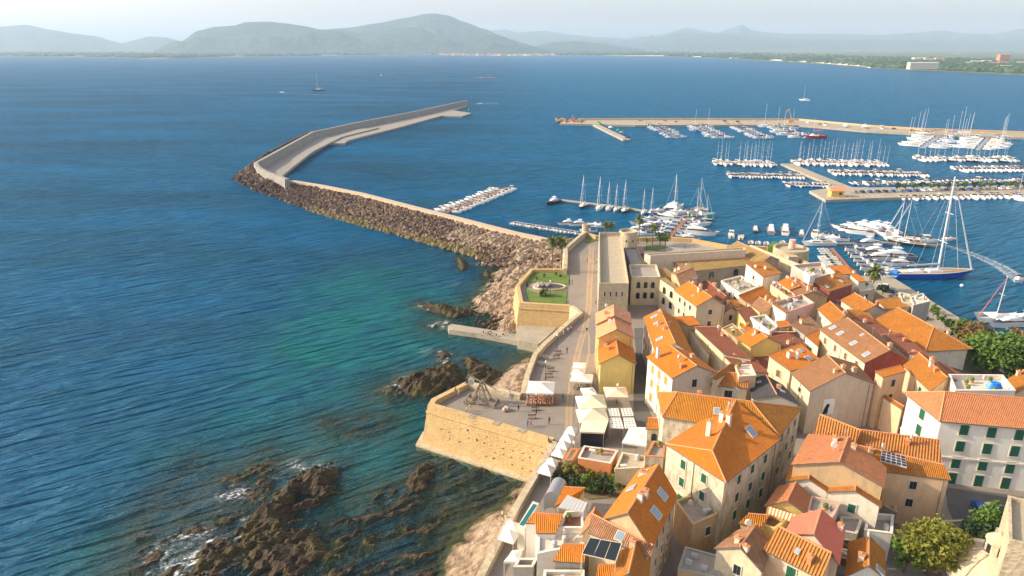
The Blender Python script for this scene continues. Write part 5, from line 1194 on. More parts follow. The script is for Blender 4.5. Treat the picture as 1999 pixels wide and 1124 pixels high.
cm1=chs.mesh('seat',[M['terra']]); cm2=chl.mesh('legs',[M['black']]); cm3=chs.mesh('seat',[M['wood']])
def dining(px,z,n,grp,red=True):
    q=[W(x,y,z) for x,y in px]
    for i in range(n[0]):
        for j in range(n[1]):
            u,v=(i+.5)/n[0],(j+.5)/n[1]; c=q[0].lerp(q[1],u).lerp(q[3].lerp(q[2],u),v)
            t_=link_mesh('cafe_table',tbm,None,c); tag(t_,'small round cafe table '+grp,'table','tables '+grp)
            for k in range(2):
                a=k*math.pi+.4; r_=empty('cafe_chair',c+Vector((math.cos(a)*.62,math.sin(a)*.62,0)),a-math.pi/2)
                link_mesh('seat',cm1 if red else cm3,r_); link_mesh('legs',cm2,r_); tag(r_,('red ' if red else 'dark ')+'cafe chair '+grp,'chair','chairs '+grp)
canopy('big white square canopy on the trebuchet plaza beside the sea wall',[(1027,767),(1081,768),(1083,745),(1032,743)],11,1.1)
dining([(1030,794),(1084,794),(1086,776),(1032,776)],8,(6,3),'under the big white plaza canopy')
canopy('small flat white canopy, northernmost of the promenade cafe row',[(1117,719),(1142,719),(1144,708),(1120,707)],10.6,.25)
canopy('small white parasol second from the north in the promenade cafe row',[(1113,731),(1140,731),(1143,721),(1120,720)],10.6,.6)
canopy('white parasol with dark tables beneath, third from the north in the promenade cafe row',[(1112,744),(1156,746),(1158,731),(1117,729)],10.8,.8)
dining([(1120,762),(1156,762),(1157,752),(1121,752)],8,(4,2),'under the third promenade parasol',False)
canopy('bluish white parasol between the dark tables and the big cream canopies',[(1140,771),(1166,770),(1158,756),(1133,757)],10.9,.6)
canopy('big cream canopy with sharp peak, first of the three large cream ones',[(1130,798),(1185,795),(1177,770),(1123,773)],11.2,1.5,'canvasc')
canopy('big cream canopy with sharp peak, middle of the three large cream ones',[(1131,824),(1188,818),(1181,797),(1124,799)],11.2,1.4,'canvasc')
canopy('flat cream awning, lowest of the three large cream ones, over a glazed room',[(1131,842),(1180,844),(1188,819),(1136,820)],11.3,.1,'canvasc')
canopy('peach coloured canopy over glass screens in front of the yellow house',[(1184,775),(1227,775),(1221,755),(1178,755)],11.2,.8,'canvasp')
canopy('large square cream sail roof at the foot of the large weathered house',[(1214,863),(1262,870),(1263,834),(1229,833)],12.2,.15,'canvas')
for i,(q4) in enumerate([[(1190,812),(1211,812),(1207,797),(1187,796)],[(1216,812),(1237,811),(1232,796),(1212,797)],[(1191,834),(1218,836),(1211,815),(1190,815)],[(1220,836),(1243,834),(1237,815),(1217,815)]]):
    r_,q,c=canopy(['upper left','upper right','lower left','lower right'][i]+' white awning panel with blue dots behind the cream canopies',q4,10.8,0,'white',.2,flat=True,cat='awning')
    b=MB()
    for a in range(3):
        for d in range(4):
            u,v=.2+a*.3,.14+d*.24; p=q[0].lerp(q[1],u).lerp(q[3].lerp(q[2],u),v)-Vector((c.x,c.y,8)); b.box((p.x,p.y,p.z+.01),(.28,.28,.012))
    b.build('dots',M['navy'],r_)
b=MB(); q=[W(x,y,8) for x,y in ((1133,872),(1179,872),(1186,848),(1136,846))]; b.prism([(p.x,p.y) for p in q],8,10.6)
for k in range(4): pass
simple('glazed_room',b,[M['tint'],M['frame']],'glazed dining room beneath the flat cream awning','restaurant room')
tent=MB(); s=1.15
for i in range(4):
    a=[(-s,-s),(s,-s),(s,s),(-s,s)]; p,r_=a[i],a[(i+1)%4]
    tent.face([(p[0],p[1],2.3),(r_[0],r_[1],2.3),(0,0,3.4)]); tent.face([(p[0],p[1],2.05),(r_[0],r_[1],2.05),(r_[0],r_[1],2.3),(p[0],p[1],2.3)])
tp_=MB()
for x,y in ((-s,-s),(s,-s),(s,s),(-s,s)): tp_.tube((x*.97,y*.97,0),(x*.97,y*.97,2.1),.04)
tm1,tm2=tent.mesh('roof',[M['canvas']]),tp_.mesh('posts',[M['frame']])
for i,(x,y,sc1,lb) in enumerate([(1115,862,1,'topmost white pyramid tent of the upper group along the sea path'),(1107,876,1,'second white pyramid tent from the top along the sea path'),(1099,890,1,'third white pyramid tent from the top along the sea path'),(1091,905,1,'lowest white pyramid tent of the upper group along the sea path'),(1077,925,1.,'upper white pyramid tent of the pair beside the hedge'),(1067,941,1.1,'lower white pyramid tent of the pair beside the hedge'),(1000,1052,1,'upper white parasol tent in the bottom group by the sea path'),(994,1072,1.1,'middle white parasol tent in the bottom group by the sea path')]):
    r_=empty('pyramid_tent',W(x,y,8.05),R(-25)); r_.scale=(sc1,)*3; link_mesh('roof',tm1,r_); link_mesh('posts',tm2,r_); tag(r_,lb,'tent')
canopy('white flat canopy on poles at the bottom edge of the sea path',[(983,1096),(1012,1096),(1020,1071),(1000,1074)],11,.3)
# trebuchet
c=W(940,787,8); tr=empty('trebuchet',c,R(-18)); tag(tr,'weathered wooden trebuchet on wheels on the sea bastion','trebuchet')
b=MB()
for s in (-1,1):
    b.box((0,s*1.1,.7),(7.2,.3,.35))
    b.tube((-1.9,s*1.1,.8),(.0,s*.7,5.2),.17); b.tube((1.9,s*1.1,.8),(.0,s*.7,5.2),.17); b.tube((-1.1,s*1.05,2.6),(1.1,s*1.05,2.6),.11); b.tube((0,s*2.2,.6),(0,s*.7,4.4),.12)
for x in (-3.3,-1.5,1.5,3.3): b.box((x,0,.9),(.3,2.9,.25))
for k in range(5): b.tube((-1.7+k*.3,-1.0,1.2+k*.7),(-1.7+k*.3,1.0,1.2+k*.7),.06)
b.build('frame',M['wood'],tr)
b=MB(); b.tube((-2.6,0,6.1),(3.4,0,3.9),.2,.12,8); b.tube((0,-.9,5.15),(0,.9,5.15),.16); b.build('throwing_arm',M['wood'],tr)
b=MB(); b.box((-2.3,0,4.9),(1.1,1.1,1.2)); b.build('counterweight',M['metal'],tr)
for x in (-3.1,3.1):
    for s in (-1.45,1.45):
        q=MB(); q.tube((x,s-.12,.5),(x,s+.12,.5),.5,.5,14); q.build('wheel',M['wood'],tr)
for k,(x,y) in enumerate([(985,803),(991,802),(988,800)]):
    b=MB(); b.lathe((0,0,0),[(.1,0),(.45,.2),(.5,.5),(.35,.85),(.05,.98)],10); o=b.build('stone_ball',M['stonepale'],None,True,W(x,y,8)); tag(o,'big grey stone shot lying beside the trebuchet','stone ball','stone shots by the trebuchet')
# fountain
c=W(1072,561,8.1); fo=empty('fountain',c); tag(fo,'oval stone fountain basin with rock pile between the two lawns','fountain')
b=MB(); n=28
for k in range(n):
    a0,a1=2*math.pi*k/n,2*math.pi*(k+1)/n
    for r0_,r1_,z0_,z1_ in ((1,1,0,.5),(1,.92,.5,.5),(.92,.92,.5,.1)): b.face([(5.2*r0_*math.cos(a0),3.*r0_*math.sin(a0),z0_),(5.2*r0_*math.cos(a1),3.*r0_*math.sin(a1),z0_),(5.2*r1_*math.cos(a1),3.*r1_*math.sin(a1),z1_),(5.2*r1_*math.cos(a0),3.*r1_*math.sin(a0),z1_)])
b.build('basin',M['cream'],fo)
b=MB(); b.face([(4.78*math.cos(2*math.pi*k/n),2.76*math.sin(2*math.pi*k/n),.3) for k in range(n)]); b.build('water',M['slate'],fo)
rnd=random.Random(2)
for k in range(9):
    me=RM[k%8][2].copy(); me.materials[0]=M['greywall']; o=link_mesh('rock',me,fo,(-2.6+rnd.uniform(-1.6,2.2),rnd.uniform(-.8,.8),.5+rnd.uniform(0,.5)),rnd.uniform(0,6),(rnd.uniform(.4,1.),rnd.uniform(.4,.8),rnd.uniform(.4,1.2)))
# cars
def carproto(col):
    B=MB(); prof=[(-2.05,.35),(-2.1,.75),(-1.7,.88),(-1.2,1.38),(.55,1.42),(1.15,.95),(1.95,.8),(2.1,.5),(2.05,.32)]
    n=len(prof)
    for s in (-1,1): B.face([(x,s*(.84 if z<1 else .66),z) for x,z in prof][::s])
    for i in range(n):
        (x0_,z0_),(x1_,z1_)=prof[i],prof[(i+1)%n]; w0,w1=(.84 if z0_<1 else .66),(.84 if z1_<1 else .66)
        B.face([(x0_,-w0,z0_),(x0_,w0,z0_),(x1_,w1,z1_),(x1_,-w1,z1_)])
    g=MB(); g.face([(.62,-.6,1.4),(1.13,-.7,.99),(1.13,.7,.99),(.62,.6,1.4)]); g.face([(-1.27,-.6,1.36),(-1.66,-.7,.93),(-1.66,.7,.93),(-1.27,.6,1.36)][::-1])
    for s in (-1,1): g.face([(x,s*y,z) for x,y,z in ((-1.5,.8,.97),(1.,.8,.97),(.5,.69,1.35),(-1.1,.69,1.33))][::s])
    g.v=[(x*1.01,y*1.02,z*1.008) for x,y,z in g.v]
    w_=MB(); w_.tube((0,-.1,0),(0,.1,0),.32,.32,12)
    return B.mesh('body',[col]),g.mesh('windows',[M['tint']]),w_.mesh('wheel',[M['black']])
def car(px_,py_,rz,col,label,z=8.05,group=None):
    a,g,w_=CARS.setdefault(col,carproto(M[col])); r_=empty('parked_car',W(px_,py_,z),rz); link_mesh('body',a,r_); link_mesh('windows',g,r_)
    for x in (-1.3,1.3):
        for s in (-.78,.78): link_mesh('wheel',w_,r_,(x,s,.32))
    tag(r_,label,'car',group)
CARS={}
car(1268,694,R(82),'darkhull','dark car with pale windscreen in the narrow street beside the slim row')
car(1911,998,R(70),'bluehull','blue car parked on the street below the white palace'); car(1946,1002,R(100),'gel','white van-like car parked next to the blue car below the palace')
for i in range(7):
    car(1725+i*12,561+i*10,R(140),['gel','darkhull','metal','gel','bluehull','metal','darkhull'][i],['white','black','silver','white','blue','silver','black'][i]+' car standing on the quay between the tall palm and the trees' ,1.65,'cars on the quay')
# ---------------------------------------------------------------- vegetation
def leafy(name,c,rx,ry,rz_,n,mat,label,trunkh,leaf=.28,seed=0,cat='tree',group=None,rot=0):
    rnd=random.Random(seed); root=empty(name,c); tag(root,label,cat,group)
    b=MB(); b.tube((0,0,-.3),(0.1,0,trunkh),.16*rx/2+.08,.1*rx/2+.05,7)
    for k in range(6):
        a=k*1.05+seed; b.tube((0.1,0,trunkh*.8),(rx*.55*math.cos(a),ry*.55*math.sin(a),trunkh+rz_*rnd.uniform(.5,1.2)),.09*rx/2+.03,.03,5)
    b.build('trunk',M['bark'],root)
    b=MB(); cl=[]
    for k in range(max(8,int(n/40))):
        d=Vector((rnd.gauss(0,1),rnd.gauss(0,1),rnd.gauss(0,1))).normalized()*rnd.uniform(.45,1.); cl.append((Vector((d.x*rx,d.y*ry,d.z*rz_+trunkh+rz_*.8)),rnd.uniform(.14,.34)))
    for k in range(n):
        cc,s=cl[rnd.randrange(len(cl))]; d=Vector((rnd.gauss(0,1),rnd.gauss(0,1),rnd.gauss(0,1))); d=d.normalized()*rnd.uniform(.5,1.)*s
        p=cc+Vector((d.x*rx*1.2,d.y*ry*1.2,d.z*rz_*1.1))
        nn=(d+Vector((rnd.uniform(-.5,.5),rnd.uniform(-.5,.5),rnd.uniform(0,.9)))).normalized(); t=nn.orthogonal().normalized(); t=Matrix.Rotation(rnd.uniform(0,6.28),3,nn)@t; u=nn.cross(t); l=leaf*rnd.uniform(.6,1.4)
        b.face([p-t*l-u*l*.5,p+t*l*.2-u*l*.7,p+t*l,p+t*l*.1+u*l*.7])
    b.build('crown',mat if isinstance(mat,list) else M[mat],root)
    return root
def palm(c,h,label,n=46,fl=3.,seed=0,thick=.22,lean=0,dry=.25,mat='frond'):
    rnd=random.Random(seed); root=empty('palm_tree',c); tag(root,label,'palm tree')
    b=MB(); pts=[Vector((lean*(k/8)**2,0,h*k/8)) for k in range(9)]
    for k in range(8): b.tube(pts[k],pts[k+1],thick*(1.25 if k==0 else 1),thick*.95,8)
    b.build('trunk',M['bark'],root); top=pts[-1]
    b=MB()
    for k in range(n):
        az=rnd.uniform(0,6.283); el=rnd.uniform(-.6,1.35); m=1 if el<-.1 and rnd.random()<dry*3 else 0
        p=top.copy(); d=Vector((math.cos(az)*math.cos(el),math.sin(az)*math.cos(el),math.sin(el))); L=fl*rnd.uniform(.8,1.1); prev=None
        for s in range(8):
            side=Vector((-math.sin(az),math.cos(az),0)); wdt=fl*.11*(math.sin(math.pi*(s+.6)/8.6)+.1)
            l_,r_=p+side*wdt-Vector((0,0,wdt*.4)),p-side*wdt-Vector((0,0,wdt*.4))
            if prev:
                pp,pl,pr=prev
                b.face([pp,p,p.lerp(l_,1)-d*.1,pp.lerp(pl,.96)],m) if s%1==0 else None
                b.face([pp,pr,r_,p],m)
            prev=(p.copy(),l_,r_); d=(d+Vector((0,0,-.17-.03*s))).normalized(); p=p+d*L/8
    b.build('crown',[M[mat],M['frondy']],root); return root
palm(W(1078,529,8.2),10.6,'left of the two tall twin palms on the lawn bastion',48,3.2,1)
palm(W(1096,528,8.2),10.4,'right of the two tall twin palms on the lawn bastion',48,3.2,2)
palm(W(1181,460,8),4.6,'left palm of the short pair at the end of the fort hall',34,2.8,3)
palm(W(1194,460,8),4.4,'right palm of the short pair at the end of the fort hall',34,2.8,4)
palm(W(1246,476,8),10.,'slender tall palm rising beside the squat round tower',40,3.2,5,.2)
palm(W(1273,480,8),7.6,'palm left of the two clipped trees on the fort terrace',40,2.9,6,.2)
palm(W(1060,577,8.2),1.6,'short bushy palm on the lower lawn below the fountain',40,2.7,7,.3,0,.1)
palm(W(1703,557,3.5),5.2,'big date palm standing above the quay beside the blue sailing yacht',60,4.,8,.42,0,.4)
palm(W(1262,478,8),2.,'small palm between the slender palm and the fort terrace palm',22,1.5,9,.15)
leafy('tree',W(1288,480,8),1.9,1.9,1.9,900,'leafgreen','left of the two round clipped trees on the fort terrace',2.4,.22,1)
leafy('tree',W(1298,481,8),1.9,1.9,1.9,900,'leafgreen','right of the two round clipped trees on the fort terrace',2.4,.22,2)
leafy('tree',W(1812,1122,8),4.6,3.4,3.2,6500,'leafyellow','large olive-yellow tree at the bottom edge beside the small gabled house',3.,.26,3)
leafy('tree',W(1765,1118,8),2.4,2.2,2.4,2600,'leafgreen','green shoulder tree left of the large olive-yellow tree',2.,.24,13)
leafy('tree',W(1928,1072,8),3.4,2.6,3.,3800,'leafgreen','green tree between the parked cars and the domed church',2.6,.24,4)
leafy('tree',W(1895,1085,8),2.6,2.4,2.6,2600,'leafdark','dark tree in shade left of the domed church',1.6,.24,5)
leafy('tree',W(1940,735,4),7.2,6.2,4.6,7500,'leafgreen','largest green tree on the bank above the quay',3.,.42,6)
leafy('tree',W(1905,705,4),4.6,4.,3.2,3000,'leafyellow','yellowish tree on the bank just right of the quay mansion',2.,.38,7)
leafy('tree',W(1895,680,4),4.4,3.4,3.,2200,'leafbrown','reddish brown leafed tree behind the yellowish one on the bank',2.4,.36,8)
leafy('tree',W(1868,668,4),3.4,3.,2.4,1500,'leafgreen','bare branched tree with sparse green top by the grey bank',3.2,.34,9)
leafy('tree',W(1995,700,3),5.,4.,3.6,3000,'leafbrown','brownish tree cut by the right edge above the quay',2.,.36,10)
leafy('tree',W(1988,745,4),5.,4.,3.4,2800,'leafgreen','green tree cut by the right edge on the bank',2.,.36,14)
leafy('bush',W(1723,572,3),2.2,2.,1.6,700,'leafdark','dark round bush below the big date palm',.4,.3,11,cat='bush')
for k,(x,y,s,mt,lb) in enumerate([(1100,925,1.5,'leafbrown','brownish left end of the overgrown hedge'),(1118,928,1.7,'leafyellow','olive bush at the left of the overgrown hedge'),(1137,926,1.8,'leafbrown','tall brownish bush in the overgrown hedge above the orange roofs'),(1157,927,1.8,'leafyellow','olive bush in the middle of the overgrown hedge'),(1178,927,1.8,'leafbrown','brown flecked bush right of the hedge middle'),(1200,928,1.7,'leafyellow','olive bush near the right end of the hedge'),(1222,930,1.5,'leafgreen','green bush ending the hedge beside the tall orange gable house'),(1150,950,1.6,'leafgreen','green shrub on the left below the hedge'),(1175,955,2.,'leafdark','dark round shrub in the middle of the garden'),(1203,950,1.7,'leafgreen','light green shrub right of the dark round shrub'),(1092,936,1.3,'leafdark','dark shrub at the garden corner beside the tents'),(1125,947,1.5,'leafdark','dark low shrub in the left part of the garden')]):
    leafy('bush',W(x,y+8,8.1),s*1.15,s*.9,s*.95,900,mt,lb,.3,.2,20+k,cat='bush')
for k,(x,y) in enumerate([(1822,615),(1838,626),(1846,637),(1826,606),(1855,655),(1800,600)]):
    leafy('bush',W(x,y,3),1.6,1.3,1.,300,'leafgreen','low green shrub growing on the bank along the quay','' and 0 or .2,.3,40+k,cat='bush',group='shrubs on the bank along the quay')
for k,(x,y) in enumerate([(1048,545),(1062,541),(1094,541),(1086,537),(1029,560)]):
    leafy('bush',W(x,y,8.2),.5,.5,.6,120,'leafdark','small dark shrub planted on the bastion lawn',.2,.15,50+k,cat='bush',group='small shrubs on the bastion lawn')
# ---------------------------------------------------------------- boats
def hull(L,Bm,H_=1.0,m=0,deckm=1,sheer=.25,stern=.8):
    b=MB(); n=9; top=[];bot=[]
    for k in range(n):
        f=k/(n-1); x=-L/2+L*f; w_=Bm/2*(stern+(1-stern)*min(1,f*2.2) if f<.45 else (1-((f-.45)/.55)**2.2)); z=H_*(1+sheer*f*f)
        top.append((x,max(.02,w_),z)); bot.append((x-(.12*L*f**3),max(.01,w_*.72),-.25))
    for k in range(n-1):
        for s in (1,-1):
            a,c=top[k],top[k+1]; d,e=bot[k],bot[k+1]
            q=[(a[0],s*a[1],a[2]),(c[0],s*c[1],c[2]),(e[0],s*e[1],e[2]),(d[0],s*d[1],d[2])]; b.face(q if s<0 else q[::-1],m)
        b.face([(top[k][0],-top[k][1],top[k][2]-.08),(top[k+1][0],-top[k+1][1],top[k+1][2]-.08),(top[k+1][0],top[k+1][1],top[k+1][2]-.08),(top[k][0],top[k][1],top[k][2]-.08)],deckm)
        b.face([(bot[k][0],-bot[k][1],bot[k][2]),(bot[k][0],bot[k][1],bot[k][2]),(bot[k+1][0],bot[k+1][1],bot[k+1][2]),(bot[k+1][0],-bot[k+1][1],bot[k+1][2])],m)
    a,d=top[0],bot[0]; b.face([(a[0],-a[1],a[2]),(a[0],a[1],a[2]),(d[0],d[1],d[2]),(d[0],-d[1],d[2])][::-1],m)
    return b
def wedge(b,x0,x1,w0,w1,z0,z1,sl0=.3,sl1=.8,m=0):
    A=[(x0,-w0,z0),(x0,w0,z0),(x1,w1,z0),(x1,-w1,z0)]; B=[(x0+sl0,-w0*.85,z1),(x0+sl0,w0*.85,z1),(x1-sl1,w1*.85,z1),(x1-sl1,-w1*.85,z1)]
    b.face([B[0],B[3],B[2],B[1]],m)
    for i in range(4):
        j=(i+1)%4; b.face([A[j],A[i],B[i],B[j]],m)
def sailboat(L=11,mast=15,hullm='gel',cover='navy',two=False,deckm='gelc'):
    Bm=L*.3; parts=[]
    parts.append(('hull',hull(L,Bm,L*.095,0,1),[hullm,deckm]))
    b=MB(); wedge(b,-L*.08,L*.26,Bm*.28,Bm*.16,L*.09,L*.145,.1,.5,0); b.box((-L*.26,0,L*.1),(L*.26,Bm*.45,.08),1); parts.append(('cabin',b,['gel','teak']))
    b=MB(); 
    for s in (-1,1): b.box((L*.08,s*Bm*.235,L*.12),(L*.24,.04,L*.022))
    parts.append(('cabin_windows',b,['tint']))
    b=MB(); b.tube((L*.08,0,L*.08),(L*.06,0,mast),.08*L/11,.045*L/11,5); 
    for f in (.42,.7): b.tube((L*.07,-Bm*.33,mast*f),(L*.07,Bm*.33,mast*f),.035,.035,4)
    parts.append(('mast',b,['mast']))
    b=MB(); b.tube((L*.07,0,L*.2),(-L*.32,0,L*.19),.2*L/11,.13*L/11,6); parts.append(('boom_cover',b,[cover]))
    b=MB(); rr=.018*L/11
    for p,q in (((L*.49,0,L*.12),(L*.06,0,mast*.97)),((-L*.49,0,L*.1),(L*.06,0,mast*.99)),((L*.07,Bm*.45,L*.1),(L*.06,0,mast*.95)),((L*.07,-Bm*.45,L*.1),(L*.06,0,mast*.95))): b.tube(p,q,rr,rr,3,0,False)
    b.tube((L*.46,0,L*.13),(L*.08,0,mast*.88),.07*L/11,.04,4)
    parts.append(('rigging',b,['mast']))
    return parts
def motorboat(L=7,cab=1,hullm='gel',trim='navy'):
    Bm=L*.36; parts=[('hull',hull(L,Bm,L*.12,0,1,.3,.9),[hullm,'gelc'])]
    b=MB()
    if cab: wedge(b,-L*.12,L*.3,Bm*.34,Bm*.14,L*.11,L*.22,.1,L*.14,0); b.box((-L*.3,0,L*.13),(L*.3,Bm*.6,.08),1)
    else: wedge(b,-L*.02,L*.1,Bm*.12,Bm*.1,L*.1,L*.22,.05,.15,0); b.box((-L*.28,0,L*.14),(L*.14,Bm*.55,L*.06),1)
    parts.append(('cabin' if cab else 'console',b,['gel',trim]))
    b=MB(); wedge(b,-L*.05,L*.12,Bm*.33,Bm*.3,L*.215,L*.28,.25,.45,0); parts.append(('windscreen',b,['tint']))
    b=MB()
    if cab==2:
        b.box((-L*.14,0,L*.36),(L*.34,Bm*.7,.08)); 
        for x in (-.3,.0):
            for s in (-1,1): b.tube((L*x,s*Bm*.32,L*.12),(L*x,s*Bm*.32,L*.36),.03,.03,4)
        parts.append(('hardtop',b,[trim]))
    b=MB(); b.box((-L*.52,0,L*.08),(.4,.35,L*.14)); parts.append(('outboard',b,['black']))
    return parts
def yacht(L=18,hullm='gel'):
    Bm=L*.27; parts=[('hull',hull(L,Bm,L*.095,0,1,.35,.92),[hullm,'teak'])]
    b=MB(); wedge(b,-L*.28,L*.3,Bm*.4,Bm*.22,L*.085,L*.165,.2,L*.14,0); wedge(b,-L*.2,L*.12,Bm*.33,Bm*.26,L*.165,L*.2,.1,L*.06,0); parts.append(('superstructure',b,['gel']))
    b=MB(); wedge(b,-L*.265,L*.285,Bm*.405,Bm*.225,L*.11,L*.145,.1,L*.06,0); parts.append(('window_band',b,['tint']))
    b=MB(); b.box((-L*.1,0,L*.26),(L*.16,Bm*.55,.12)); 
    for s in (-1,1): b.tube((-L*.16,s*Bm*.25,L*.18),(-L*.14,s*Bm*.25,L*.26),.06,.06,4); b.tube((-L*.04,s*Bm*.25,L*.18),(-L*.06,s*Bm*.25,L*.26),.06,.06,4)
    b.tube((-L*.1,0,L*.26),(-L*.11,0,L*.33),.06,.04,5)
    parts.append(('flybridge',b,['gel']))
    b=MB(); b.box((-L*.4,0,L*.09),(L*.12,Bm*.6,.25)); b.box((L*.34,0,L*.125),(L*.1,Bm*.3,.12)); parts.append(('sun_pads',b,['navy']))
    return parts
def dinghy(L=4.5):
    parts=[]; b=MB()
    P=[(-L/2,L*.19),(L*.2,L*.19),(L*.42,L*.1),(L*.5,0),(L*.42,-L*.1),(L*.2,-L*.19),(-L/2,-L*.19)]
    for p,q in zip(P[:-1],P[1:]): b.tube((p[0],p[1],.25),(q[0],q[1],.25),.26,.26,8)
    parts.append(('tube',b,['rubber'])); b=MB(); b.box((0,0,.15),(L*.9,L*.34,.1)); b.box((-.1,0,.5),(.5,.5,.6)); parts.append(('floor',b,['gelc']))
    b=MB(); b.box((-L*.52,0,.55),(.4,.32,.8)); parts.append(('outboard',b,['black'])); return parts
PROT={}
def proto(key,parts,name):
    full=[(pn,mb.mesh(pn,[M[x] for x in ms])) for pn,mb,ms in parts]
    allm=[];big=MB()
    for pn,mb,ms in parts:
        if pn=='rigging': continue
        o=len(allm); allm+=[M[x] for x in ms]; big.add(mb,None,o)
    PROT[key]=(name,full,big.mesh(name,allm))
for i,(hm,cv) in enumerate([('gel','navy'),('gel','gelc'),('darkhull','gelc'),('gel','bluehull'),('gel','redp')]): proto('s%d'%i,sailboat(11,15,hm,cv),'sailing_boat')
for i,(cb,hm,tr_) in enumerate([(1,'gel','navy'),(0,'gel','gelc'),(2,'gel','navy'),(2,'gel','gelc'),(1,'gel','teak'),(0,'bluehull','gelc'),(1,'gel','bluehull')]): proto('m%d'%i,motorboat(7,cb,hm,tr_),'motor_boat')
proto('y0',yacht(18),'motor_yacht'); proto('y1',yacht(18,'metal'),'motor_yacht'); proto('y2',yacht(18,'darkhull'),'motor_yacht'); proto('d0',dinghy(),'inflatable_boat')
proto('m7',motorboat(9,2,'redhull','redp'),'motor_boat'); proto('m8',motorboat(9,2,'tealhull','teak'),'motor_boat')
NB={}
def boat(key,loc_,rz,s,label,group=None,detail=False):
    name,full,one=PROT[key]
    if detail:
        r_=empty(name,loc_,rz); r_.scale=(s,s,s)
        for pn,me in full: link_mesh(pn,me,r_)
    else: r_=link_mesh(name,one,None,loc_,rz,s)
    NB[name]=NB.get(name,0)+1
    tag(r_,label,{'sailing_boat':'sailing boat','motor_boat':'motor boat','motor_yacht':'yacht','inflatable_boat':'dinghy'}[name],group); return r_
br=random.Random(17)
LEN={'s':11,'m':7,'y':18,'d':4.5}
def row(p0,p1,n,keys,label,side=0,s=(.85,1.15),detail=False,off=1.1,z=0,pont=True,plabel=None,pw_=1.6,flip=False):
    a,c=W(*p0,z),W(*p1,z); t=(c-a).normalized(); nn=Vector((-t.y,t.x,0))
    if pont:
        b=MB(); path_wall(b,[a,c],pw_,-.3,.5); simple('pontoon',b,[M['deckwood'] if pont=='red' else M['metal']],plabel or ('floating pontoon, '+label.split(' moored ')[-1])[:90],'pontoon')
    for sd in ((1,-1) if side==0 else (side,)):
        for i in range(n):
            if br.random()<.04: continue
            k=br.choice(keys); sc_=br.uniform(*s); q=a.lerp(c,(i+.5+br.uniform(-.12,.12))/n)+nn*sd*(LEN[k[0]]*sc_/2+off+pw_/2)
            ang=math.atan2(nn.y*sd,nn.x*sd)+br.uniform(-.06,.06)+(math.pi if flip else 0); q.z=0
            kind={'s':'sailing boat','m':'motorboat','y':'motor yacht','d':'inflatable dinghy'}[k[0]]
            far=(nn*sd).y>0
            nm={'s':'sailing boat','m':'motorboat','y':'motor yacht','d':'dinghy'}[k[0]]
            lb=nm+' on '+('far' if far else 'near')+' side of '+label
            boat(k,q,ang,sc_,lb,lb,detail)
S=['s0','s1','s2','s0','s3']; MO=['m0','m1','m2','m3','m4','m2','m5','m6','m0']
row((872,415),(990,367),15,['m1','m0','m3','m4'],'the red decked pontoon by the breakwater',detail=True,pont='red',pw_=2.4,s=(.8,1.05),off=.6,plabel='red-brown decked pontoon lined with small boats beside the breakwater')
row((1003,434),(1150,457),22,['m1','m0','m5','m4'],'the pontoon at the foot of the breakwater',side=-1,detail=True,s=(.6,.8),off=.3,plabel='narrow pontoon at the foot of the breakwater near the sentry turret')
for i,(x,y,k,sc_,rz,lb) in enumerate([(1106,438,'y0',.55,200,'white cabin cruiser behind the small boats near the sentry turret, left one'),(1128,440,'y0',.6,190,'white cabin cruiser behind the small boats near the sentry turret, middle one'),(1148,452,'m2',1.2,185,'white boat with dark canopy right beside the sentry turret'),(1168,442,'m0',1.4,170,'dark blue trimmed boat right of the sentry turret')]): boat(k,W(x,y,0),R(rz),sc_,lb,None,True)
b=MB(); path_wall(b,[W(1092,391,0),W(1150,398,0),W(1240,410,0),W(1300,420,0),W(1352,424,0)],2.2,-.3,.6); simple('pontoon',b,[M['quay']],'long low pontoon where the line of tall masted boats is moored','pontoon')
HD=250
for x,y,k,sc_,m_,lb in [(1079,397,'y2',.75,0,'dark hulled motor yacht alone at the left end of the masted line'),(1138,404,'s2',1.15,1,'sailing boat with black mast, leftmost of the masted line'),(1170,408,'s0',1.15,1,'second sailing boat from the left in the masted line'),(1188,409,'s1',1.0,1,'third sailing boat from the left in the masted line'),(1203,411,'s3',.95,1,'fourth sailing boat from the left in the masted line'),(1219,413,'s2',1.1,1,'dark hulled fifth sailing boat of the masted line'),(1256,416,'s1',.85,1,'thin masted sailing boat left of the catamaran'),(1272,415,'s0',.9,1,'sailing boat directly left of the big catamaran with navy covers')]:
    boat(k,W(x,y,0),R(HD if k[0]=='s' else 235),sc_,lb,None,True)
# catamaran
def cat(c,rz,lb,mast=22,L=15):
    r_=empty('catamaran',c,rz); tag(r_,lb,'catamaran')
    for s in (-1,1):
        h_=hull(L,1.9,1.5,0,1); h_.v=[(x,y+s*L*.2,z) for x,y,z in h_.v]; h_.build('hull',[M['gel'],M['gelc']],r_)
    b=MB(); b.box((-L*.05,0,1.6),(L*.62,L*.36,.3)); wedge(b,-L*.25,L*.22,L*.18,L*.13,1.7,3.1,.2,1.6,0); b.build('bridge_deck',[M['gel']],r_)
    b=MB(); wedge(b,-L*.2,L*.215,L*.182,L*.135,2.1,2.7,.3,.9,0); b.build('windows',[M['tint']],r_)
    b=MB(); b.tube((L*.08,0,2),(L*.05,0,mast),.2,.12,8); b.tube((L*.07,-1.4,mast*.5),(L*.07,1.4,mast*.5),.05,.05,4); b.build('mast',[M['mast']],r_)
    b=MB(); b.tube((L*.06,0,4.2),(-L*.35,0,4.1),.3,.22,6); b.build('boom_cover',[M['gelc']],r_)
    b=MB(); 
    for p in ((L*.48,0,1.6),(-L*.3,-L*.2,1.6),(-L*.3,L*.2,1.6)): b.tube(p,(L*.05,0,mast*.96),.04,.04,3,0,False)
    b.build('rigging',[M['mast']],r_); return r_
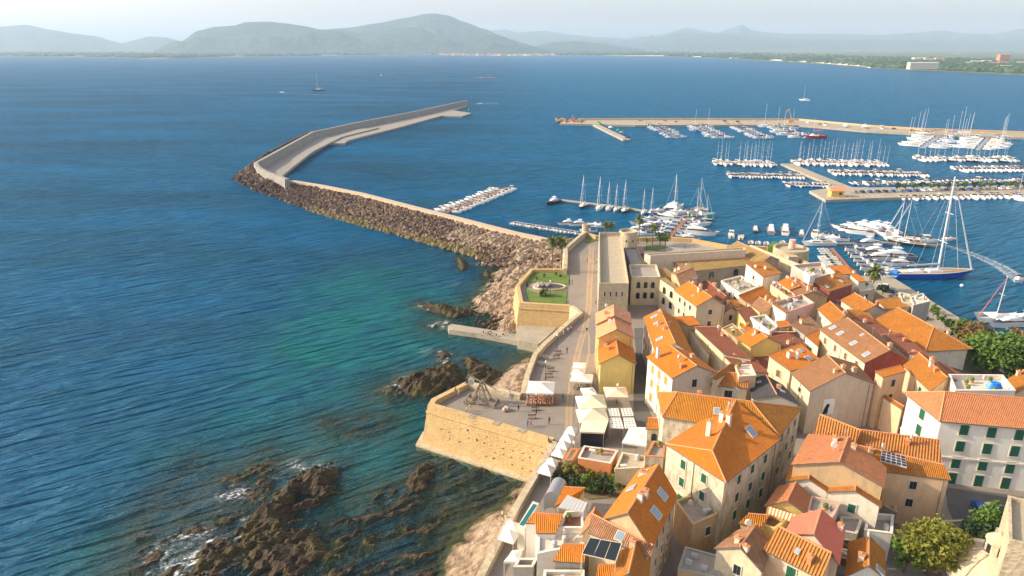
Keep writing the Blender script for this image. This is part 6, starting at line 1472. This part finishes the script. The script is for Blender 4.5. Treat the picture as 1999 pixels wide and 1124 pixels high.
cat(W(1315,407,0),R(60),'big white catamaran with very tall mast in the inner harbour',18)
row((1308,462),(1343,424),6,['y0','m2','m0'],'the red plank pontoon below the catamaran',detail=True,pont='red',pw_=2.2,s=(.75,1.1),off=.4,plabel='red plank pontoon running up toward the catamaran')
for x,y,k,sc_,rz,lb in [(1262,448,'y0',.8,185,'large white motor yacht moored behind the fort terrace trees'),(1252,437,'y0',.7,190,'white motor yacht just beyond the one behind the fort terrace trees'),(1272,428,'m2',1.2,200,'white motorboat among yachts between palm and catamaran'),(1372,424,'m8',1.5,10,'teal hulled wooden boat at the tip of the red plank pontoon'),(1362,415,'s1',1.2,20,'sailing boat with tallest mast beyond the teal boat'),(1355,432,'s0',1.1,0,'sailing boat moored just before the teal boat'),(1352,455,'m3',1.3,175,'white motorboat nearest the fortress wall right of the plank pontoon'),(1340,468,'y0',.6,180,'white cruiser tucked below the fortress wall'),(1272,418,'m5',.9,170,'dark blue tender behind the thin masted boats'),
  (1427,461,'m3',1.15,75,'small white fishing boat with pale roof at the fortress quay, leftmost'),(1446,464,'m1',1.1,70,'small white open boat second from the left at the fortress quay'),(1474,450,'y2',.5,75,'dark brown and white trawler at the fortress quay'),(1504,452,'y1',.75,72,'silver grey motor yacht at the fortress quay'),(1532,452,'y0',.8,70,'white motor yacht with open flybridge beside the silver grey one'),(1564,458,'y1',.5,70,'slim grey tender between white yacht and stone tower turret'),
  (1597,478,'s1',1.35,182,'white sailing boat lying side-on behind the broad stone tower'),(1612,464,'m2',1.4,170,'white boat with navy hardtop behind the side-on sailing boat'),
  (1668,455,'y0',.9,150,'white motor yacht, leftmost of the big yacht cluster'),(1695,452,'y0',1.05,120,'widest white motor yacht in the middle of the big yacht cluster'),(1722,452,'y0',1.,110,'white motor yacht right of centre in the big yacht cluster'),(1748,462,'y0',.7,60,'white motor yacht right end of the big yacht cluster'),
  (1690,480,'y0',.85,200,'white motor yacht just below the cluster pontoon'),(1703,497,'y0',.9,190,'long white cruiser second below the cluster pontoon'),(1712,508,'y0',.85,186,'white cruiser third below the cluster pontoon'),(1740,505,'y1',1.,178,'long sleek grey-white yacht pointing at the open water'),(1752,518,'y0',.7,178,'white cruiser between the sleek yacht and the blue sailing yacht'),(1742,532,'s1',.9,175,'white sailing boat hidden half behind the big date palm'),
  (1755,470,'s0',1.25,160,'sailing boat with tall mast left of the blue yacht mast'),(1768,478,'s2',1.35,150,'dark sailing boat beside the cluster pontoon end'),(1812,473,'m3',1.3,0,'white motorboat at the outer tip of the cluster pontoon'),
  (1590,462,'m3',1.3,80,'white motorboat between the grey tender and the side-on sailing boat'),(1632,468,'m2',1.5,165,'white boat with navy hardtop just left of the big yacht cluster'),(1650,447,'y0',.7,150,'white motor yacht behind the leftmost yacht of the big cluster'),(1680,444,'y1',.8,130,'silver motor yacht at the back of the big yacht cluster'),(1708,444,'y0',.75,115,'white motor yacht at the back of the big cluster, right of the silver one'),(1735,452,'y2',.6,100,'dark hulled motor yacht squeezed in the big yacht cluster'),(1775,470,'m0',1.5,60,'navy trimmed boat on the outer half of the cluster pontoon'),(1790,471,'m2',1.3,60,'navy hardtop boat on the outer half of the cluster pontoon'),
  (1240,452,'y0',.65,185,'white motor yacht nearest the squat round tower'),(1256,458,'m2',1.4,180,'navy hardtop boat between the tower palm and the plank pontoon'),(1282,440,'y1',.55,195,'silver cruiser among the yachts behind the fort terrace'),(1290,414,'m0',1.5,200,'navy trimmed boat just left of the catamaran hulls'),(1334,416,'m4',1.4,190,'small wooden decked boat right of the catamaran bows'),(1368,440,'m2',1.5,5,'navy hardtop boat right of the plank pontoon near the teal boat'),(1375,432,'s2',.9,10,'dark hulled sailing boat outside the teal wooden boat'),
  (1968,636,'y0',.8,190,'white motor yacht at the lower right quay'),(1995,630,'y0',.8,185,'white motor yacht cut by the right edge near the trimaran'),
  (1989,548,'m0',1.2,215,'speedboat at the head of the big curved wake on the right'),(1848,469,'m1',1.1,200,'small speedboat crossing behind the tall white mast'),
  (552,181,'m0',1.6,180,'lone small white motorboat far out left of the dark sailing ship'),(937,203,'m1',1.3,0,'tiny speedboat off the tip of the breakwater'),(1570,196,'s1',1.5,150,'white sailing yacht motoring beyond the marina mole'),(744,148,'s1',1.3,90,'tiny white sailed boat far out in the bay'),(622,177,'s2',2.2,180,'dark hulled sailing ship at anchor far out on the left')]:
    boat(k,W(x,y,0),R(rz),sc_,lb,None,y>200)
for i,(x,y) in enumerate([(1466,474),(1480,475),(1496,476),(1510,478),(1528,474)]): boat('d0',W(x,y,0),R(70),1.1,'white inflatable dinghy at the fortress quay behind the yachts','white dinghies at the fortress quay',True)
row((1622,486),(1668,540),11,['d0','m1'],'the reddish pontoon with dinghies next to the big date palm',side=-1,detail=True,pont='red',pw_=2.,s=(.9,1.1),off=.3,plabel='reddish pontoon with dinghies next to the big date palm')
row((1640,484),(1690,548),8,['m2','m0'],'the reddish dinghy pontoon toward the cruisers',side=1,detail=True,pont=False,s=(1.1,1.5),off=.3)
b=MB(); path_wall(b,[W(1620,478,0),W(1730,476,0),W(1830,481,0)],2.,-.3,.7); simple('pontoon',b,[M['wood']],'dark pontoon reaching right from the big yacht cluster','pontoon')
# sails cluster far tall masts inner right
# ---- big blue sloop
r_=empty('sailing_yacht',W(1822,541,0),R(3)); tag(r_,'very large royal blue hulled sailing yacht with towering white mast','sailing yacht')
L=29.5
h_=hull(L,6.6,2.3,0,1,.2,.7); h_.build('hull',[M['bluehull'],M['teak']],r_)
b=MB(); path=[]; wedge(b,-L*.1,L*.12,1.5,1.,2.3,3.,.3,1.5,0); wedge(b,-L*.32,-L*.16,1.4,1.4,2.3,2.9,.3,.6,0); b.build('deckhouse',[M['gel']],r_)
b=MB(); b.box((0,0,2.42),(L*.5,.5,.08)); b.box((-L*.38,0,2.4),(3.6,3.,.5)); b.build('deck_gear',[M['gelc']],r_)
b=MB()
top=[]
for s in (1,-1):
    for k in range(8):
        f0,f1=k/8,(k+1)/8
        def rim(f): return Vector((-L/2+L*f,s*6.6/2*(.7+.3*min(1,f*2.2) if f<.45 else (1-((f-.45)/.55)**2.2)),2.3*(1+.2*f*f)+.06))
        b.tube(rim(f0),rim(f1),.13,.13,4)
b.build('rail',[M['gel']],r_)
b=MB(); b.tube((L*.04,0,2.3),(L*.0,0,37),.38,.22,8); b.build('mast',[M['mast']],r_)
for z,ww_ in ((13.5,2.6),(24,2.2)):
    b=MB(); b.tube((L*.025,-ww_,z),(L*.025,ww_,z),.12,.12,5); b.build('spreader',[M['mast']],r_)
b=MB(); b.tube((L*.03,0,5.2),(-L*.36,0,4.6),.4,.3,8); b.build('furled_mainsail',[M['rubber']],r_)
b=MB(); b.tube((L*.47,0,2.9),(L*.0,0,36.5),.28,.14,6); b.build('furled_jib',[M['mast']],r_)
b=MB(); 
for p in ((-L*.48,0,2.4),(L*.02,3.2,2.4),(L*.02,-3.2,2.4),(-L*.2,2.5,2.4),(L*.3,0,2.6)): b.tube(p,(L*.0,0,36),.05,.05,3,0,False)
b.build('rigging',[M['mast']],r_)
b=MB(); b.box((-L*.49,0,2.3),(1.2,2.6,1.1)); b.build('stern_cover',[M['blue']],r_)
# trimaran at the lower right
r_=empty('trimaran',W(1948,628,0),R(185)); tag(r_,'white trimaran with red furled sail stay at the lower right quay','trimaran')
for s,l in ((0,15),(-1,11),(1,11)):
    h_=hull(l,1.7 if s==0 else .9,1.4,0,1); h_.v=[(x-(0 if s==0 else .5),y+s*4.2,z) for x,y,z in h_.v]; h_.build('hull',[M['gel'],M['gelc']],r_)
b=MB(); b.box((-1,0,1.5),(6,8,.25)); wedge(b,-4,2.6,1.6,1.1,1.6,2.7,.3,1.2,0); b.build('deck',[M['gel']],r_)
b=MB(); b.tube((1,0,1.6),(.6,0,15),.16,.1,6); b.tube((.9,-1.2,9),(.9,1.2,9),.05); b.build('mast',[M['mast']],r_)
b=MB(); b.tube((7,0,1.8),(.7,0,14.4),.14,.05,5); b.build('furled_jib',[M['redp']],r_)
b=MB(); b.tube((.9,0,3.2),(-4.6,0,3.),.24,.2,6); b.build('boom_cover',[M['navy']],r_)
# ---- marina mole, piers
b=MB(); Q=[W(x,y,2.4) for x,y in ((1092,240),(1105,233),(1200,232),(1380,232),(1560,233),(1610,238),(1700,246),(1800,252),(1999,258),(2250,266),(2250,276),(1999,267),(1800,260),(1690,254),(1600,246),(1560,243),(1380,242),(1240,243),(1160,241))]
b.prism([(p.x,p.y) for p in Q],-3,1.8); 
ob=simple('marina_mole',b,[M['quay']],'long straight stone mole closing the marina from the bay','mole')
b=MB(); path_wall(b,[W(x,y,3) for x,y in ((1130,232),(1380,231.5),(1560,232.5),(1610,237),(1700,245),(1800,251),(1999,257.5),(2250,265))],2.2,1.8,3.6); simple('mole_wall',b,[M['tanwall']],'low tan wave wall along the outer side of the marina mole','wall')
b=MB(); path_wall(b,[W(1158,240,1.5),W(1190,256,1.5),W(1224,272,1.5)],7,-2,1.5); simple('side_pier',b,[M['quay']],'short side pier with stored gear at the left end of the mole','pier')
for k,(x,y,c) in enumerate([(1168,240,'greenp'),(1172,243,'greenp'),(1192,249,'gel'),(1207,255,'greenp'),(1213,259,'metal'),(1225,269,'navy')]):
    b=MB(); b.lathe((0,0,0),[(2.2,0),(2.4,.6),(1.4,1.4),(.2,1.8)],9); o=b.build('net_heap',M[c],None,False,W(x,y,1.6)); tag(o,{'greenp':'green','gel':'white','metal':'grey','navy':'dark blue'}[c]+' heap of covered fishing gear on the short side pier','gear heap','gear heaps on the side pier')
for k in range(70):
    x=br.uniform(1086,1140); y=232+br.uniform(0,7)
    o=link_mesh('boulder',rme(k%8,1),None,W(x,y,.8+br.random()*1.5),br.uniform(0,6),br.uniform(1.2,2.2)); tag(o,'tan boulder on the rounded head of the marina mole','boulder','boulders on the head of the marina mole')
def beacon(px_,py_,z,col,lb,h_=7):
    r_=empty('harbour_light',W(px_,py_,z)); tag(r_,lb,'harbour light'); b=MB(); b.lathe((0,0,0),[(1.3,0),(1.2,1.2),(.7,1.4),(.55,h_-1.2),(.9,h_-1.1),(.9,h_-.9)],10); b.build('tower',M[col],r_); b=MB(); b.lathe((0,0,h_-.9),[(.5,0),(.5,.9),(.1,1.2)],8); b.build('lamp',M['skyglass'],r_)
beacon(1118,236,2.4,'redp','small red harbour light on the head of the marina mole',6); beacon(915,216,1.8,'greenp','small green harbour light near the end of the breakwater',6)
beacon(955,151,2,'redp','red and white beacon standing on the tiny reef in the bay',9)
for k in range(8): o=link_mesh('boulder',rme(k,2),None,W(928+k*5.5,151.5,.2),k,(9,4,1.6)); tag(o,'flat reddish rock of the tiny reef around the beacon','rock','rocks of the tiny reef')
# crane on the mole
r_=empty('mobile_crane',W(1543,240,2)); tag(r_,'orange yard crane standing on the marina mole','crane'); b=MB(); b.box((0,0,2),(6,3,2.4)); b.build('carrier',M['craneo'],r_); b=MB(); b.tube((1,0,3),(-3,0,15),.45,.25,6); b.tube((-3,0,15),(-6.5,0,10),.3,.15,6); b.build('boom',M['craneo'],r_)
for x,y in [(1250,236),(1298,236),(1320,238),(1415,237),(1440,238),(1475,236),(1600,243),(1745,252),(1780,255),(1850,258)]:
    car(x,y,R(3),br.choice(['gel','metal','darkhull','redhull']),'parked car standing on the marina mole',1.9,'cars on the marina mole')
SB='s0 s1 s3'.split()
row((1272,243),(1322,270),9,MO,'the finger pontoon nearest the side pier',s=(1.1,1.5),plabel='first finger pontoon hanging from the mole, counted from the side pier')
row((1352,243),(1412,271),12,MO+['s0','s1'],'the second finger pontoon counted from the side pier',s=(1.1,1.5),plabel='second finger pontoon hanging from the mole')
row((1428,243),(1492,271),13,MO,'the third finger pontoon counted from the side pier',s=(1.,1.4),plabel='third finger pontoon hanging from the mole')
row((1503,243),(1568,270),12,MO+['s0','s1'],'the fourth finger pontoon below the orange crane',s=(1.1,1.7),plabel='fourth finger pontoon hanging from the mole below the crane')
boat('m7',W(1591,270,0),R(185),2.2,'red hulled boat at the outer end of the fourth finger pontoon')
for x,y,k,sc_,lb in [(1576,243,'y1',.7,'small dark blue launch moored to the mole right of the crane'),(1610,247,'m6',2.,'blue-green fishing boat moored stern to the mole'),(1650,251,'y1',1.,'blue grey patrol ship moored to the mole, left of the two'),(1687,253,'y1',1.1,'blue grey patrol ship moored to the mole, right of the two'),(1721,254,'m3',1.8,'white launch moored to the mole right of the patrol ships')]: boat(k,W(x,y,0),R(255),sc_,lb,None,True)
row((1846,258),(1801,289),9,SB+['m2','m3'],'the tall-masted pontoon near the right of the mole',s=(1.3,1.8),pw_=4,plabel='wide pontoon with the largest sailing yachts near the right of the mole')
row((1932,266),(1908,293),7,['s0','s1','m3','m2','m0'],'the rightmost finger pontoon of the mole',s=(1.4,1.8),pw_=3,plabel='rightmost finger pontoon hanging from the mole')
row((1392,319),(1515,321.5),17,S+MO[:5],'the left masted row facing the open basin',s=(.9,1.15),plabel='pontoon of the left masted row in the marina')
row((1548,318),(1725,321),23,S+MO[:5],'the masted row right of the diagonal pier head',s=(.9,1.15),plabel='pontoon of the masted row right of the diagonal pier')
row((1420,343),(1566,346),24,MO,'the left motorboat row beside the diagonal pier',plabel='pontoon of the left motorboat row by the diagonal pier')
row((1622,338),(1803,342),27,MO,'the motorboat row right of the diagonal pier',s=(.9,1.3),plabel='pontoon of the motorboat row right of the diagonal pier')
row((1532,361),(1627,363),13,['m1','m5','m0','m4'],'the short row below the diagonal pier',s=(.7,1.),plabel='short pontoon below the diagonal pier')
row((1788,311),(1982,313),22,S[:3]+MO[:4],'the right masted row by the mole',s=(.9,1.2),plabel='pontoon of the right masted row')
row((1868,332),(2010,331),16,['m2','m0','m4'],'the right motorboat row by the frame edge',s=(1.1,1.4),plabel='pontoon of the right motorboat row')
row((1668,364),(2010,357),36,MO,'the main pier on its far edge',side=1,pont=False,s=(.9,1.4))
row((1735,383),(2010,380),22,MO+['s0'],'the main pier on its near edge',side=-1,pont=False,s=(1.,1.4),off=3)
b=MB(); path_wall(b,[W(1536,319,1.3),W(1590,342,1.3),W(1652,366,1.3)],8.5,-2,1.3); simple('diagonal_pier',b,[M['quay']],'wide diagonal concrete pier through the middle of the marina','pier')
b=MB(); Q=[W(x,y,1.5) for x,y in ((1580,372),(1640,364),(1700,366),(1999,361),(2200,358),(2200,378),(1999,379),(1720,386),(1612,390))]; b.prism([(p.x,p.y) for p in Q],-2,1.5)
simple('main_pier',b,[M['quay']],'broad main marina pier with parked cars, trees and a yellow hut','pier')
for k in range(9):
    b=MB(); b.tube((0,0,-.3),(0,0,1.7),.35,.35,8); o=b.build('pile',M['gel'],None,False,W(1614+k*11,391-k*.35,0)); tag(o,'white mooring pile along the near edge of the main pier','pile','white piles of the main pier')
farhouse(1631,382,7,4.5,3.2,'mustard','salmonpale','small yellow hut at the left end of the main pier','hut')
for k in range(16):
    leafy('tree',W(1750+k*16.5,371-.3*k,1.5),2.2,2.,1.7,90,'leafgreen' if k%3 else 'leafdark','small round tree in the row along the main marina pier',1.2,.6,60+k,group='trees along the main marina pier')
for k in range(22):
    car(1668+k*15,376-.35*k,R(90+br.uniform(-9,9)),br.choice(['gel','metal','darkhull','gel','bluehull']),'parked car in the row along the main marina pier',1.55,'cars along the main marina pier')
# buoys
for x,y,c,lb in [(1877,559,'gel','white round mooring buoy below the blue sailing yacht'),(983,424,'bluehull','blue buoy floating off the foot of the breakwater')]:
    b=MB(); b.lathe((0,0,-.2),[(.2,0),(.6,.4),(.6,.8),(.2,1.1)],10); o=b.build('buoy',M[c],None,False,W(x,y,0)); tag(o,lb,'buoy')
# wakes
wake([(1989,552,1.4,1.3),(1975,534,3.6,1.2),(1950,518,3.4,1.),(1915,502,3.,.8),(1880,489,2.4,.65),(1850,480,1.8,.5),(1800,467,1.2,.35),(1740,455,1,.2)],'long curved white wake of the speedboat on the right')
wake([(1848,471,.8,1.2),(1800,463,2,.8),(1760,457,1.6,.4)],'short white wake of the small speedboat behind the tall mast')
wake([(555,182,1.5,1.1),(600,184,3,.8),(700,187,4,.5),(800,189,5,.3)],'thin straight wake behind the lone motorboat far out on the left')
wake([(936,203,1,1.1),(962,200,3,.8),(975,204,1,.4)],'small wake off the tip of the breakwater')
# ---------------------------------------------------------------- people
def person_mesh(pose,seed):
    r=random.Random(seed)
    J=[(0,0,.95,.13)]; E=[]
    def add(p,par,rad): J.append((*p,rad)); E.append((par,len(J)-1)); return len(J)-1
    ch_=add((0,0,1.15,),0,.125); c2=add((0,0,1.38),ch_,.14); nk=add((0,0,1.5),c2,.055); hd=add((0,.02,1.62),nk,.095); hd2=add((0,.01,1.72),hd,.085)
    for s in (-1,1):
        st=.16*pose*s
        hp=add((s*.1,0,.9),0,.095); kn=add((s*.11,st*.6,.5),hp,.065); an=add((s*.11,st-.03,.09),kn,.042); add((s*.12,st+.12,.04),an,.035)
        sh=add((s*.19,0,1.4),c2,.06); el=add((s*.25,-st*.5,1.12),sh,.042); wr_=add((s*.25,-st*.5+.08,.88),el,.028); pm=add((s*.25,-st*.5+.1,.81),wr_,.028)
        for f in range(4): add((s*.25,-st*.5+.07+f*.022,.71+abs(f-1.4)*.012),pm,.009)
        add((s*.235,-st*.5+.15,.78),wr_,.01)
    me=bpy.data.meshes.new('p'); me.from_pydata([j[:3] for j in J],E,[]); o=bpy.data.objects.new('p',me); COL.objects.link(o)
    md=o.modifiers.new('s','SKIN')
    for v,j in zip(me.skin_vertices[0].data,J): v.radius=(j[3],j[3]*.85)
    me.skin_vertices[0].data[0].use_root=True
    o.modifiers.new('u','SUBSURF').levels=1
    dg=bpy.context.evaluated_depsgraph_get(); m2=bpy.data.meshes.new_from_object(o.evaluated_get(dg)); bpy.data.objects.remove(o)
    for k in ('skin','skin','skin','hair'): pass
    return m2
PM=[person_mesh(0.2,1),person_mesh(1.5,2),person_mesh(1.,3)]
hr=MB(); hr.lathe((0,-.01,1.66),[(.098,0),(.108,.04),(.09,.1),(.03,.135)],10); hairm=hr.mesh('hair',[M['hair']])
for f in range(1): pass
PC={}
def pmesh(k,top,bot):
    if (k,top,bot) in PC: return PC[(k,top,bot)]
    me=PM[k].copy(); me.materials.clear()
    for x in ('skin',top,bot,'black'): me.materials.append(M[x])
    for p in me.polygons:
        c=p.center
        p.material_index= 1 if (c.z>.93 and c.z<1.47 and (abs(c.x)<.2 or c.z>1.15)) else (2 if (c.z<=.93 and c.z>.12 and abs(c.x)<.2) else (3 if c.z<=.12 else 0))
        p.use_smooth=True
    PC[(k,top,bot)]=me; return me
for i,(x,y,k,t_,b_,lb) in enumerate([
 (896,770,1,'pink','white','person in pink top near the inner corner of the trebuchet bastion'),(889,768,0,'black','black','dark clothed person sitting by the inner corner wall of the trebuchet bastion'),
 (996,776,1,'metal','bluehull','person in grey and blue jeans walking behind the trebuchet'),(918,800,0,'yellowp','yellowp','person in bright yellow jacket in front of the trebuchet'),(911,805,0,'white','black','person in white shirt beside the bright yellow jacket'),
 (1012,801,0,'black','darkhull','dark clothed person standing in the middle of the trebuchet plaza'),(1030,832,1,'blue','bluehull','person in light blue top of the pair at the plaza edge'),(1036,829,1,'redp','black','person in red of the pair at the plaza edge'),
 (1072,826,0,'darkhull','black','lone dark person near the paving stripe on the plaza'),(1099,781,1,'black','greenp','person with green trousers right of the big white parasol'),
 (1071,867,0,'black','black','dark person leaning on the low corner wall of the bastion, left'),(1075,872,0,'black','wood','dark person leaning on the low corner wall of the bastion, right'),
 (981,1011,1,'white','black','person in white top walking on the lower promenade'),(988,1019,1,'pink','wood','person in pink walking on the lower promenade'),
 (1107,688,1,'black','black','dark walker between street lamp and paving stripes'),(1125,645,1,'redp','redp','person all in red near the start of the curving wall'),(1109,648,0,'white','skin','person in white of the group on the curving promenade'),(1115,645,0,'mauve','black','person in mauve of the group on the curving promenade'),(1100,653,0,'metal','white','person in pale trousers nearest the curving wall'),
 (1111,552,0,'black','black','left of two dark walkers beside the fountain lawn'),(1117,552,0,'black','black','right of two dark walkers beside the fountain lawn'),
 (1146,511,1,'redp','redp','person in red on the promenade beside the fort hall'),(1153,512,0,'cream','cream','person in cream beside the one in red'),(1165,511,1,'white','navy','person in white and navy at the foot of the fort hall wall'),(1165,530,1,'white','blue','person in white top at the fort hall wall, nearer the camera'),
 (1109,590,0,'mauve','black','person resting on the lawn edge near the bastion corner'),(1163,591,0,'wood','black','brown clothed person at the near end of the fort hall wall'),(1336,485,1,'redp','black','person in red crossing the fort terrace'),(1284,489,1,'black','black','dark person walking near the clipped trees'),(1140,846,0,'white','black','waiter in white beside the flat cream awning')]):
    c=W(x,y+2,8.02 if not 1280<x<1340 else 8.1); r_=empty('person',c,R(i*67%360)); r_.scale=(1.02,)*3
    link_mesh('body',pmesh(k,t_,b_),r_); link_mesh('hair',hairm,r_); tag(r_,lb,'person')
mbs=[o for o in bpy.data.objects if o.parent is None and o.name.startswith('motor_boat')]
mbs.sort(key=lambda o:o.location.length)
one=[o for o in mbs[285:] if o.type=='MESH']; big=MB(); mats=[]
for o in one:
    me=o.data; mp=[]
    for m_ in me.materials:
        if m_ not in mats: mats.append(m_)
        mp.append(mats.index(m_))
    Mx=Matrix.Translation(o.location)@Matrix.Rotation(o.rotation_euler[2],4,'Z')@Matrix.Diagonal((*o.scale,1)); n=len(big.v)
    big.v.extend([tuple(Mx@v.co) for v in me.vertices])
    for f in me.polygons: big.f.append(tuple(i+n for i in f.vertices)); big.m.append(mp[f.material_index]); big.uv.append([(0,0)]*len(f.vertices))
    bpy.data.objects.remove(o)
if big.v: tag(big.build('moored_boats',mats),'farthest small white motorboats moored along the mole and outer pontoons','boats',kind='stuff')
